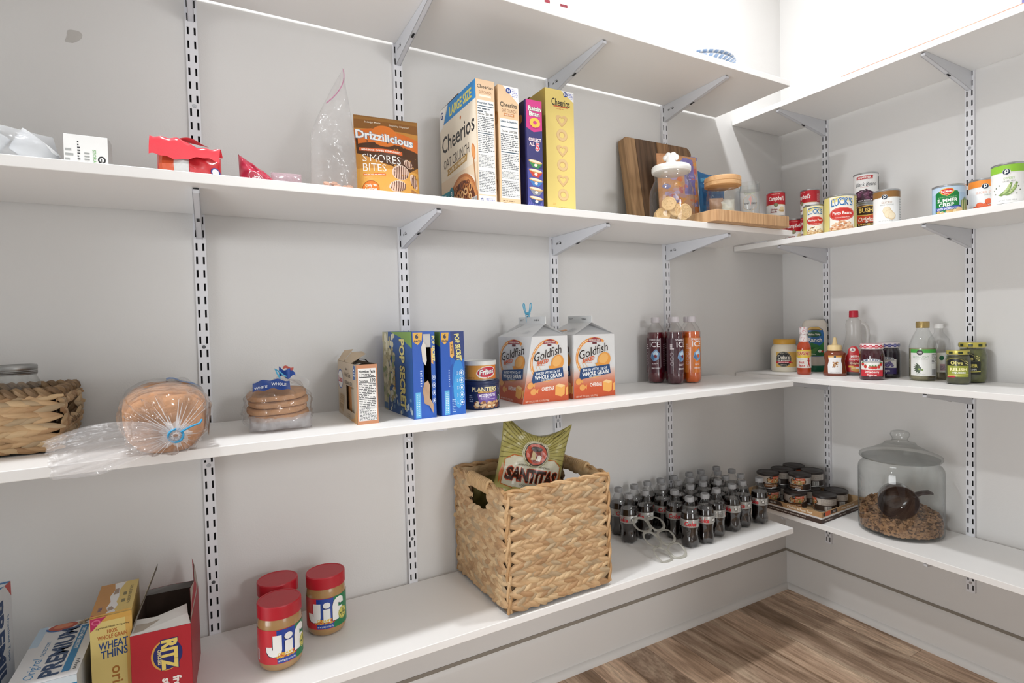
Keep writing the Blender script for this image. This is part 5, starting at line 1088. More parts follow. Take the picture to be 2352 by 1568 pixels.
# --- white gable-top cartons
def gable(name, label, x, y, rz, dent):
    w, d, hs, ht = 0.150, 0.145, 0.186, 0.242
    t = thing(name, label, 'carton', (x, y, z), rz, 'gable-top cartons'); g = G(); a, b = w/2, d/2; c = dent
    v = [(-a, -b, 0), (a, -b, 0), (a, b, 0), (-a, b, 0), (-a+c, -b, hs), (a, -b, hs), (a, b, hs), (-a, b, hs)]
    g.add(v, [(1, 2, 6, 5), (2, 3, 7, 6), (3, 2, 1, 0)])
    pf = lambda x, y, h: (-a+c*min(1, y/hs)+x*(w-c*min(1, y/hs))/w, -b-h, y); ps = lambda x, y, h: (-a+c*min(1, y/hs)*(x/d)-h, b-x, y)
    g.grid(14, 14, lambda u_, v_: pf(u_*w, v_*hs, 0)); g.grid(14, 14, lambda u_, v_: ps(u_*d, v_*hs, 0))
    m = c*0.3; fy0, fy1 = -b+0.010, b-0.010; zr = hs+0.036
    mb = m-0.6*c; R0 = (m, fy0, zr); R1 = (mb, fy1, zr); I0 = (m, -b+0.045, zr-0.002); I1 = (mb, b-0.045, zr-0.002)
    g.build('carton', M('#dfe0e0', 0.4, var=0.02, scale=20), t, smooth=False)
    k = G(); th = 0.0012
    k.add([v[4], v[7], R1, R0], [(3, 2, 1, 0)]); k.add([v[5], v[6], R1, R0], [(0, 1, 2, 3)]); k.build('roof_slope', M('#dadbdb', 0.4), t, smooth=False)
    k = G(); k.add([v[4], v[5], I0, R0], [(0, 1, 2), (0, 2, 3), (2, 1, 3)]); k.add([v[7], v[6], I1, R1], [(0, 2, 1), (0, 3, 2), (2, 3, 1)]); k.build('gable_fold', M('#c2c3c4', 0.45), t, smooth=False)
    k = G(); k.add([(m-0.0016, fy0, zr-0.001), (m+0.0016, fy0, zr-0.001), (mb+0.0016, fy1, zr-0.001), (mb-0.0016, fy1, zr-0.001), (m-0.0016, fy0, ht), (m+0.0016, fy0, ht), (mb+0.0016, fy1, ht), (mb-0.0016, fy1, ht)], [(3, 2, 1, 0), (4, 5, 6, 7), (0, 1, 5, 4), (1, 2, 6, 5), (2, 3, 7, 6), (3, 0, 4, 7)]); k.build('top_fin', M('#d2d4d4', 0.4), t, smooth=False, bevel=0.0006)
    def art(p, W):
        p.rect(0, 0, W, 30, '#cc562c')
        for q_ in range(16):
            m_ = q_/15; p.rect(0, 30+3.8*q_, W, 30+3.8*(q_+1), '#%02x%02x%02x' % tuple(int(A_+(B_-A_)*m_) for A_, B_ in zip((205, 88, 46), (222, 220, 218))))
        p.ring(W/2-2, 118, 66, 60, 8, '#e8963c', 44, a0=0.95, a1=2*PI-0.75); p.ring(W/2-4, 118, 62, 56, 1.6, '#f6e6c8', 44, a0=1.0, a1=2*PI-0.9)
        for q in range(4): p.ring(W/2-6+2*q, 112+2*q, 60-7*q, 54-6*q, 1.2, '#f0c48a', 30, a0=PI+0.2, a1=2*PI-0.5)
        p.poly([(W/2-26, 164), (W/2-24, 172), (W/2, 178), (W/2+24, 172), (W/2+26, 164), (W/2, 166)], '#9a2f38'); p.text('PEPPERIDGE FARM', W/2, 169.5, 4.5, '#f1e4da', 42, 0.02); p.poly([(W/2-8, 164), (W/2-8, 158), (W/2+8, 158), (W/2+8, 164)], '#6a2a30')
        p.text('Goldfish', W/2-4, 138, 25, '#2b2220', 106, 0.012, out='#f2efec', ow=0.03, slope=0.22); p.text('BAKED', W/2-22, 114, 11, '#d8602c', 42, 0.03, slope=0.18); p.lines(W/2-40, 103, W/2-4, 106, 1, '#d8845c', 3)
        fx, fy = W/2+34, 110   # plain fish cracker
        p.ell(fx, fy, 25, 22, '#e8a04a', 26, rot=0.5); p.poly([(fx-14, fy-8), (fx-34, fy-8), (fx-24, fy-24), (fx-30, fy-40), (fx-10, fy-26), (fx+2, fy-14)], '#e39a40'); p.ell(fx-2, fy+4, 18, 14, '#efb668', 20, rot=0.5)
        p.poly([(W/2-56, 62), (W/2-52, 88), (W/2, 92), (W/2+54, 96), (W/2+58, 68), (W/2, 62), (W/2-50, 56)], '#1f4678'); p.text('BAKED WITH 12g OF', W/2, 84, 7, '#eef2f4', 88, 0.02, slope=0.05); p.text('WHOLE GRAIN', W/2+1, 72.5, 10.5, '#f6f7f6', 96, 0.03, slope=0.05); p.text('PER SERVING', W/2, 63.5, 4.5, '#d3dfe6', 44, 0.02, slope=0.05)
        p.text('CHEDDAR', W/2+4, 38, 10, '#f7efe6', 44, 0.03)
        for q, (x0, y0) in enumerate(((16, 50), (30, 32))): p.ell(x0, y0, 10, 9, '#e8a458', 16); p.poly([(x0+6, y0), (x0+16, y0+8), (x0+15, y0-6)], '#e8a458')
        p.poly([(W-46, 18), (W-24, 12), (W-14, 18), (W-12, 44), (W-34, 50), (W-46, 44)], '#f0b05c'); p.poly([(W-46, 44), (W-34, 50), (W-12, 44), (W-24, 38)], '#f6cf94'); p.poly([(W-10, 14), (W-2, 17), (W-2, 40), (W-10, 36)], '#eeb265')
        p.text('NET WT 27.3 OZ (1.7 LBS) (774g)', 46, 6, 4.5, '#f3d8c6', 76, 0.01)
        return p
    p = art(D(0.4, clip=(0.3, 0.3, 149.7, 185.7)), 150)
    p.bis_v = 9; p.build('front_print', t, lambda x, y, h: pf(x, y, h+0.0004), bis=9, step=0.00014)
    p = art(D(0.4, clip=(0.3, 0.3, 144.7, 185.7)), 145)
    p.bis_v = 9; p.build('side_print', t, lambda x, y, h: ps(x, y, h+0.0004), bis=9, step=0.00014)
    e = Vector((m, fy0, zr))-Vector((-a+c, -b, hs)); sl = Vector((m+a, 0, 0.036)).normalized(); o_ = Vector((-a, b, hs))
    p = D(); p.poly([(30, 26), (60, 34), (76, 30), (58, 22)], '#e2a060'); p.poly([(22, 12), (46, 16), (50, 26), (26, 22)], '#28578c'); p.lines(84, 20, 118, 44, 4, '#c9cdd0', 4); p.build('roof_print', t, lambda x, y, h: tuple(o_+Vector((0, -1, 0))*x+(sl*y)+Vector((-0.4, 0, 1))*(h+0.0012)+Vector((c*0.6, 0, 0))*(x/d)*0+Vector((c*(x/d)*(1-y/0.08), 0, 0))))
    p = D(); p.lines(10, 9, 34, 15, 2, '#3c3c40', 3)
    p.text('TO OPEN', 84, 11, 4.2, '#2c2c30', 18, 0.03); p.poly([(96, 8.5), (101, 11), (96, 13.5)], '#2c2c30'); p.build('fin_print', t, plane((mb-0.0016, fy1, zr-0.001), (m-mb, fy0-fy1, 0), (0, 0, 1)))
    return t, m, zr, ht
g1, m1, zr1, ht1 = gable('snack_carton', 'white and orange gable-top carton with a blue wire clip, left of the pair', -1.3685, -0.1625, R(-1), 0.034)
g2, m2, zr2, ht2 = gable('snack_carton', 'white and orange gable-top carton without a clip, right of the pair', -1.2010, -0.1660, R(-1), 0.004)
# --- blue wire clip on the left carton
cx_ = -1.3685+m1; t = thing('wire_clip', 'small light blue wire clip pinching the top of the left carton', 'clip', (cx_-0.010, -0.140, z+ht1), R(-58))
wire = M('#4fa3c4', 0.3)
for s_ in (-1, 1):
    g = G(); g.tube([(s_*0.003, -0.0022, -0.020), (s_*0.0035, -0.0035, -0.004), (s_*0.006, -0.003, 0.008), (s_*0.011, -0.003, 0.020), (s_*0.0135, -0.003, 0.030), (s_*0.0145, -0.003, 0.037), (s_*0.012, -0.003, 0.041), (s_*0.009, -0.003, 0.038), (s_*0.008, -0.003, 0.026), (s_*0.0045, -0.003, 0.012)], 0.0016, 7); g.build('wire_arm', wire, t)
g = G(); g.tube([(0.003*math.cos(a)*2.2, 0.0024, -0.004+0.016*math.sin(a)-0.008) for a in [2*PI*k/18 for k in range(18)]], 0.0016, 7, closed=True); g.build('wire_loop', wire, t)
g = G(); g.lathe([(0.0001, -0.006), (0.0042, -0.006), (0.0042, 0.006), (0.0001, 0.006)], 14, mat=Matrix.Translation((0, 0.0, 0.010))@Matrix.Rotation(R(90), 4, 'Y')); g.build('spring', wire, t)

# --- sparkling water bottles
def water(x, y, label, liq, sleeve, flav, off):
    t = thing('water_bottle', label, 'bottle', (x, y, z), facing(x, y, off), 'flavoured water bottles')
    fl = lambda r_, z_, a: r_*(1+(0.05*math.cos(4*a)-0.03 if z_ > 0.03 and z_ < 0.17 else 0)+(0.10*math.cos(5*a)-0.05 if z_ < 0.008 else 0))
    prof = [(0.0001, 0.003), (0.020, 0.0), (0.027, 0.004), (0.0305, 0.014), (0.0308, 0.03), (0.0308, 0.165), (0.0300, 0.178), (0.0245, 0.195), (0.0165, 0.206), (0.0135, 0.212), (0.0130, 0.216)]
    G().lathe(prof, 40, mod=fl).build('bottle_body', clear_pet, t)
    G().lathe([(0.0001, 0.005), (0.024, 0.004), (0.029, 0.014), (0.0296, 0.03), (0.0296, 0.165), (0.0275, 0.181), (0.0001, 0.181)], 40, mod=fl).build('drink', M(liq, 0.12, coat=0.6), t)
    G().lathe([(0.0135, 0.2135), (0.0152, 0.2145), (0.0150, 0.230), (0.0138, 0.234), (0.0001, 0.234)], 40, mod=lambda q, z_, a: q*(1+0.012*math.sin(36*a)) if 0.2145 <= z_ <= 0.230 else q).build('cap', M('#c9c3c6', 0.45), t)
    p = D(0.3); W = 2*PI*31; p.rect(-W/2+1, 38, W/2-1, 160, sleeve); p.rect(22, 38, 26, 160, '#b9a9ae' if sleeve != '#d9792c' else '#e9b98a')
    p.text('SPARKLING', 2, 154, 7, '#e9e3e6', 44, 0.02); p.text('ICE', 2, 138, 18, '#f2eef0', 38, 0.01); p.poly([(-10, 108), (6, 122), (20, 106), (16, 86), (-2, 78), (-14, 92)], '#7fa3c8'); p.poly([(-6, 106), (6, 116), (14, 104), (2, 94)], '#c3d9ea'); p.ell(4, 96, 6, 6, '#7a2a3a' if 'orange' not in label else '#e0682c', 14); p.poly([(-12, 92), (-2, 80), (2, 92), (-6, 104)], '#4d7aa8')
    p.lines(-8, 64, 16, 72, 2, '#e3d7da', 3); p.text('ZERO SUGAR', 4, 54, 4.6, '#efe8ea', 30, 0.03); p.lines(-40, 120, -26, 140, 3, '#e3d7da', 4)
    for q in range(3): p.ring(-34, 104-16*q, 6, 6, 0.8, '#dccdd2', 16)
    p.lines(36, 60, 60, 140, 12, '#c9b3ba', 6); p.build('label_print', t, lambda x_, y_, h: (lambda a: (lambda q: (q*math.sin(a), -q*math.cos(a), y_))(0.0310*(1+0.05*math.cos(4*a)-0.03)+h+0.0004))(x_/0.031), bis=3)
water(-0.806, -0.068, 'dark red water bottle, front left of the five', '#5e0f1c', '#4f1f2b', 0, -10)
water(-0.782, -0.140, 'dark purple water bottle in front, middle of the five', '#4a0f20', '#46222e', 0, 40)
water(-0.711, -0.150, 'orange water bottle in front, at the right of the five', '#d9631a', '#d9792c', 0, 32)
water(-0.735, -0.079, 'red water bottle half hidden between the two dark front ones', '#a01824', '#5a1f2b', 0, 10)
water(-0.664, -0.085, 'orange water bottle hidden behind the front orange one', '#d9631a', '#d9792c', 0, 20)
# ================================================================ short wall, third shelf: jars and bottles
z = ZR[2]
def jar_thing(name, label, x, y, off=0, cat='jar', group=None):
    return thing(name, label, cat, (x, y, z), facing(x, y, off), group)
def sheet(r, z0, z1, col, rough=0.38, a0=-PI, a1=PI, n=40):
    g = G(); g.grid(n, 2, lambda u, v: (r*math.sin(a0+(a1-a0)*u), -r*math.cos(a0+(a1-a0)*u), z0+(z1-z0)*v)); return g
# --- mayonnaise
t = jar_thing('mayonnaise_jar', 'cream jar with a yellow lid and a black round label', -0.132, -0.100)
G().lathe([(0.0001, 0), (0.047, 0), (0.052, 0.006), (0.053, 0.014), (0.053, 0.086), (0.050, 0.100), (0.042, 0.110), (0.040, 0.116), (0.0001, 0.116)], 44).build('jar_body', M('#e8e0cc', 0.25, coat=0.4), t)
G().lathe([(0.040, 0.112), (0.0425, 0.113), (0.0425, 0.130), (0.041, 0.132), (0.0001, 0.132)], 48, mod=lambda r_, z_, a: r_*(1+0.006*math.sin(48*a)) if 0.113 <= z_ <= 0.130 else r_).build('lid', M('#dca63c', 0.4), t)
p = D(0.4); p.rect(-34, 22, 52, 82, '#dfb45c'); p.rect(60, 20, 78, 80, '#e9e3d2'); p.lines(61, 22, 77, 78, 12, '#6a6a68', 5); p.ell(-4, 53, 30, 32, '#e6d3a0', 36); p.ell(-4, 53, 29, 31, '#1f2022', 36); p.ring(-4, 53, 27, 29, 0.7, '#cfc7b0')
p.text("Duke's", -4, 61, 15, '#f2eee2', 44, 0.02, 0.15); p.text('REAL MAYONNAISE', -4, 48, 5.5, '#f2eee2', 46, 0.03); p.rect(-33, 37, 25, 43.5, '#c9283c'); p.text('SMOOTH & CREAMY', -4, 40.2, 4, '#f6dfe0', 38, 0.03); p.lines(-16, 74, 8, 79, 2, '#cfc7b0', 4); p.lines(-15, 28, 7, 33, 2, '#cfc7b0', 6); p.poly([(26, 36), (34, 44), (32, 36)], '#c9283c')
p.build('label_print', t, cyl(0.0531), bis=3)
# --- hot sauce
t = jar_thing('hot_sauce_bottle', 'narrow red hot sauce bottle with a white patterned neck', -0.190, -0.226, cat='bottle')
prof = [(0.0001, 0), (0.022, 0), (0.025, 0.004), (0.0255, 0.01), (0.0255, 0.100), (0.024, 0.112), (0.0165, 0.126), (0.0145, 0.134)]
G().lathe(prof+[(0.0001, 0.134)], 36).build('sauce', M('#b8431c', 0.12, coat=0.6), t)
G().lathe([(0.0165, 0.124), (0.0155, 0.136), (0.0135, 0.150), (0.013, 0.158)], 32, close=False).build('neck_sleeve', M('#efe9e8', 0.4), t)
G().lathe([(0.013, 0.156), (0.0152, 0.157), (0.0152, 0.181), (0.014, 0.183), (0.0001, 0.183)], 32).build('cap', M('#efe9ea', 0.4), t)
p = D(0.4); rn = random.Random(2)
for i in range(46): p.rect(*(lambda a, b: (a, b, a+rn.uniform(1.5, 4), b+1.5))(rn.uniform(-40, 38), rn.uniform(158, 181)), '#cf5a62')
p.build('cap_print', t, cyl(0.0153), bis=3)
p = D(0.4)
for i in range(40): p.rect(*(lambda a, b: (a, b, a+rn.uniform(1.5, 3), b+1.3))(rn.uniform(-38, 36), rn.uniform(126, 156)), '#d36a70')
p.build('neck_print', t, lambda x, y, h: (lambda r_: (r_*math.sin(x/0.015), -r_*math.cos(x/0.015), y))((0.0166-(y-0.124)*0.11)+h+0.0006), bis=3)
p = D(0.4); p.rect(-40, 26, 40, 96, '#efeae2'); p.poly([(-40, 96), (-40, 70), (-20, 64), (22, 66), (40, 74), (40, 96)], '#e8c84a'); p.text('TEXAS PETE', 0, 80, 13, '#c4302c', 54, 0.03, out='#f7f0d8', ow=0.04, arc=3); p.text('Hot', -8, 48, 9, '#c4302c', 18, 0.03); p.text('Sauce', -8, 36, 9, '#c4302c', 24, 0.03); p.lines(-20, 58, 6, 61, 1, '#5b8fae', 3)
p.poly([(12, 30), (16, 46), (12, 56), (18, 60), (22, 56), (20, 46), (25, 30), (21, 30), (18, 40), (16, 30)], '#c4302c'); p.ell(17, 63, 4, 3, '#c4302c', 12); p.build('label_print', t, cyl(0.0257), bis=3)
# --- ranch bottle, standing on its wide green cap
t = jar_thing('dressing_bottle', 'tall white dressing bottle with a blue label, standing on its green cap', -0.058, -0.184, cat='bottle')
mo = lambda r_, z_, a: (r_*math.sin(a), -r_*0.62*math.cos(a), z_)
G().lathe([(0.0001, 0.022), (0.036, 0.022), (0.040, 0.034), (0.0455, 0.07), (0.0465, 0.12), (0.047, 0.165), (0.044, 0.195), (0.036, 0.208), (0.0001, 0.212)], 44, mod=mo).build('bottle_body', M('#ddd5c8', 0.3, coat=0.3), t)
G().lathe([(0.0001, 0), (0.038, 0), (0.040, 0.003), (0.040, 0.022), (0.036, 0.026), (0.0001, 0.026)], 44, mod=mo).build('cap', M('#0f6a4c', 0.4), t)
def elp(a_, b_, z0=0):
    def q(x, y, h):
        th = x/a_*0.95; return ((a_+h)*math.sin(th), -(b_+h+0.0004)*math.cos(th), z0+y)
    return q
p = D(0.38); p.poly([(-38, 62), (-40, 150), (-34, 170), (-16, 182), (16, 182), (34, 170), (40, 150), (38, 62)], '#2d6aa8'); p.poly([(-33, 168), (-16, 181), (16, 181), (33, 168)], '#dcb763'); p.rect(-20, 168, 20, 172, '#8f6f2c')
p.poly([(-38, 64), (-38, 108), (-10, 118), (20, 106), (39, 122), (38, 64)], '#2f7d3c'); p.poly([(-38, 64), (-37, 92), (0, 100), (38, 84), (38, 64)], '#1f6636')
for k in range(6): p.poly([(-36+5*k, 66), (-33+5*k, 66), (4+3*k, 98), (2+3*k, 98)], '#5a9a4c')
p.poly([(-28, 144), (-24, 160), (0, 165), (24, 160), (28, 146), (0, 140)], '#1c5c38'); p.text('Hidden Valley', 0, 151.5, 7.5, '#f3f2e6', 46, 0.03); p.text('Ranch', 2, 129, 15, '#f5f5f2', 56, 0.03); p.ell(20, 84, 7, 6, '#efe9da', 16); p.ell(30, 82, 5, 4, '#c43a30', 12); p.lines(-28, 68, 6, 76, 2, '#d7e6d2', 4)
p.build('label_print', t, elp(0.0475, 0.0296), bis=3)
# --- honey with a flip top
t = jar_thing('honey_bottle', 'squat honey bottle with a cream pointed cap and white label', -0.160, -0.332, cat='bottle')
mo2 = lambda r_, z_, a: (r_*(1-0.10*math.exp(-((z_-0.052)/0.018)**2))*math.sin(a), -r_*0.72*math.cos(a), z_)
G().lathe([(0.0001, 0), (0.036, 0), (0.0395, 0.004), (0.0395, 0.014), (0.037, 0.03), (0.0365, 0.05), (0.038, 0.072), (0.037, 0.084), (0.026, 0.094), (0.021, 0.100), (0.0001, 0.100)], 48, mod=mo2).build('honey', M('#7a3a20', 0.12, coat=0.6), t)
G().lathe([(0.0205, 0.094), (0.0245, 0.0945), (0.0245, 0.110), (0.022, 0.114), (0.010, 0.116), (0.0075, 0.124), (0.0058, 0.140), (0.004, 0.143), (0.0001, 0.1435)], 36).build('cap', M('#e9cf9a', 0.45), t)
p = D(0.4); p.poly([(-26, 10), (-27, 40), (-22, 56), (-25, 76), (25, 76), (22, 56), (27, 40), (26, 10)], '#eceae8'); p.poly([(-24.5, 70), (-25, 77), (25, 77), (24.5, 70)], '#dba24c'); p.ell(0, 72, 4, 4, '#2a3c4c', 16); p.lines(-12, 62, 12, 64, 1, '#a99a86', 3); rn = random.Random(3)
for i in range(22): p.ell(rn.uniform(-9, 10), rn.uniform(34, 52), 2.8, 2.4, rn.choice(['#a8713a', '#8a5628', '#c48f50']), 6)
p.text('NET WT 12 OZ (340g)', 0, 14, 2.6, '#8b8b88', 34, 0.0); p.build('label_print', t, elp(0.0385, 0.0282), bis=3)
# --- syrup with a handle
t = jar_thing('syrup_bottle', 'empty clear syrup bottle with a red cap and a side handle', -0.088, -0.362, cat='bottle')
mo3 = lambda r_, z_, a: (r_*math.sin(a)*(1 if math.sin(a) < 0 else 0.92), -r_*0.72*math.cos(a), z_)
film = glass('syrup_plastic', (0.95, 0.945, 0.935), 0.12, 0.25, haze=0.30, hazecol=(0.86, 0.85, 0.83))
G().lathe([(0.0001, 0), (0.036, 0), (0.0395, 0.004), (0.040, 0.012), (0.040, 0.09), (0.036, 0.11), (0.028, 0.135), (0.0255, 0.165), (0.027, 0.190), (0.024, 0.205), (0.0135, 0.215), (0.0125, 0.226)], 44, mod=mo3).build('bottle_body', film, t)
g = G(); g.tube([(0.020, 0, 0.196), (0.034, 0, 0.192), (0.043, 0, 0.176), (0.046, 0, 0.150), (0.044, 0, 0.124), (0.036, 0, 0.104), (0.030, 0, 0.098)], [0.006, 0.007, 0.007, 0.007, 0.007, 0.008, 0.008], 12); g.build('handle', film, t)
G().lathe([(0.0130, 0.216), (0.0160, 0.217), (0.0155, 0.238), (0.0148, 0.241), (0.0001, 0.242)], 32).build('cap', M('#b81c34', 0.4), t)
G().lathe([(0.0001, 0.003), (0.036, 0.003), (0.0385, 0.01), (0.0385, 0.028), (0.0001, 0.028)], 40, mod=mo3).build('syrup', M('#20242c', 0.1), t)
p = D(0.38); p.poly([(-34, 14), (-36, 60), (-22, 84), (-20, 98), (-8, 110), (8, 108), (16, 96), (18, 84), (32, 66), (36, 40), (34, 20), (20, 12)], '#c92c30'); p.ell(-4, 96, 9, 8, '#efe8dc', 18); p.poly([(-10, 92), (-4, 101), (2, 92)], '#7a4a6a'); p.text('Milling', 6, 72, 8, '#f6ece4', 34, 0.02, slope=0.06); p.text('Company', 0, 61, 7, '#f6ece4', 34, 0.02, slope=0.06)
p.rect(-24, 40, 30, 52, '#8e1c24'); p.text('Original', 4, 46, 7, '#f0d9b4', 34, 0.02); p.ell(8, 24, 20, 10, '#d9a052', 20); p.ell(6, 28, 16, 5, '#eecb8a', 18); p.rect(-20, 30, -2, 36, '#e8c23c'); p.rect(6, 26, 28, 31, '#e7dfe8'); p.build('label_print', t, elp(0.0405, 0.0296), bis=3)
# --- jams
def jam(x, y, label, fruit, lidc, wave, off):
    t = jar_thing('jam_jar', label, x, y, off, group=None); r_ = 0.0388
    G().lathe([(0.0001, 0), (0.034, 0), (0.0382, 0.004), (r_, 0.012), (r_, 0.082), (0.037, 0.094), (0.033, 0.104), (0.032, 0.108), (0.0001, 0.108)], 44, mod=lambda q, z_, a: q*(1-0.02*abs(math.sin(4*a)))).build('jam', M('#3f1420' if fruit == 's' else '#1e1424', 0.08, coat=0.8), t)
    G().lathe([(0.032, 0.106), (0.0355, 0.107), (0.0362, 0.109), (0.0362, 0.121), (0.0345, 0.1245), (0.0001, 0.1245)], 44).build('lid', M('#efe6e6', 0.3), t)
    p = D(0.3); n = 26; W = 2*PI*36.2/n
    for k in range(n):
        for j in range(3):
            if (k+j) % 2 == 0: p.rect(-113+W*k, 109+4*j, -113+W*(k+1), 113+4*j, lidc)
            elif k % 2 == 0: p.rect(-113+W*k, 109+4*j, -113+W*(k+1), 113+4*j, wave)
    p.build('lid_print', t, cyl(0.0363), bis=4)
    p = D(0.3)
    for k in range(-8, 9):
        for j in range(-8, 9):
            if (k+j) % 2 == 0 and (4.2*k)**2+(4.2*j)**2 < 33**2: p.rect(4.2*k-2.1, 4.2*j-2.1, 4.2*k+2.1, 4.2*j+2.1, lidc)
    p.build('lid_top_print', t, plane((0, 0, 0.1245), (1, 0, 0), (0, 1, 0)))
    p = D(0.35); p.rect(-36, 14, 36, 66, '#f0ede8'); p.poly([(-36, 60), (-24, 70), (0, 75), (24, 70), (36, 60), (36, 66), (-36, 66)], '#f0ede8'); p.text("SMUCKER'S", 0, 66, 8.5, '#54688a', 54, 0.02, out='#f4f2ee', ow=0.03, arc=4)
    if fruit == 's':
        p.rect(-36, 14, 36, 36, '#c9303c'); p.text('Strawberry', 0, 29, 8, '#f6efe8', 44, 0.02); p.text('Preserves', 0, 19, 6, '#f6efe8', 28, 0.02)
        for x_, y_ in ((-20, 47), (-6, 44), (2, 44), (11, 44), (21, 47), (-29, 55), (28, 55)): p.ell(x_, y_, 5.2, 6, '#cf3a34', 14); p.poly([(x_-4, y_+5), (x_, y_+8.5), (x_+4, y_+5), (x_, y_+3.5)], '#4f8a3e')
    else:
        p.rect(-36, 14, 36, 36, '#3d2f6e'); p.text('Grape', 0, 27, 9, '#ece8f2', 30, 0.02); p.lines(-12, 17, 12, 20, 1, '#c5bede', 3)
        for x_, y_ in ((6, 50), (12, 46), (0, 46), (18, 50), (8, 42), (14, 54), (22, 44), (-6, 50)): p.ell(x_, y_, 5, 5, '#6a5f96', 14); p.ell(x_-1, y_+1.4, 2.2, 2, '#9a90c0', 8)
        p.poly([(-12, 48), (-22, 58), (-10, 60), (-4, 54)], '#6f9a52')
    p.build('label_print', t, cyl(0.0391), bis=3)
jam(-0.196, -0.487, 'dark red strawberry jam jar with a red checked lid', 's', '#c93a4a', '#e7a3aa', 0)
jam(-0.080, -0.480, 'dark purple grape jam jar with a blue checked lid, behind the red-lidded jar', 'g', '#4a4a94', '#9a9ac8', -14)
# --- olive oil
t = jar_thing('oil_bottle', 'clear oil bottle with a gold cap and a green-striped white label', -0.108, -0.606, cat='bottle')
mo4 = lambda r_, z_, a: sq(r_, z_, a+PI/4)*1.0 if z_ < 0.11 else r_
prof = [(0.0001, 0), (0.034, 0), (0.038, 0.004), (0.0395, 0.012), (0.0395, 0.105), (0.0385, 0.120), (0.030, 0.146), (0.021, 0.164), (0.0175, 0.172), (0.0175, 0.178)]
G().lathe(prof, 44).build('bottle_body', clear_jar, t)
G().lathe([(0.0001, 0.003), (0.034, 0.003), (0.038, 0.012), (0.038, 0.108), (0.0001, 0.108)], 40).build('oil', glass('oil', (0.86, 0.82, 0.62), 0.05, 0.35), t)
G().lathe([(0.0178, 0.176), (0.0198, 0.177), (0.0198, 0.195), (0.0188, 0.198), (0.0001, 0.198)], 36, mod=lambda q, z_, a: q*(1+0.012*math.sin(30*a)) if 0.177 <= z_ <= 0.195 else q).build('cap', M('#b8a06a', 0.3, 0.6), t)
p = D(0.35); p.rect(-38, 18, 46, 106, '#eeeeea'); p.rect(-38, 94, 46, 106, '#4fae4c'); p.ell(-8, 95, 9, 9, '#2a2022', 22); p.text('Publix', -8, 95, 4.2, '#efe9ea', 13, 0.02); p.text('EXTRALIGHT', -6, 80, 7, '#8fb592', 46, 0.0); p.text('TASTING OLIVE OIL', -6, 73, 3.2, '#a9b5a8', 40, 0.0)
for a in range(7): 
    ca, sa = math.cos(2.3+a*0.33), math.sin(2.3+a*0.33); p.poly([(-4, 44), (-4+16*ca+3*sa, 44+16*sa*0.9-3*ca), (-4+24*ca, 44+22*sa), (-4+15*ca-3*sa, 44+16*sa*0.9+3*ca)], '#4c5a46')
p.ell(-10, 40, 3.4, 2.6, '#8fae3c', 10); p.ell(-2, 38, 3.4, 2.6, '#6a8a30', 10); p.lines(-18, 22, 8, 27, 2, '#c3c8c0', 4); p.bars(26, 20, 42, 40, seed=4); p.lines(26, 58, 42, 90, 7, '#6b6b6b', 6); p.build('label_print', t, cyl(0.0397), bis=3)
# --- vinegar behind it
t = jar_thing('vinegar_bottle', 'clear bottle with a white cap, standing behind the oil bottle', -0.0365, -0.622, cat='bottle')
G().lathe([(0.0001, 0), (0.031, 0), (0.032, 0.006), (0.032, 0.120), (0.029, 0.138), (0.018, 0.152), (0.0125, 0.160), (0.0125, 0.176)], 36).build('bottle_body', clear_pet, t)
G().lathe([(0.0126, 0.172), (0.0148, 0.173), (0.0145, 0.188), (0.0001, 0.189)], 28).build('cap', M('#ededec', 0.4), t)
G().lathe([(0.0001, 0.003), (0.029, 0.003), (0.031, 0.010), (0.031, 0.052), (0.0001, 0.052)], 32).build('vinegar', glass('vinegar', (0.88, 0.84, 0.68), 0.05, 0.3), t)
p = D(0.4); p.rect(-30, 26, 34, 92, '#e4e2dc'); p.ell(8, 74, 7, 8, '#2c6a4c', 16); p.rect(4, 32, 30, 54, '#c9a6a8'); p.lines(4, 33, 30, 52, 5, '#6a6a86', 3); p.build('label_print', t, cyl(0.0322), bis=3)
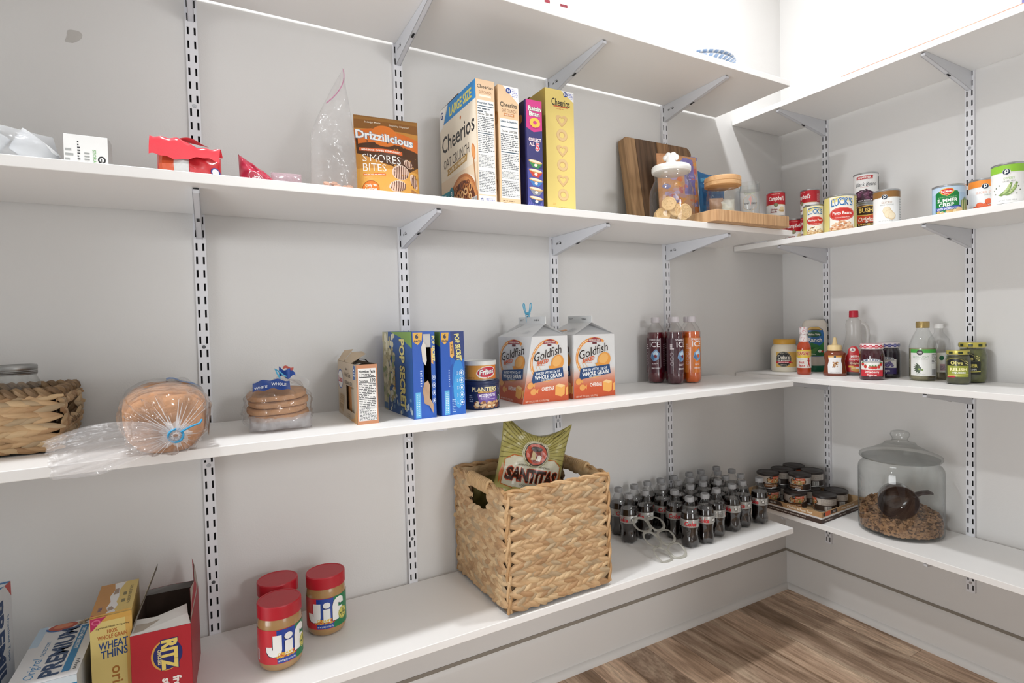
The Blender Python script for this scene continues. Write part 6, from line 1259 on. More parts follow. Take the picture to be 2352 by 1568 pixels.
# --- pickles
def pickle(x, y, r_, h, label, words, cont, off):
    t = jar_thing('pickle_jar', label, x, y, off)
    G().lathe([(0.0001, 0), (r_*0.84, 0), (r_*0.96, 0.004), (r_, 0.014), (r_, h*0.70), (r_*0.93, h*0.80), (r_*0.84, h*0.86), (r_*0.84, h*0.90)], 44).build('glass_body', clear_jar, t)
    G().lathe([(0.0001, 0.003), (r_*0.82, 0.003), (r_*0.94, 0.014), (r_*0.94, h*0.70), (r_*0.8, h*0.84), (0.0001, h*0.84)], 40).build('pickles', M(cont, 0.35, var=0.45, scale=55, bump=0.5, bscale=60), t)
    G().lathe([(r_*0.84, h*0.88), (r_*0.90, h*0.885), (r_*0.92, h*0.90), (r_*0.92, h*0.985), (r_*0.88, h), (0.0001, h)], 44).build('lid', M('#c9bd5c', 0.3, 0.3), t)
    p = D(0.35)
    for k in range(5): p.rect(-56+26*k, h*905, -44+26*k, h*970, '#2c3a26')
    p.build('lid_print', t, cyl(r_*0.921), bis=3)
    k = r_/0.033; p = D(0.35); p.poly([(-34*k, 60*k), (-34*k, 72*k), (-20*k, 80*k), (8*k, 80*k), (12*k, 60*k)], '#1d1f1c'); p.ring(-14*k, 68*k, 26*k, 13*k, 0.8, '#c7bd5a', 20, a0=0.2, a1=PI-0.2); p.text(words[0], -8*k, 67*k, 10*k, '#d9cf78', 32*k, 0.03); p.rect(-34*k, 24*k, 24*k, 58*k, '#20231c' if words[1] != 'RELISH' else '#9aa03c')
    p.text(words[1], -4*k, 47*k, 8*k, '#e2d66a' if words[1] != 'RELISH' else '#f2ecb0', 44*k, 0.04); p.text(words[2], -2*k, 37*k, 4.5*k, '#eef0ea', 34*k, 0.03); p.poly([(-34*k, 29*k), (24*k, 33*k), (24*k, 31*k), (-34*k, 26*k)], '#d8cf6a'); p.poly([(-34*k, 26*k), (-14*k, 28*k), (-10*k, 25*k), (-14*k, 22*k), (-34*k, 22*k)], '#b92a3c')
    for q in range(4): p.ell(18*k+2.2*k*(-1)**q, 62*k+3.4*k*q, 2.6*k, 1.4*k, '#cfc67a', 8, rot=0.6*(-1)**q)
    p.build('label_print', t, cyl(r_+0.0003), bis=3)
pickle(-0.140, -0.722, 0.0335, 0.106, 'small relish jar with a yellow-green lid, in front', ('Olive', 'RELISH', 'SQUEEZE'), '#4a4a26', 8)
pickle(-0.062, -0.729, 0.0390, 0.128, 'taller pickle jar with a yellow-green lid, behind the relish', ('Olive', 'BURGER', 'Hamburger CHIPS'), '#5c6030', -10)
# ================================================================ long wall, lowest shelf
z = LZ[3]
# --- upright saltine box at the far left
w_, d_, h_ = 0.130, 0.130, 0.256
t, f, l, r, u = carton('cracker_box', 'upright white cracker box with blue stripes, cut off by the left edge', -2.616, -0.160, z, w_, d_, h_, '#dfe2e6', R(-6))
p = D(clip=(0, 0, 130, 256)); p.rect(0, 0, 130, 256, '#dde0e4'); p.rect(0, 0, 130, 26, '#2a6ca6'); p.text('PREMIUM', 78, 128, 30, '#23406f', 210, 0.04, rot=-PI/2); p.rect(38, 4, 44, 250, '#3f74b0'); p.text('SALTINE CRACKERS', 26, 140, 8, '#5b7fa8', 120, 0.02, rot=-PI/2); p.poly([(104, 256), (130, 256), (130, 226)], '#c04a44'); p.lines(6, 20, 16, 200, 16, '#8a97a8', 5)
p.text('Unsalted Tops', 112, 150, 8, '#5b7fa8', 90, 0.02, rot=-PI/2); p.build('side_print', t, r)
p = D(clip=(0, 0, 130, 256)); p.rect(0, 0, 130, 256, '#dfe3e8'); p.poly([(0, 190), (130, 230), (130, 256), (0, 256)], '#2a6fa8'); p.text('PREMIUM', 65, 160, 20, '#23406f', 110, 0.04); p.build('front_print', t, f)
p = D(); p.rect(0, 0, 130, 130, '#d9dde2'); p.poly([(0, 30), (130, 70), (130, 100), (0, 60)], '#2a6fa8'); p.poly([(0, 76), (130, 118), (130, 128), (0, 90)], '#2a6fa8'); p.build('top_print', t, u)
# --- lying saltine box
w_, d_, h_ = 0.098, 0.235, 0.130
t, f, l, r, u = carton('cracker_box', 'white cracker box with blue lettering lying flat beside the yellow box', -2.463, -0.182, z, w_, d_, h_, '#dcdfe3', R(-0.5))
p = D(clip=(0, 0, 100, 235)); p.rect(0, 0, 100, 235, '#e1e3e6'); p.rect(0, 150, 14, 235, '#bcd4e8'); p.ell(40, 222, 24, 17, '#b8513f', 26); p.ell(40, 224, 16, 10, '#d98a66', 20); p.ring(44, 222, 32, 22, 4, '#3a6fb0', 26, a0=-PI, a1=0.2)
rn = random.Random(4)
for k in range(40): p.ell(66+rn.uniform(0, 26), 218+rn.uniform(-4, 14), 4, 2.4, rn.choice(['#b9a486', '#8f7b60', '#d6c6aa']), 7, rot=rn.uniform(-1, 1))
p.text('PREMIUM', 56, 112, 27, '#24446f', 190, 0.035, rot=PI/2); p.rect(74, 20, 86, 206, '#2d7fb4'); p.text('SALTINE CRACKERS', 80, 150, 6, '#e6eef4', 90, 0.03, rot=PI/2)
p.text('Original', 26, 60, 15, '#3f8ac0', 76, 0.0, 0.3, rot=PI/2); p.text('SALTED TOPS', 30, 132, 6, '#4c86b4', 56, 0.02, rot=PI/2); p.lines(90, 20, 97, 60, 6, '#4b5058', 7); p.build('top_print', t, u)
p = D(); p.rect(0, 0, 100, 130, '#2b8cc0'); p.rect(0, 116, 100, 130, '#d9e6ee'); p.text('PREMIUM', 50, 84, 18, '#eef2f5', 84, 0.03); p.build('front_print', t, f)
p = D(); p.rect(0, 0, 235, 130, '#cfd6dc'); p.poly([(0, 0), (235, 0), (235, 30), (0, 60)], '#b8744c'); p.build('side_print', t, r)
# --- yellow wheat cracker box
w_, d_, h_ = 0.0655, 0.160, 0.202
t, f, l, r, u = carton('cracker_box', 'narrow yellow wheat cracker box with a white torn strip on top', -2.3690, -0.168, z, w_, d_, h_, '#d0b067', R(1))
p = D(clip=(0, 0, 65.5, 202)); p.rect(0, 0, 65.5, 202, '#dcc87e'); p.rect(55, 0, 65.5, 202, '#d6ab5c'); p.rect(0, 192, 65.5, 202, '#d3a552'); p.poly([(1, 201), (26, 201), (1, 176)], '#b52a5c'); p.ring(10, 193, 7, 5, 2, '#d96a90', 16); p.text('31g WHOLE GRAIN per 31g serving', 35, 180, 3, '#4c3f24', 52, 0.01)
p.text('100%', 34, 171, 7, '#b5642c', 16, 0.02); p.text('WHOLE GRAIN', 34, 161, 7.5, '#b5642c', 46, 0.02, slope=0.02); p.text('WHEAT', 35, 145, 14, '#2c4a80', 46, 0.02, slope=0.03); p.text('THINS', 36, 128, 15, '#2c4a80', 42, 0.02, slope=0.05)
p.text('original', 40, 58, 17, '#a8702c', 88, 0.02, rot=-PI/2); p.build('front_print', t, f)
p = D(); p.rect(0, 0, 65.5, 160, '#d8bd70'); p.rect(0, 0, 28, 160, '#c08a48'); p.poly([(22, 4), (40, 4), (36, 22), (40, 40), (36, 58), (38, 80), (36, 120), (44, 158), (24, 158), (28, 120), (22, 90), (26, 62), (22, 36), (26, 18)], '#e6e4e2'); p.poly([(26, 18), (36, 24), (30, 40), (24, 34)], '#a08a78'); p.poly([(27, 96), (36, 100), (34, 128), (28, 126)], '#a08a78')
p.text('WHEAT', 12, 34, 6, '#2c4a80', 22, 0.02, rot=PI/2); p.text('A CRUNCHY KIND OF TASTY', 56, 86, 5, '#5b5130', 92, 0.02, rot=PI/2); p.lines(44, 40, 50, 110, 2, '#7a6f44', 6); p.poly([(2, 2), (18, 2), (2, 14)], '#b52a5c'); p.build('top_print', t, u)
G().add([(-w_/2+0.001, -d_/2+0.001, h_+0.0012), (w_/2-0.001, -d_/2+0.001, h_+0.0012), (w_/2-0.001, -d_/2-0.002, h_+0.006), (-w_/2+0.001, -d_/2-0.001, h_+0.004)], [(0, 1, 2, 3)]).build('lifted_flap', M('#cda55a', 0.5), t, smooth=False)
# --- red cracker box, open at the top
w_, d_, h_ = 0.100, 0.185, 0.158
t = thing('cracker_box', 'red cracker box with its torn top flaps standing open', 'box', (-2.2825, -0.176, z), R(-3))
f, l, r = shell(t, w_, d_, h_, '#b02430', '#4a3a30')
p = D(clip=(0, 0, 100, 158)); p.rect(0, 0, 100, 158, '#b3232e'); p.ell(58, 106, 26, 31, '#d9a24a', 34); p.ell(60, 106, 24.5, 29, '#22296a', 34); p.text('RITZ', 63, 106, 24, '#e8d070', 60, 0.05, rot=-PI/2, out='#22296a', ow=0.04); p.text('CRACKERS', 46, 104, 5.5, '#e8d9a0', 30, 0.03, rot=-PI/2)
p.text('fresh', 74, 42, 13, '#f2ece6', 36, 0.04, rot=-PI/2); p.text('stacks', 56, 38, 13, '#f2ece6', 44, 0.04, rot=-PI/2); p.text('original', 24, 34, 8, '#f2ece6', 36, 0.02, rot=-PI/2); p.build('front_print', t, f)
p = D(); p.rect(0, 0, 185, 158, '#c9b48a'); p.rect(60, 10, 175, 90, '#b03038'); p.poly([(0, 158), (80, 158), (40, 90)], '#c2b23c'); p.build('side_print', t, l)
p = D(); p.rect(0, 0, 185, 158, '#a8222c'); p.build('side_print', t, r)
x, y = w_/2, d_/2
def flap(name, pts, m1, extra=None):
    g = G(); n = len(pts); g.add(pts, [tuple(range(n))], 0); nv = (Vector(pts[1])-Vector(pts[0])).cross(Vector(pts[2])-Vector(pts[1])).normalized()*0.0008
    g.add([tuple(Vector(q)+nv) for q in pts], [tuple(reversed(range(n)))], 1); g.build(name, m1, t, smooth=False)
gray = M('#a59c92', 0.8, var=0.12, scale=60); whitec = M('#d4d2ce', 0.7)
flap('side_flap', [(-x, -y, h_), (-x, y, h_), (-x+0.022, y-0.004, h_+0.055), (-x+0.030, y-0.040, h_+0.082), (-x+0.022, 0.0, h_+0.060), (-x+0.004, -y+0.02, h_+0.018)], [M('#b9ab8e', 0.7, var=0.1), M('#8a8276', 0.7)])
flap('side_flap', [(x, y, h_), (x, -y, h_), (x+0.001, -y+0.012, h_+0.030), (x-0.003, -y+0.05, h_+0.050), (x-0.001, 0.02, h_+0.040), (x-0.004, y-0.03, h_+0.062), (x-0.008, y-0.012, h_+0.070), (x-0.004, y-0.004, h_+0.045)], [M('#a9a096', 0.75, var=0.1), M('#a8303a', 0.6)])
flap('front_flap', [(-x, -y, h_), (x, -y, h_), (x-0.006, -y+0.020, h_+0.013), (x-0.010, -y+0.050, h_+0.020), (0.01, -y+0.040, h_+0.016), (-0.012, -y+0.034, h_+0.013), (-x+0.006, -y+0.036, h_+0.014)], [whitec, whitec])
p = D(); p.poly([(4, 4), (38, 8), (52, 20), (44, 26), (26, 22), (8, 24)], '#a2988c'); p.poly([(58, 12), (90, 16), (92, 26), (70, 30), (62, 22)], '#a2988c'); p.build('torn_patch', t, plane((-x, -y, h_+0.0015), (1, 0, 0), (0, 0.034, 0.0135)))
flap('rear_flap', [(x, y, h_), (-x, y, h_), (-x+0.004, y-0.006, h_+0.014), (0.0, y-0.010, h_+0.018), (x-0.004, y-0.008, h_+0.016)], [M('#cdc9c4', 0.7), M('#a8303a', 0.6)])
for k in range(4): G().lathe([(0.0001, 0), (0.020, 0), (0.022, 0.012), (0.022, 0.10), (0.02, 0.112), (0.0001, 0.113)], 20, mod=lambda q, z_, a: q*(1+0.04*math.sin(7*a+z_*60))).build('cracker_sleeve', M('#5c4a3a' if k != 2 else '#b58a5c', 0.4, var=0.2, scale=60), t, loc=(-0.026+0.052*(k % 2), -0.04+0.07*(k//2), 0.001))

# --- three peanut butter jars
def jif(x, y, off, label):
    t = thing('peanut_butter_jar', label, 'jar', (x, y, z), facing(x, y, off), 'peanut butter jars')
    r_ = 0.0455
    pb = M('#a98455', 0.25, var=0.06, scale=30, coat=0.5)
    G().lathe([(0.0001, 0.003), (0.030, 0), (0.038, 0.003), (0.0435, 0.010), (r_, 0.018), (r_, 0.098), (0.0445, 0.106), (0.0435, 0.113), (0.042, 0.118), (0.0001, 0.118)], 48).build('jar_body', pb, t)
    G().lathe([(0.0425, 0.1165), (0.0455, 0.117), (0.0455, 0.143), (0.0440, 0.1455), (0.0415, 0.1455), (0.0405, 0.1447), (0.0001, 0.1447)], 72, mod=lambda q, z_, a: q*(1+0.005*(1 if int(a/(2*PI)*144) % 2 else -1)) if 0.1165 < z_ < 0.144 and q > 0.045 else q).build('lid', M('#b41e2c', 0.38), t, angle=25)
    p = D(0.3, clip=(-142, 22, 142, 96)); p.rect(-140, 22, 140, 96, '#c02a34'); p.rect(-14, 23, 26, 95, '#23439a'); p.rect(26, 22, 90, 96, '#1c7a4c'); p.rect(-60, 22, -14, 96, '#c8303a'); p.rect(-14, 35, 26, 46, '#c8303a'); p.rect(-14, 23, 26, 33, '#23439a'); p.poly([(24, 34), (44, 48), (40, 56), (22, 46)], '#d0343c')
    for dx, dy, c in ((-1.4, -1.2, '#171a3a'), (0, 0, '#f0efec')):   # J, i, f built as bold shapes
        p.poly([(x_+dx, y_+dy) for x_, y_ in ((-22, 84), (-4, 84), (-4, 52), (-6, 44), (-13, 39), (-22, 38), (-31, 41), (-36, 49), (-37, 60), (-24, 60), (-23.5, 54), (-22, 53))], c)
        p.poly([(x_+dx, y_+dy) for x_, y_ in ((2, 70), (18, 70), (18, 39), (2, 39))], c); p.ell(10+dx, 79+dy, 8.5, 7.2, c, 24)
        p.poly([(x_+dx, y_+dy) for x_, y_ in ((23, 39), (23, 74), (26, 85), (33, 92), (44, 93), (52, 87), (53, 76), (42, 75), (40, 79), (38, 77), (38, 69), (50, 69), (47, 57), (38, 57), (38, 39))], c)
    p.text('CREAMY', 4, 43, 5.5, '#ecc84a', 34, 0.03, 0.1); p.text('PEANUT BUTTER', 3, 36.8, 4.6, '#ecc84a', 40, 0.03, 0.1); p.text('NET WT 28 OZ (1 LB 12 OZ) 793g', 6, 28, 3.6, '#e9edf2', 36, 0.02)
    p.ell(50, 50, 13, 15, '#d9cf6a', 28); p.ring(50, 50, 12, 14, 0.8, '#2f6a3c'); p.text('7g', 50, 57, 5.5, '#2f5a34', 7, 0.02); p.text('PROTEIN', 50, 49, 4.6, '#2f5a34', 18, 0.04); p.lines(44, 42, 56, 45, 1, '#2f5a34', 3)
    p.rect(-66, 28, -58, 52, '#e7e4e0'); p.bars(-65, 30, -59, 50, seed=6, bg=None); p.lines(92, 30, 130, 88, 12, '#d8b0a8', 4); p.build('label_print', t, cyl(r_+0.0002), bis=3)
jif(-2.071, -0.226, 8, 'red-lidded peanut butter jar in front of the three')
jif(-2.064, -0.116, 4, 'red-lidded peanut butter jar half hidden behind the front one')
jif(-1.958, -0.136, -12, 'red-lidded peanut butter jar standing apart, right of the three')

# --- big woven cube with a bag of chips in it
t = thing('storage_cube', 'large square seagrass cube basket with handle holes, chips sticking out', 'basket', (-1.396, -0.1725, z+0.007), R(1.0))
cw, cd, ch = 0.320, 0.318, 0.308
x, y = cw/2, cd/2
weave(t, lambda u, zc: (Vector((-x+0.006+u, -y, zc)), Vector((1, 0, 0)), Vector((0, -1, 0))), cw-0.012, 0.006, ch-0.004, 20, 11, 0.019, 0.062, T_=0.0085, wf=1.2, amp=0.40)
weave(t, lambda u, zc: (Vector((-x, -y+0.006+u, zc)), Vector((0, 1, 0)), Vector((-1, 0, 0))), cd-0.012, 0.006, ch-0.004, 20, 12, 0.019, 0.060, hole=(0.085, 0.215, 0.232, 0.284), T_=0.0085, wf=1.2, amp=0.42)
weave(t, lambda u, zc: (Vector((x-0.008, -y+0.006+u, zc)), Vector((0, 1, 0)), Vector((-1, 0, 0))), cd-0.012, 0.10, ch-0.004, 11, 13, 0.0245, 0.052, hole=(0.085, 0.215, 0.232, 0.284), T_=0.006, wf=1.45, amp=0.3, name='woven_row')
weave(t, lambda u, zc: (Vector((-x+u, y-0.010, zc)), Vector((1, 0, 0)), Vector((0, -1, 0))), cw, 0.12, ch-0.004, 10, 14, 0.026, 0.055, T_=0.006, wf=1.45, amp=0.3)
weave(t, lambda u, zc: (Vector((x, -y+0.006+u, zc)), Vector((0, 1, 0)), Vector((1, 0, 0))), cd-0.012, 0.006, ch-0.004, 20, 15, 0.030, 0.06, hole=(0.085, 0.215, 0.232, 0.284), T_=0.007, wf=1.5, amp=0.3)
dk = M('#6b543a', 0.85, var=0.2, scale=50); th = 0.003
def wall(name, boxes):
    g = G()
    for b_ in boxes: g.box(*b_)
    g.build(name, dk, t, smooth=False)
wall('front_wall', [(-x+0.008, -y+0.001, 0.001, x-0.008, -y+0.001+th, ch-0.004)]); wall('rear_wall', [(-x+0.004, y-0.006, 0.001, x-0.004, y-0.003, ch-0.004)]); wall('base', [(-x+0.006, -y+0.004, 0.0005, x-0.006, y-0.004, 0.004)])
for s_ in (-1, 1):
    a0, a1 = (-x+0.001, -x+0.001+th) if s_ < 0 else (x-0.001-th, x-0.001)
    wall('side_wall', [(a0, -y+0.006, 0.001, a1, y-0.006, 0.230), (a0, -y+0.006, 0.230, a1, -y+0.088, ch-0.004), (a0, -y+0.218, 0.230, a1, y-0.006, ch-0.004)])
STR = [M('#c3a075', 0.6, var=0.15, scale=60, bump=0.3), M('#b08a5e', 0.6, var=0.15, scale=60, bump=0.3)]
for a, b_ in (((-x, -y, ch), (x, -y, ch)), ((x, -y, ch), (x, y, ch)), ((x, y, ch), (-x, y, ch)), ((-x, y, ch), (-x, -y, ch))): rope(t, [a, b_], 0.0085, 'rim_cord', STR, twist=0.045)
for sx, sy in ((-1, -1), (1, -1), (-1, 1), (1, 1)): rope(t, [(sx*x+0.0012, sy*y, 0.003), (sx*x+0.001, sy*y, ch)], 0.0075, 'corner_cord', STR, twist=0.05)
for s_ in (-1, 1):   # wrapped grips over the holes
    g = G()
    for k in range(14): g.tube([(s_*x+0.009*math.cos(a), -y+0.094+0.0092*k, ch-0.006+0.017*math.sin(a)) for a in [2*PI*i/10 for i in range(10)]], 0.0048, 6, closed=True)
    g.build('grip_wrap', M('#c8a678', 0.55, var=0.1, scale=50), t)
# chips
t = thing('chip_bag', 'olive yellow bag of corn chips standing in the seagrass cube', 'bag', (-1.430, -0.180, z+0.186), rot=(R(-7), R(14), R(-14)))
W_, H_ = 0.214, 0.288
P13 = Pillow(W_, H_, 0.070, puff(0.42, 0.42), hw=lambda v: 0.90+0.10*abs(2*v-1)**2, lump=0.008, seed=81, ls=8, zf=lambda u, v: (0.052*(abs(2*u-1)**1.8)-0.052)*v**6 if v > 0.5 else 0)
P13.mesh(G(), 52, 64).build('bag', M('#a39a58', 0.3, coat=0.5), t)
p = D(0.28, clip=(1, 1, 223, 299)); p.bis_v = 8; p.rect(0, 0, 224, 300, '#a89f5c')
for k in range(27):
    a = PI*(-0.08+1.16*k/26); p.poly([(112+42*math.cos(a-0.012), 196+42*math.sin(a-0.012)), (112+150*math.cos(a-0.012), 196+150*math.sin(a-0.012)), (112+150*math.cos(a+0.012), 196+150*math.sin(a+0.012)), (112+42*math.cos(a+0.012), 196+42*math.sin(a+0.012))], '#746b34')
p.text('GLUTEN FREE', 40, 277, 5, '#2c2818', 40, 0.02, rot=-0.5); p.text('NO PRESERVATIVES', 184, 277, 5, '#2c2818', 46, 0.02, rot=0.5)
p.poly([(14, 92), (14, 166), (40, 184), (184, 184), (210, 166), (210, 92), (112, 76)], '#b5642c'); p.poly([(17, 94), (17, 165), (41, 181), (183, 181), (207, 165), (207, 94), (112, 79)], '#c9c3a8'); p.poly([(20, 97), (20, 163), (42, 178), (182, 178), (204, 163), (204, 97), (112, 82)], '#cfcab4')
p.ell(112, 198, 47, 47, '#c7c1a0', 36); p.ell(112, 198, 40, 40, '#3a2c20', 36); p.ring(112, 198, 44, 44, 1, '#5d5434', 36); p.ell(112, 198, 36, 36, '#b2452a', 34); p.ell(112, 192, 22, 24, '#7c2f1e', 24); p.poly([(94, 176), (100, 206), (110, 200), (112, 178)], '#c7b48a'); p.poly([(112, 176), (122, 196), (132, 190), (128, 174)], '#d0cbbc'); p.ell(112, 214, 20, 9, '#2e2018', 22)
p.text('AUTENTICO ESTILO MEXICANO', 112, 156, 4.5, '#54492c', 110, 0.01, arc=2); p.text('SANTITAS', 112, 127, 34, '#3a2218', 176, 0.045, 0.08, out='#c2502c', ow=0.05); p.text('TOTOPOS DE MAIZ', 112, 97, 6, '#54492c', 78, 0.01)
p.poly([(50, 60), (52, 90), (172, 90), (174, 60), (112, 56)], '#b7a758'); p.text('YELLOW CORN', 112, 74, 14, '#3a3018', 106, 0.03); p.ell(112, 34, 70, 26, '#e3dcc8', 30); p.ell(112, 34, 66, 23, '#b5372a', 30); p.text('$2.99', 112, 34, 26, '#f2efe8', 80, 0.04, out='#2c1a14', ow=0.04)
p.poly([(8, 92), (16, 120), (10, 150), (4, 120)], '#c2642c'); p.poly([(216, 92), (220, 120), (214, 150), (208, 120)], '#c2642c'); p.build('bag_print', t, P13.place(224, 300, 0.003), bis=8, step=0.00022)
t = thing('snack_bag', 'bright blue snack bag down inside the seagrass cube, seen through its handle hole', 'bag', (-1.490, -0.215, z+0.013), R(-20))
Pillow(0.10, 0.225, 0.04, puff(0.5, 0.4), lump=0.01, seed=91, ls=10).mesh(G(), 22, 28).build('bag', M('#1f74c0', 0.3, coat=0.4), t)
t = thing('snack_bag', 'dark olive snack bag leaning behind the corn chips in the cube', 'bag', (-1.470, -0.070, z+0.045), rot=(R(3), 0, R(4)))
Pillow(0.13, 0.250, 0.03, puff(0.5, 0.4), lump=0.012, seed=95, ls=10).mesh(G(), 24, 28).build('bag', M('#6d6234', 0.35, var=0.25, scale=25), t)

# --- two dozen small cola bottles
cap_m = M('#9a9b9d', 0.42); cola = M('#150a07', 0.08, coat=0.7)
pet = glass('cola_pet', (0.93, 0.93, 0.93), 0.05, 0.3)
def cola_parts():
    pr = [(0.0001, 0.007), (0.010, 0.004), (0.017, 0.0), (0.023, 0.001), (0.027, 0.007), (0.0285, 0.018), (0.0280, 0.027), (0.0262, 0.038), (0.0258, 0.046), (0.0268, 0.056), (0.0288, 0.064), (0.0294, 0.070), (0.0294, 0.094), (0.0288, 0.100), (0.0270, 0.111), (0.0235, 0.122), (0.0180, 0.133), (0.0138, 0.141), (0.0122, 0.146), (0.0122, 0.150)]
    foot = lambda r_, z_, a: r_*(1+0.085*math.cos(5*a)*max(0, 1-abs(z_-0.012)/0.022)) if z_ < 0.034 else (r_*(1+0.02*math.cos(10*a)) if z_ < 0.06 else r_)
    lift = lambda r_, z_, a: (lambda q: (q*math.sin(a), -q*math.cos(a), z_ if (z_ > 0.006 or r_ < 0.012) else z_+0.006*(0.5-0.5*math.cos(5*a+0.0))))(foot(r_, z_, a))
    body = G().lathe(pr, 40, mod=lift, close=False).mesh('bottle_body', pet)
    inner = [(max(0.0001, r_-0.0012), z_+0.0012) for r_, z_ in pr if z_ < 0.113]+[(0.0255, 0.1135), (0.0001, 0.1135)]
    liq = G().lathe(inner, 40, mod=lift).mesh('cola', cola)
    cp = G().lathe([(0.0120, 0.1475), (0.0142, 0.148), (0.0142, 0.1605), (0.0132, 0.1625), (0.0110, 0.1628), (0.0104, 0.1622), (0.0001, 0.1622)], 48, mod=lambda q, z_, a: q*(1+0.02*(1 if int(a/(2*PI)*48) % 2 else -1)) if q > 0.014 else q).mesh('cap', cap_m)
    lb = G().lathe([(0.0296, 0.0695), (0.0300, 0.070), (0.0300, 0.0940), (0.0296, 0.0945)], 40, close=False).mesh('label_band', M('#a9a8a4', 0.3, 0.35))
    p = D(0.3); p.text('Diet', 8, 91, 3, '#b33a3a', 8, 0.01, 0.2); p.text('Coke', 0, 81, 13, '#c2202c', 40, 0.03, 0.15); p.lines(-34, 72, -26, 76, 1, '#5a5a5a', 3)
    p.rect(44, 72, 54, 92, '#e3e2de'); p.lines(45, 73, 53, 91, 7, '#303030', 4, gap=False); p.ring(36, 82, 6, 6, 1.4, '#2b2b2b', 16); p.ell(36, 82, 4, 4, '#e3e2de', 12); p.lines(58, 72, 76, 92, 7, '#626262', 6); p.text('Coke', -84, 81, 12, '#c2202c', 36, 0.03, 0.15)
    o = p.build('label_print', None, cyl(0.0300), bis=4); lp = o.data; bpy.data.objects.remove(o)
    p = D(); p.ring(0, 0, 8, 8, 1, '#58595b', 18); p.lines(-4.5, -4, 4.5, 4, 3, '#606163', 4)
    o = p.build('cap_print', None, plane((0, 0, 0.1623), (1, 0, 0), (0, 1, 0))); cpm = o.data; bpy.data.objects.remove(o)
    return [('bottle_body', body), ('cola', liq), ('cap', cp), ('label_band', lb), ('label_print', lp), ('cap_print', cpm)]
CP = cola_parts()
COLA = [(-0.843, -0.256, 4, 'small dark cola bottle, front row, first from the seagrass cube'),
        (-0.777, -0.261, -14, 'small dark cola bottle, front row, second from the seagrass cube'),
        (-0.702, -0.242, -100, 'small dark cola bottle, front row, third from the seagrass cube'),
        (-0.6185, -0.2374, -46, 'small dark cola bottle, front row, fourth from the seagrass cube'),
        (-0.5565, -0.2307, -24, 'small dark cola bottle, front row, fifth from the seagrass cube'),
        (-0.477, -0.239, -44, 'small dark cola bottle, front row, sixth from the seagrass cube'),
        (-0.832, -0.176, -2, 'small dark cola bottle, second row, first from the seagrass cube'),
        (-0.7417, -0.1602, 60, 'small dark cola bottle, second row, second from the seagrass cube'),
        (-0.6798, -0.1614, -90, 'small dark cola bottle, second row, third from the seagrass cube'),
        (-0.6191, -0.1749, -30, 'small dark cola bottle, second row, fourth from the seagrass cube'),
        (-0.555, -0.154, -90, 'small dark cola bottle, second row, fifth from the seagrass cube'),
        (-0.489, -0.168, -30, 'small dark cola bottle, second row, sixth from the seagrass cube'),
        (-0.985, -0.118, -44, 'small dark cola bottle, third row, first from the seagrass cube'),
        (-0.917, -0.123, -46, 'small dark cola bottle, third row, second from the seagrass cube'),
        (-0.8224, -0.1057, 10, 'small dark cola bottle, third row, third from the seagrass cube'),
        (-0.7406, -0.098, -45, 'small dark cola bottle, third row, fourth from the seagrass cube'),
        (-0.6782, -0.0991, -45, 'small dark cola bottle, third row, fifth from the seagrass cube'),
        (-0.6163, -0.106, 60, 'small dark cola bottle, third row, sixth from the seagrass cube'),
        (-0.5244, -0.0903, 30, 'small dark cola bottle, third row, seventh from the seagrass cube'),
        (-0.4638, -0.1047, -90, 'small dark cola bottle, third row, eighth from the seagrass cube'),
        (-0.97, -0.046, 20, 'small dark cola bottle, back row, first from the seagrass cube'),
        (-0.901, -0.049, 15, 'small dark cola bottle, back row, second from the seagrass cube'),
        (-0.8366, -0.045, 10, 'small dark cola bottle, back row, third from the seagrass cube'),
        (-0.7732, -0.045, 60, 'small dark cola bottle, back row, fourth from the seagrass cube'),
        (-0.7079, -0.045, -45, 'small dark cola bottle, back row, fifth from the seagrass cube'),
        (-0.6286, -0.045, -45, 'small dark cola bottle, back row, sixth from the seagrass cube'),
        (-0.5663, -0.045, 60, 'small dark cola bottle, back row, seventh from the seagrass cube'),
        (-0.4813, -0.045, -45, 'small dark cola bottle, back row, eighth from the seagrass cube')]
ROWN = ['back', 'third', 'second', 'front']
for (cx_, cy_, off, lbl) in COLA:
    t = thing('cola_bottle', lbl, 'bottle', (cx_, cy_, z), facing(cx_, cy_, off), 'small cola bottles')
    for nm, me in CP:
        o = bpy.data.objects.new(nm, me); COL.objects.link(o); o.parent = t

# --- plastic six-ring carrier flopping off the front bottles
t = thing('ring_carrier', 'clear plastic ring carrier hanging off the front left cola bottles', 'carrier', (-1.020, -0.228, z+0.001), 0)
ringm = glass('carrier_plastic', (0.86, 0.85, 0.81), 0.2, 0.3, haze=0.55, hazecol=(0.66, 0.65, 0.60))
def RP(a, b): return Vector((0.012+0.056*a-0.004*b, 0.060-0.052*b-0.012*a*0.3, max(0.002, 0.076-0.0285*b+0.004*math.sin(3*a+b))))
for i in range(2):
    for j in range(3):
        g = G(); c_ = (i+0.5, j*1.0+0.2)
        g.tube([RP(c_[0]+0.47*math.copysign(abs(math.cos(a))**0.8, math.cos(a)), c_[1]+0.47*math.copysign(abs(math.sin(a))**0.8, math.sin(a))) for a in [2*PI*k/28 for k in range(28)]], 0.0042, 6, closed=True, flat=0.35); g.build('ring', ringm, t)
for (a, b_) in ((1.0, 0.2), (1.0, 1.2), (1.0, 2.2), (0.5, 0.7), (0.5, 1.7), (1.5, 0.7), (1.5, 1.7)):
    g = G(); c_ = RP(a, b_); g.lathe([(0.0001, -0.0012), (0.006, -0.001), (0.006, 0.001), (0.0001, 0.0012)], 10, mat=Matrix.Translation(c_)); g.build('web', ringm, t)
# ================================================================ short wall, lowest shelf
z = ZR[3]
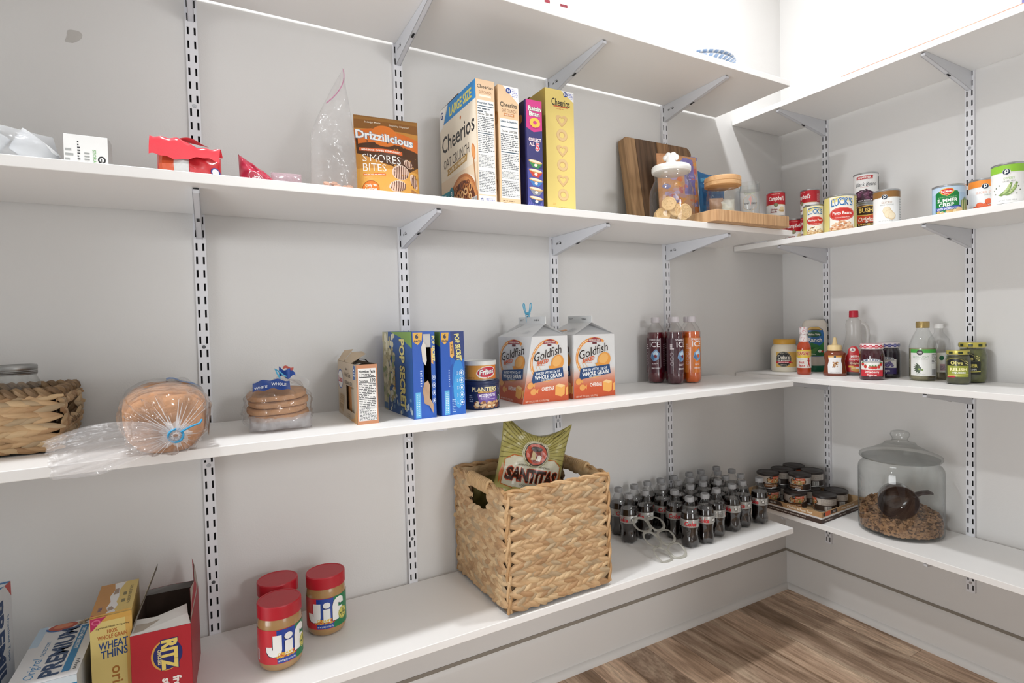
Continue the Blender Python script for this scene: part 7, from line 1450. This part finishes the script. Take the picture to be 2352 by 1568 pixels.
# --- cardboard tray
t = thing('cardboard_tray', 'shallow cardboard tray with brown and white stripes, under the small tins', 'tray', (-0.1735, -0.214, z+0.0005), R(3))
w_, d_, h_ = 0.292, 0.300, 0.040; x, y = w_/2, d_/2; th = 0.002
board = M('#b99a72', 0.75, var=0.06, scale=40)
G().box(-x, -y, 0, x, y, th).build('tray_base', board, t, smooth=False)
for nm, b_ in (('tray_side', (-x, -y, 0, x, -y+th, h_)), ('tray_side', (-x, y-th, 0, x, y, h_+0.022)), ('tray_side', (-x, -y, 0, -x+th, y, h_)), ('tray_side', (x-th, -y, 0, x, y, h_))): G().box(*b_).build(nm, board, t, smooth=False)
def tray_print(L, seed, flip):
    p = D(0.6); p.rect(0, 0, L, 16, '#44332b'); p.rect(0, 16, L, 22, '#dedbd8'); p.rect(0, 22, L, 40, '#b58e62')
    for k in range(3): p.lines(20+90*k, 5, 70+90*k, 11, 1, '#c9beb4', seed+k); p.rect(L-60, 17, L-20, 20, '#c8c8cc')
    if not flip: p.poly([(200, 24), (L-4, 24), (L-4, 39), (200, 39)], '#44332b'); p.text('ADULT', L-60, 31, 6, '#d9d2ca', 24, 0.02); p.text('Chicken & Pasta Stew', 110, 31, 8, '#efe6d6', 110, 0.02)
    else: p.rect(24, 24, 56, 39, '#d9603a'); p.ell(16, 31, 7, 7, '#2a2320', 16); p.poly([(60, 25), (104, 25), (100, 38), (60, 38)], '#44332b'); p.text('ADULT', 82, 31, 5.5, '#d9d2ca', 20, 0.02); p.text('Chicken & Pasta Stew', 176, 31, 7, '#efe6d6', 90, 0.02)
    return p
q = D(0.6); q.rect(0, 0, 300, 16, '#44332b'); q.rect(0, 16, 300, 22, '#dedbd8'); q.rect(0, 22, 300, 40, '#b58e62'); q.poly([(60, 24), (150, 24), (140, 39), (60, 39)], '#44332b'); q.text('ADULT', 108, 31, 6, '#d9d2ca', 26, 0.02); q.text('Chicken & Pasta Stew', 216, 31, 8, '#efe6d6', 100, 0.02); q.lines(90, 5, 240, 11, 1, '#c9beb4', 5); q.rect(240, 17, 286, 20, '#c3c3c8')
q.build('side_print', t, plane((-x, y, 0), (0, -1, 0), (0, 0, 1))); tray_print(292, 6, True).build('side_print', t, plane((-x, -y, 0), (1, 0, 0), (0, 0, 1)))
# --- pet food tins
def pet_tin(x_, y_, zz, off, label):
    t = thing('pet_food_tin', label, 'can', (x_, y_, zz), facing(x_, y_, off), 'small brown-lidded tins'); r_ = 0.0415
    G().lathe([(r_*0.93, 0), (r_*0.99, 0.0008), (r_*0.99, 0.0035), (r_*0.965, 0.005), (r_*0.965, 0.052), (r_*0.99, 0.0535), (r_*0.99, 0.055), (0.0001, 0.055)], 40).build('tin', tin, t)
    G().lathe([(r_*0.99, 0.0505), (r_*1.03, 0.051), (r_*1.03, 0.0565), (r_*1.00, 0.0595), (r_*0.95, 0.0600), (r_*0.93, 0.0592), (r_*0.6, 0.0590), (r_*0.58, 0.0595), (0.0001, 0.0595)], 44).build('lid', M('#2e2725', 0.4), t)
    p = D(0.35); W = 2*PI*41*0.965/2-1; p.rect(-W, 4.5, W, 26, '#3a302c'); p.rect(-W, 26, W, 50, '#cfc8c0'); p.rect(-34, 8, 20, 20, '#8a5a34'); p.text('Chicken & Pasta', -7, 15, 4, '#eadfd0', 44, 0.02); p.rect(-30, 22, 22, 25, '#e3e1de'); p.rect(-6, 6, 14, 9, '#d9d9d9')
    p.ell(4, 36, 30, 14.5, '#3a2a22', 30); p.ell(4, 36, 27, 13, '#c9a070', 28); rn = random.Random(4)
    for i in range(26): p.ell(rn.uniform(-18, 26), rn.uniform(27, 42), rn.uniform(3, 6), rn.uniform(1.6, 3), rn.choice(['#d9683a', '#e7cf9c', '#f1e2c0', '#7f9a4a', '#c98a52']), 9, rot=rn.uniform(-1, 1))
    p.rect(-4, 40, 30, 49, '#d95f38'); p.rect(-14, 39.5, -4, 49.5, '#211d1e'); p.poly([(-12, 42), (-11, 46), (-6, 46), (-5.5, 48), (-7, 47), (-7, 42), (-8, 44), (-10.5, 44)], '#e6e6e6'); p.lines(-1, 42, 27, 47, 2, '#f4e6da', 3)
    for s_ in (-1, 1): p.lines(s_*72-26, 27, s_*72+26, 48, 9, '#8d857c', 5+s_)
    p.bars(60, 8, 82, 22, seed=7); p.bars(-86, 8, -64, 22, seed=8); p.build('label_print', t, cyl(r_*0.9655), bis=3)
LB = 'small brown-lidded tin in the cardboard tray, '
zb = z+0.0027
for x_, y_, off, l_ in ((-0.258, -0.114, 14, 'lower layer, left end beside the cola'), (-0.172, -0.114, 90, 'lower layer, middle of the rear row'), (-0.086, -0.114, 60, 'lower layer, rear row, right end'),
                        (-0.216, -0.200, 6, 'lower layer, picture label nearest the cola'), (-0.129, -0.200, -80, 'lower layer, half hidden behind others'), (-0.162, -0.287, -84, 'lower layer, front, bar code showing'), (-0.0755, -0.280, -70, 'lower layer, beside the big glass jar')):
    pet_tin(x_, y_, zb, off, (LB+l_))
for x_, y_, off, l_ in ((-0.252, -0.104, 30, 'top layer, leftmost with the picture label'), (-0.1655, -0.104, 84, 'top layer, second of the rear row, turned away'), (-0.078, -0.098, 20, 'top layer, farthest back in the corner'),
                        (-0.174, -0.191, -14, 'top layer, foremost with the picture label'), (-0.087, -0.187, -82, 'top layer, rightmost with the bar code')):
    pet_tin(x_, y_, zb+0.0603, off, (LB+l_))

# --- big glass jar of kibble
jx, jy = -0.139, -0.548
t = thing('kibble_jar', 'big round glass jar with a domed knob lid, part full of kibble', 'jar', (jx, jy, z+0.0005), 0)
thick = glass('thick_glass', (0.965, 0.975, 0.970), 0.02, 0.5)
JM = Matrix.Diagonal((1.015, 1.015, 1.07, 1))
G().lathe([(0.0001, 0.004), (0.108, 0.004), (0.116, 0.0), (0.1235, 0.006), (0.125, 0.016), (0.125, 0.196), (0.1235, 0.206), (0.118, 0.214), (0.112, 0.218), (0.1105, 0.222), (0.1105, 0.232), (0.114, 0.236)], 72, mat=JM).build('glass_body', thick, t)
G().lathe([(0.106, 0.232), (0.119, 0.234), (0.1215, 0.238), (0.120, 0.244), (0.112, 0.248), (0.090, 0.256), (0.066, 0.268), (0.050, 0.276), (0.047, 0.280), (0.046, 0.283), (0.030, 0.285), (0.024, 0.290), (0.023, 0.297), (0.027, 0.304), (0.029, 0.311), (0.026, 0.318), (0.015, 0.322), (0.0001, 0.322)], 64, mod=lambda q, z_, a: q*(1+0.03*math.cos(8*a)) if z_ > 0.299 and q > 0.02 else q, mat=JM).build('lid', thick, t)
# kibble: nobody could count it
g = G(); rn = random.Random(17)
def kz(px, py): return 0.056+0.034*(px*0.45+py*0.55)/0.12+0.004*math.sin(30*px)+0.020*math.exp(-((px-0.03)**2+(py-0.05)**2)/0.003)
def chip(c, rot, s):
    m = Matrix.Translation(c)@rot.to_4x4(); n = 7; a = 0.0062*s; b_ = 0.0023*s
    g.add([(a*math.cos(2*PI*k/n), a*math.sin(2*PI*k/n), -b_) for k in range(n)]+[(a*math.cos(2*PI*k/n), a*math.sin(2*PI*k/n), b_) for k in range(n)]+[(0, 0, b_*1.7)],
          [tuple(reversed(range(n)))]+[(k, (k+1) % n, n+(k+1) % n, n+k) for k in range(n)]+[(n+k, n+(k+1) % n, 2*n) for k in range(n)], rn.choices((0, 1, 2), (5, 3, 2))[0], m)
from mathutils import Euler
for i in range(1500):      # heap surface
    a, q = rn.uniform(0, 2*PI), 0.1165*math.sqrt(rn.random()); px, py = q*math.cos(a), q*math.sin(a)
    chip((px, py, kz(px, py)+rn.uniform(-0.006, 0.003)), Euler((rn.uniform(-0.7, 0.7), rn.uniform(-0.7, 0.7), 0)).to_matrix(), rn.uniform(0.85, 1.15))
for i in range(1500):      # against the glass
    a = rn.uniform(0, 2*PI); px, py = 0.1175*math.cos(a), 0.1175*math.sin(a); top = kz(px, py)
    zz = 0.016+(top-0.016)*rn.random()
    chip((px, py, zz), (Matrix.Rotation(a, 3, 'Z')@Matrix.Rotation(R(90)+rn.uniform(-0.6, 0.6), 3, 'Y')), rn.uniform(0.8, 1.15))
g.grid(40, 8, lambda u, v: (0.106*v*math.cos(2*PI*u), 0.106*v*math.sin(2*PI*u), kz(0.106*v*math.cos(2*PI*u), 0.106*v*math.sin(2*PI*u))-0.004), 2)
g.lathe([(0.106, 0.013), (0.106, 0.034)], 40, 2, close=False)
o = g.build('kibble', [M('#a07c5a', 0.85, var=0.1, scale=60), M('#86654a', 0.85, var=0.1, scale=60), M('#5a4230', 0.9)], None, loc=(jx, jy, z+0.0005), smooth=False)
tag(o, 'brown round dog kibble filling the lower part of the big glass jar', 'kibble', kind='stuff')
# scoop lying in it
t = thing('scoop', 'dark brown plastic scoop lying on the kibble in the big glass jar', 'scoop', (jx-0.012, jy-0.004, z+0.076), rot=(R(24), R(-16), facing(jx, jy)+R(8)))
t.scale = (1.18, 1.18, 1.18)
sm = M('#2c1713', 0.18, coat=0.4)
G().lathe([(0.0001, 0.0), (0.034, 0.002), (0.045, 0.012), (0.049, 0.030), (0.052, 0.052), (0.050, 0.052), (0.046, 0.030), (0.041, 0.014), (0.031, 0.006), (0.0001, 0.004)], 44, mat=Matrix.Translation((0, 0, 0.038))@Matrix.Rotation(R(78), 4, 'X')@Matrix.Translation((0, 0, -0.026))).build('cup', sm, t)
g = G(); g.tube([(0.040, 0.0, 0.040), (0.062, 0.004, 0.042), (0.082, 0.008, 0.038), (0.090, 0.010, 0.030)], [0.010, 0.009, 0.010, 0.007], 10, flat=0.5); g.build('handle', sm, t)
# ================================================================ what shows above the topmost shelves
z = LZ[0]
t = thing('packet', 'white packet with dark red print on the topmost long shelf, near its front', 'packet', (-1.310, -0.272, z), R(-3))
G().box(-0.092, -0.04, 0, 0.060, 0.04, 0.038).build('carton', M('#e6e2e0', 0.5), t, smooth=False, bevel=0.001)
p = D(); p.rect(14, 30, 30, 38, '#9a2438'); p.rect(62, 30, 84, 37, '#8f2436'); p.build('front_print', t, plane((-0.092, -0.04, 0), (1, 0, 0), (0, 0, 1)))
t = thing('packet', 'small white packet with a red end, right of the larger one up there', 'packet', (-1.212, -0.262, z), R(4))
g = G(); g.prism([(-0.034, 0), (0.026, 0), (0.026, 0.022), (0.010, 0.036), (-0.034, 0.040)], -0.03, 0.03, mat=Matrix.Rotation(R(90), 4, 'X')); g.build('carton', M('#dcd4cf', 0.5), t, smooth=False)
p = D(); p.poly([(48, 0), (60, 0), (60, 16), (54, 14)], '#9a2438'); p.build('front_print', t, plane((-0.034, -0.03, 0), (1, 0, 0), (0, 0, 1)))
for k, l_ in ((0, 'white plate with a blue rim, upper one of the two on the topmost shelf'), (1, 'white plate with a blue rim, beneath the other on the topmost shelf')):
    t = thing('plate', l_, 'plate', (-0.722, -0.198, z+(0.0006 if k else 0.0135)), 0, 'blue-rimmed plates')
    G().lathe([(0.0001, 0.004), (0.060, 0.0), (0.070, 0.002), (0.110, 0.020), (0.128, 0.026), (0.129, 0.028), (0.112, 0.024), (0.07, 0.008), (0.0001, 0.006)], 64).build('plate_body', M('#e6e8ea', 0.2, coat=0.4), t)
    g = G(); 
    for i in range(40):
        a0, a1 = 2*PI*i/40, 2*PI*(i+0.62)/40; v = []
        for q, zz in ((0.1295, 0.0275), (0.122, 0.0240), (0.114, 0.0215)): v += [(q*math.cos(a0), q*math.sin(a0), zz-0.0012), (q*math.cos(a1), q*math.sin(a1), zz-0.0012)]
        g.add(v, [(0, 1, 3, 2), (2, 3, 5, 4)])
    g.build('rim_pattern', M('#8ba2c2', 0.3), t, smooth=False)
z = ZR[0]
t = thing('baking_sheet', 'thin copper-coloured sheet lying along the front of the topmost short shelf', 'tray', (-0.185, -0.700, z), 0)
G().box(-0.125, -0.270, 0, 0.125, 0.245, 0.0035).build('sheet', M('#b98a72', 0.4, 0.3), t, bevel=0.001)
t = thing('packet', 'pale pink packet on the copper-coloured sheet', 'packet', (-0.245, -0.868, z+0.0037), R(-80))
Pillow(0.05, 0.020, 0.06, puff(0.5, 0.5), lump=0.006, seed=101, ls=14).mesh(G(), 14, 10).build('packet_body', M('#e2c4bd', 0.5), t)
t = thing('packet', 'purple-blue packet at the far right of the topmost short shelf', 'packet', (-0.255, -0.968, z+0.0002), R(-84))
Pillow(0.09, 0.045, 0.07, puff(0.5, 0.4), lump=0.012, seed=105, ls=14).mesh(G(), 18, 14).build('packet_body', M('#6a68a8', 0.4, var=0.1), t)
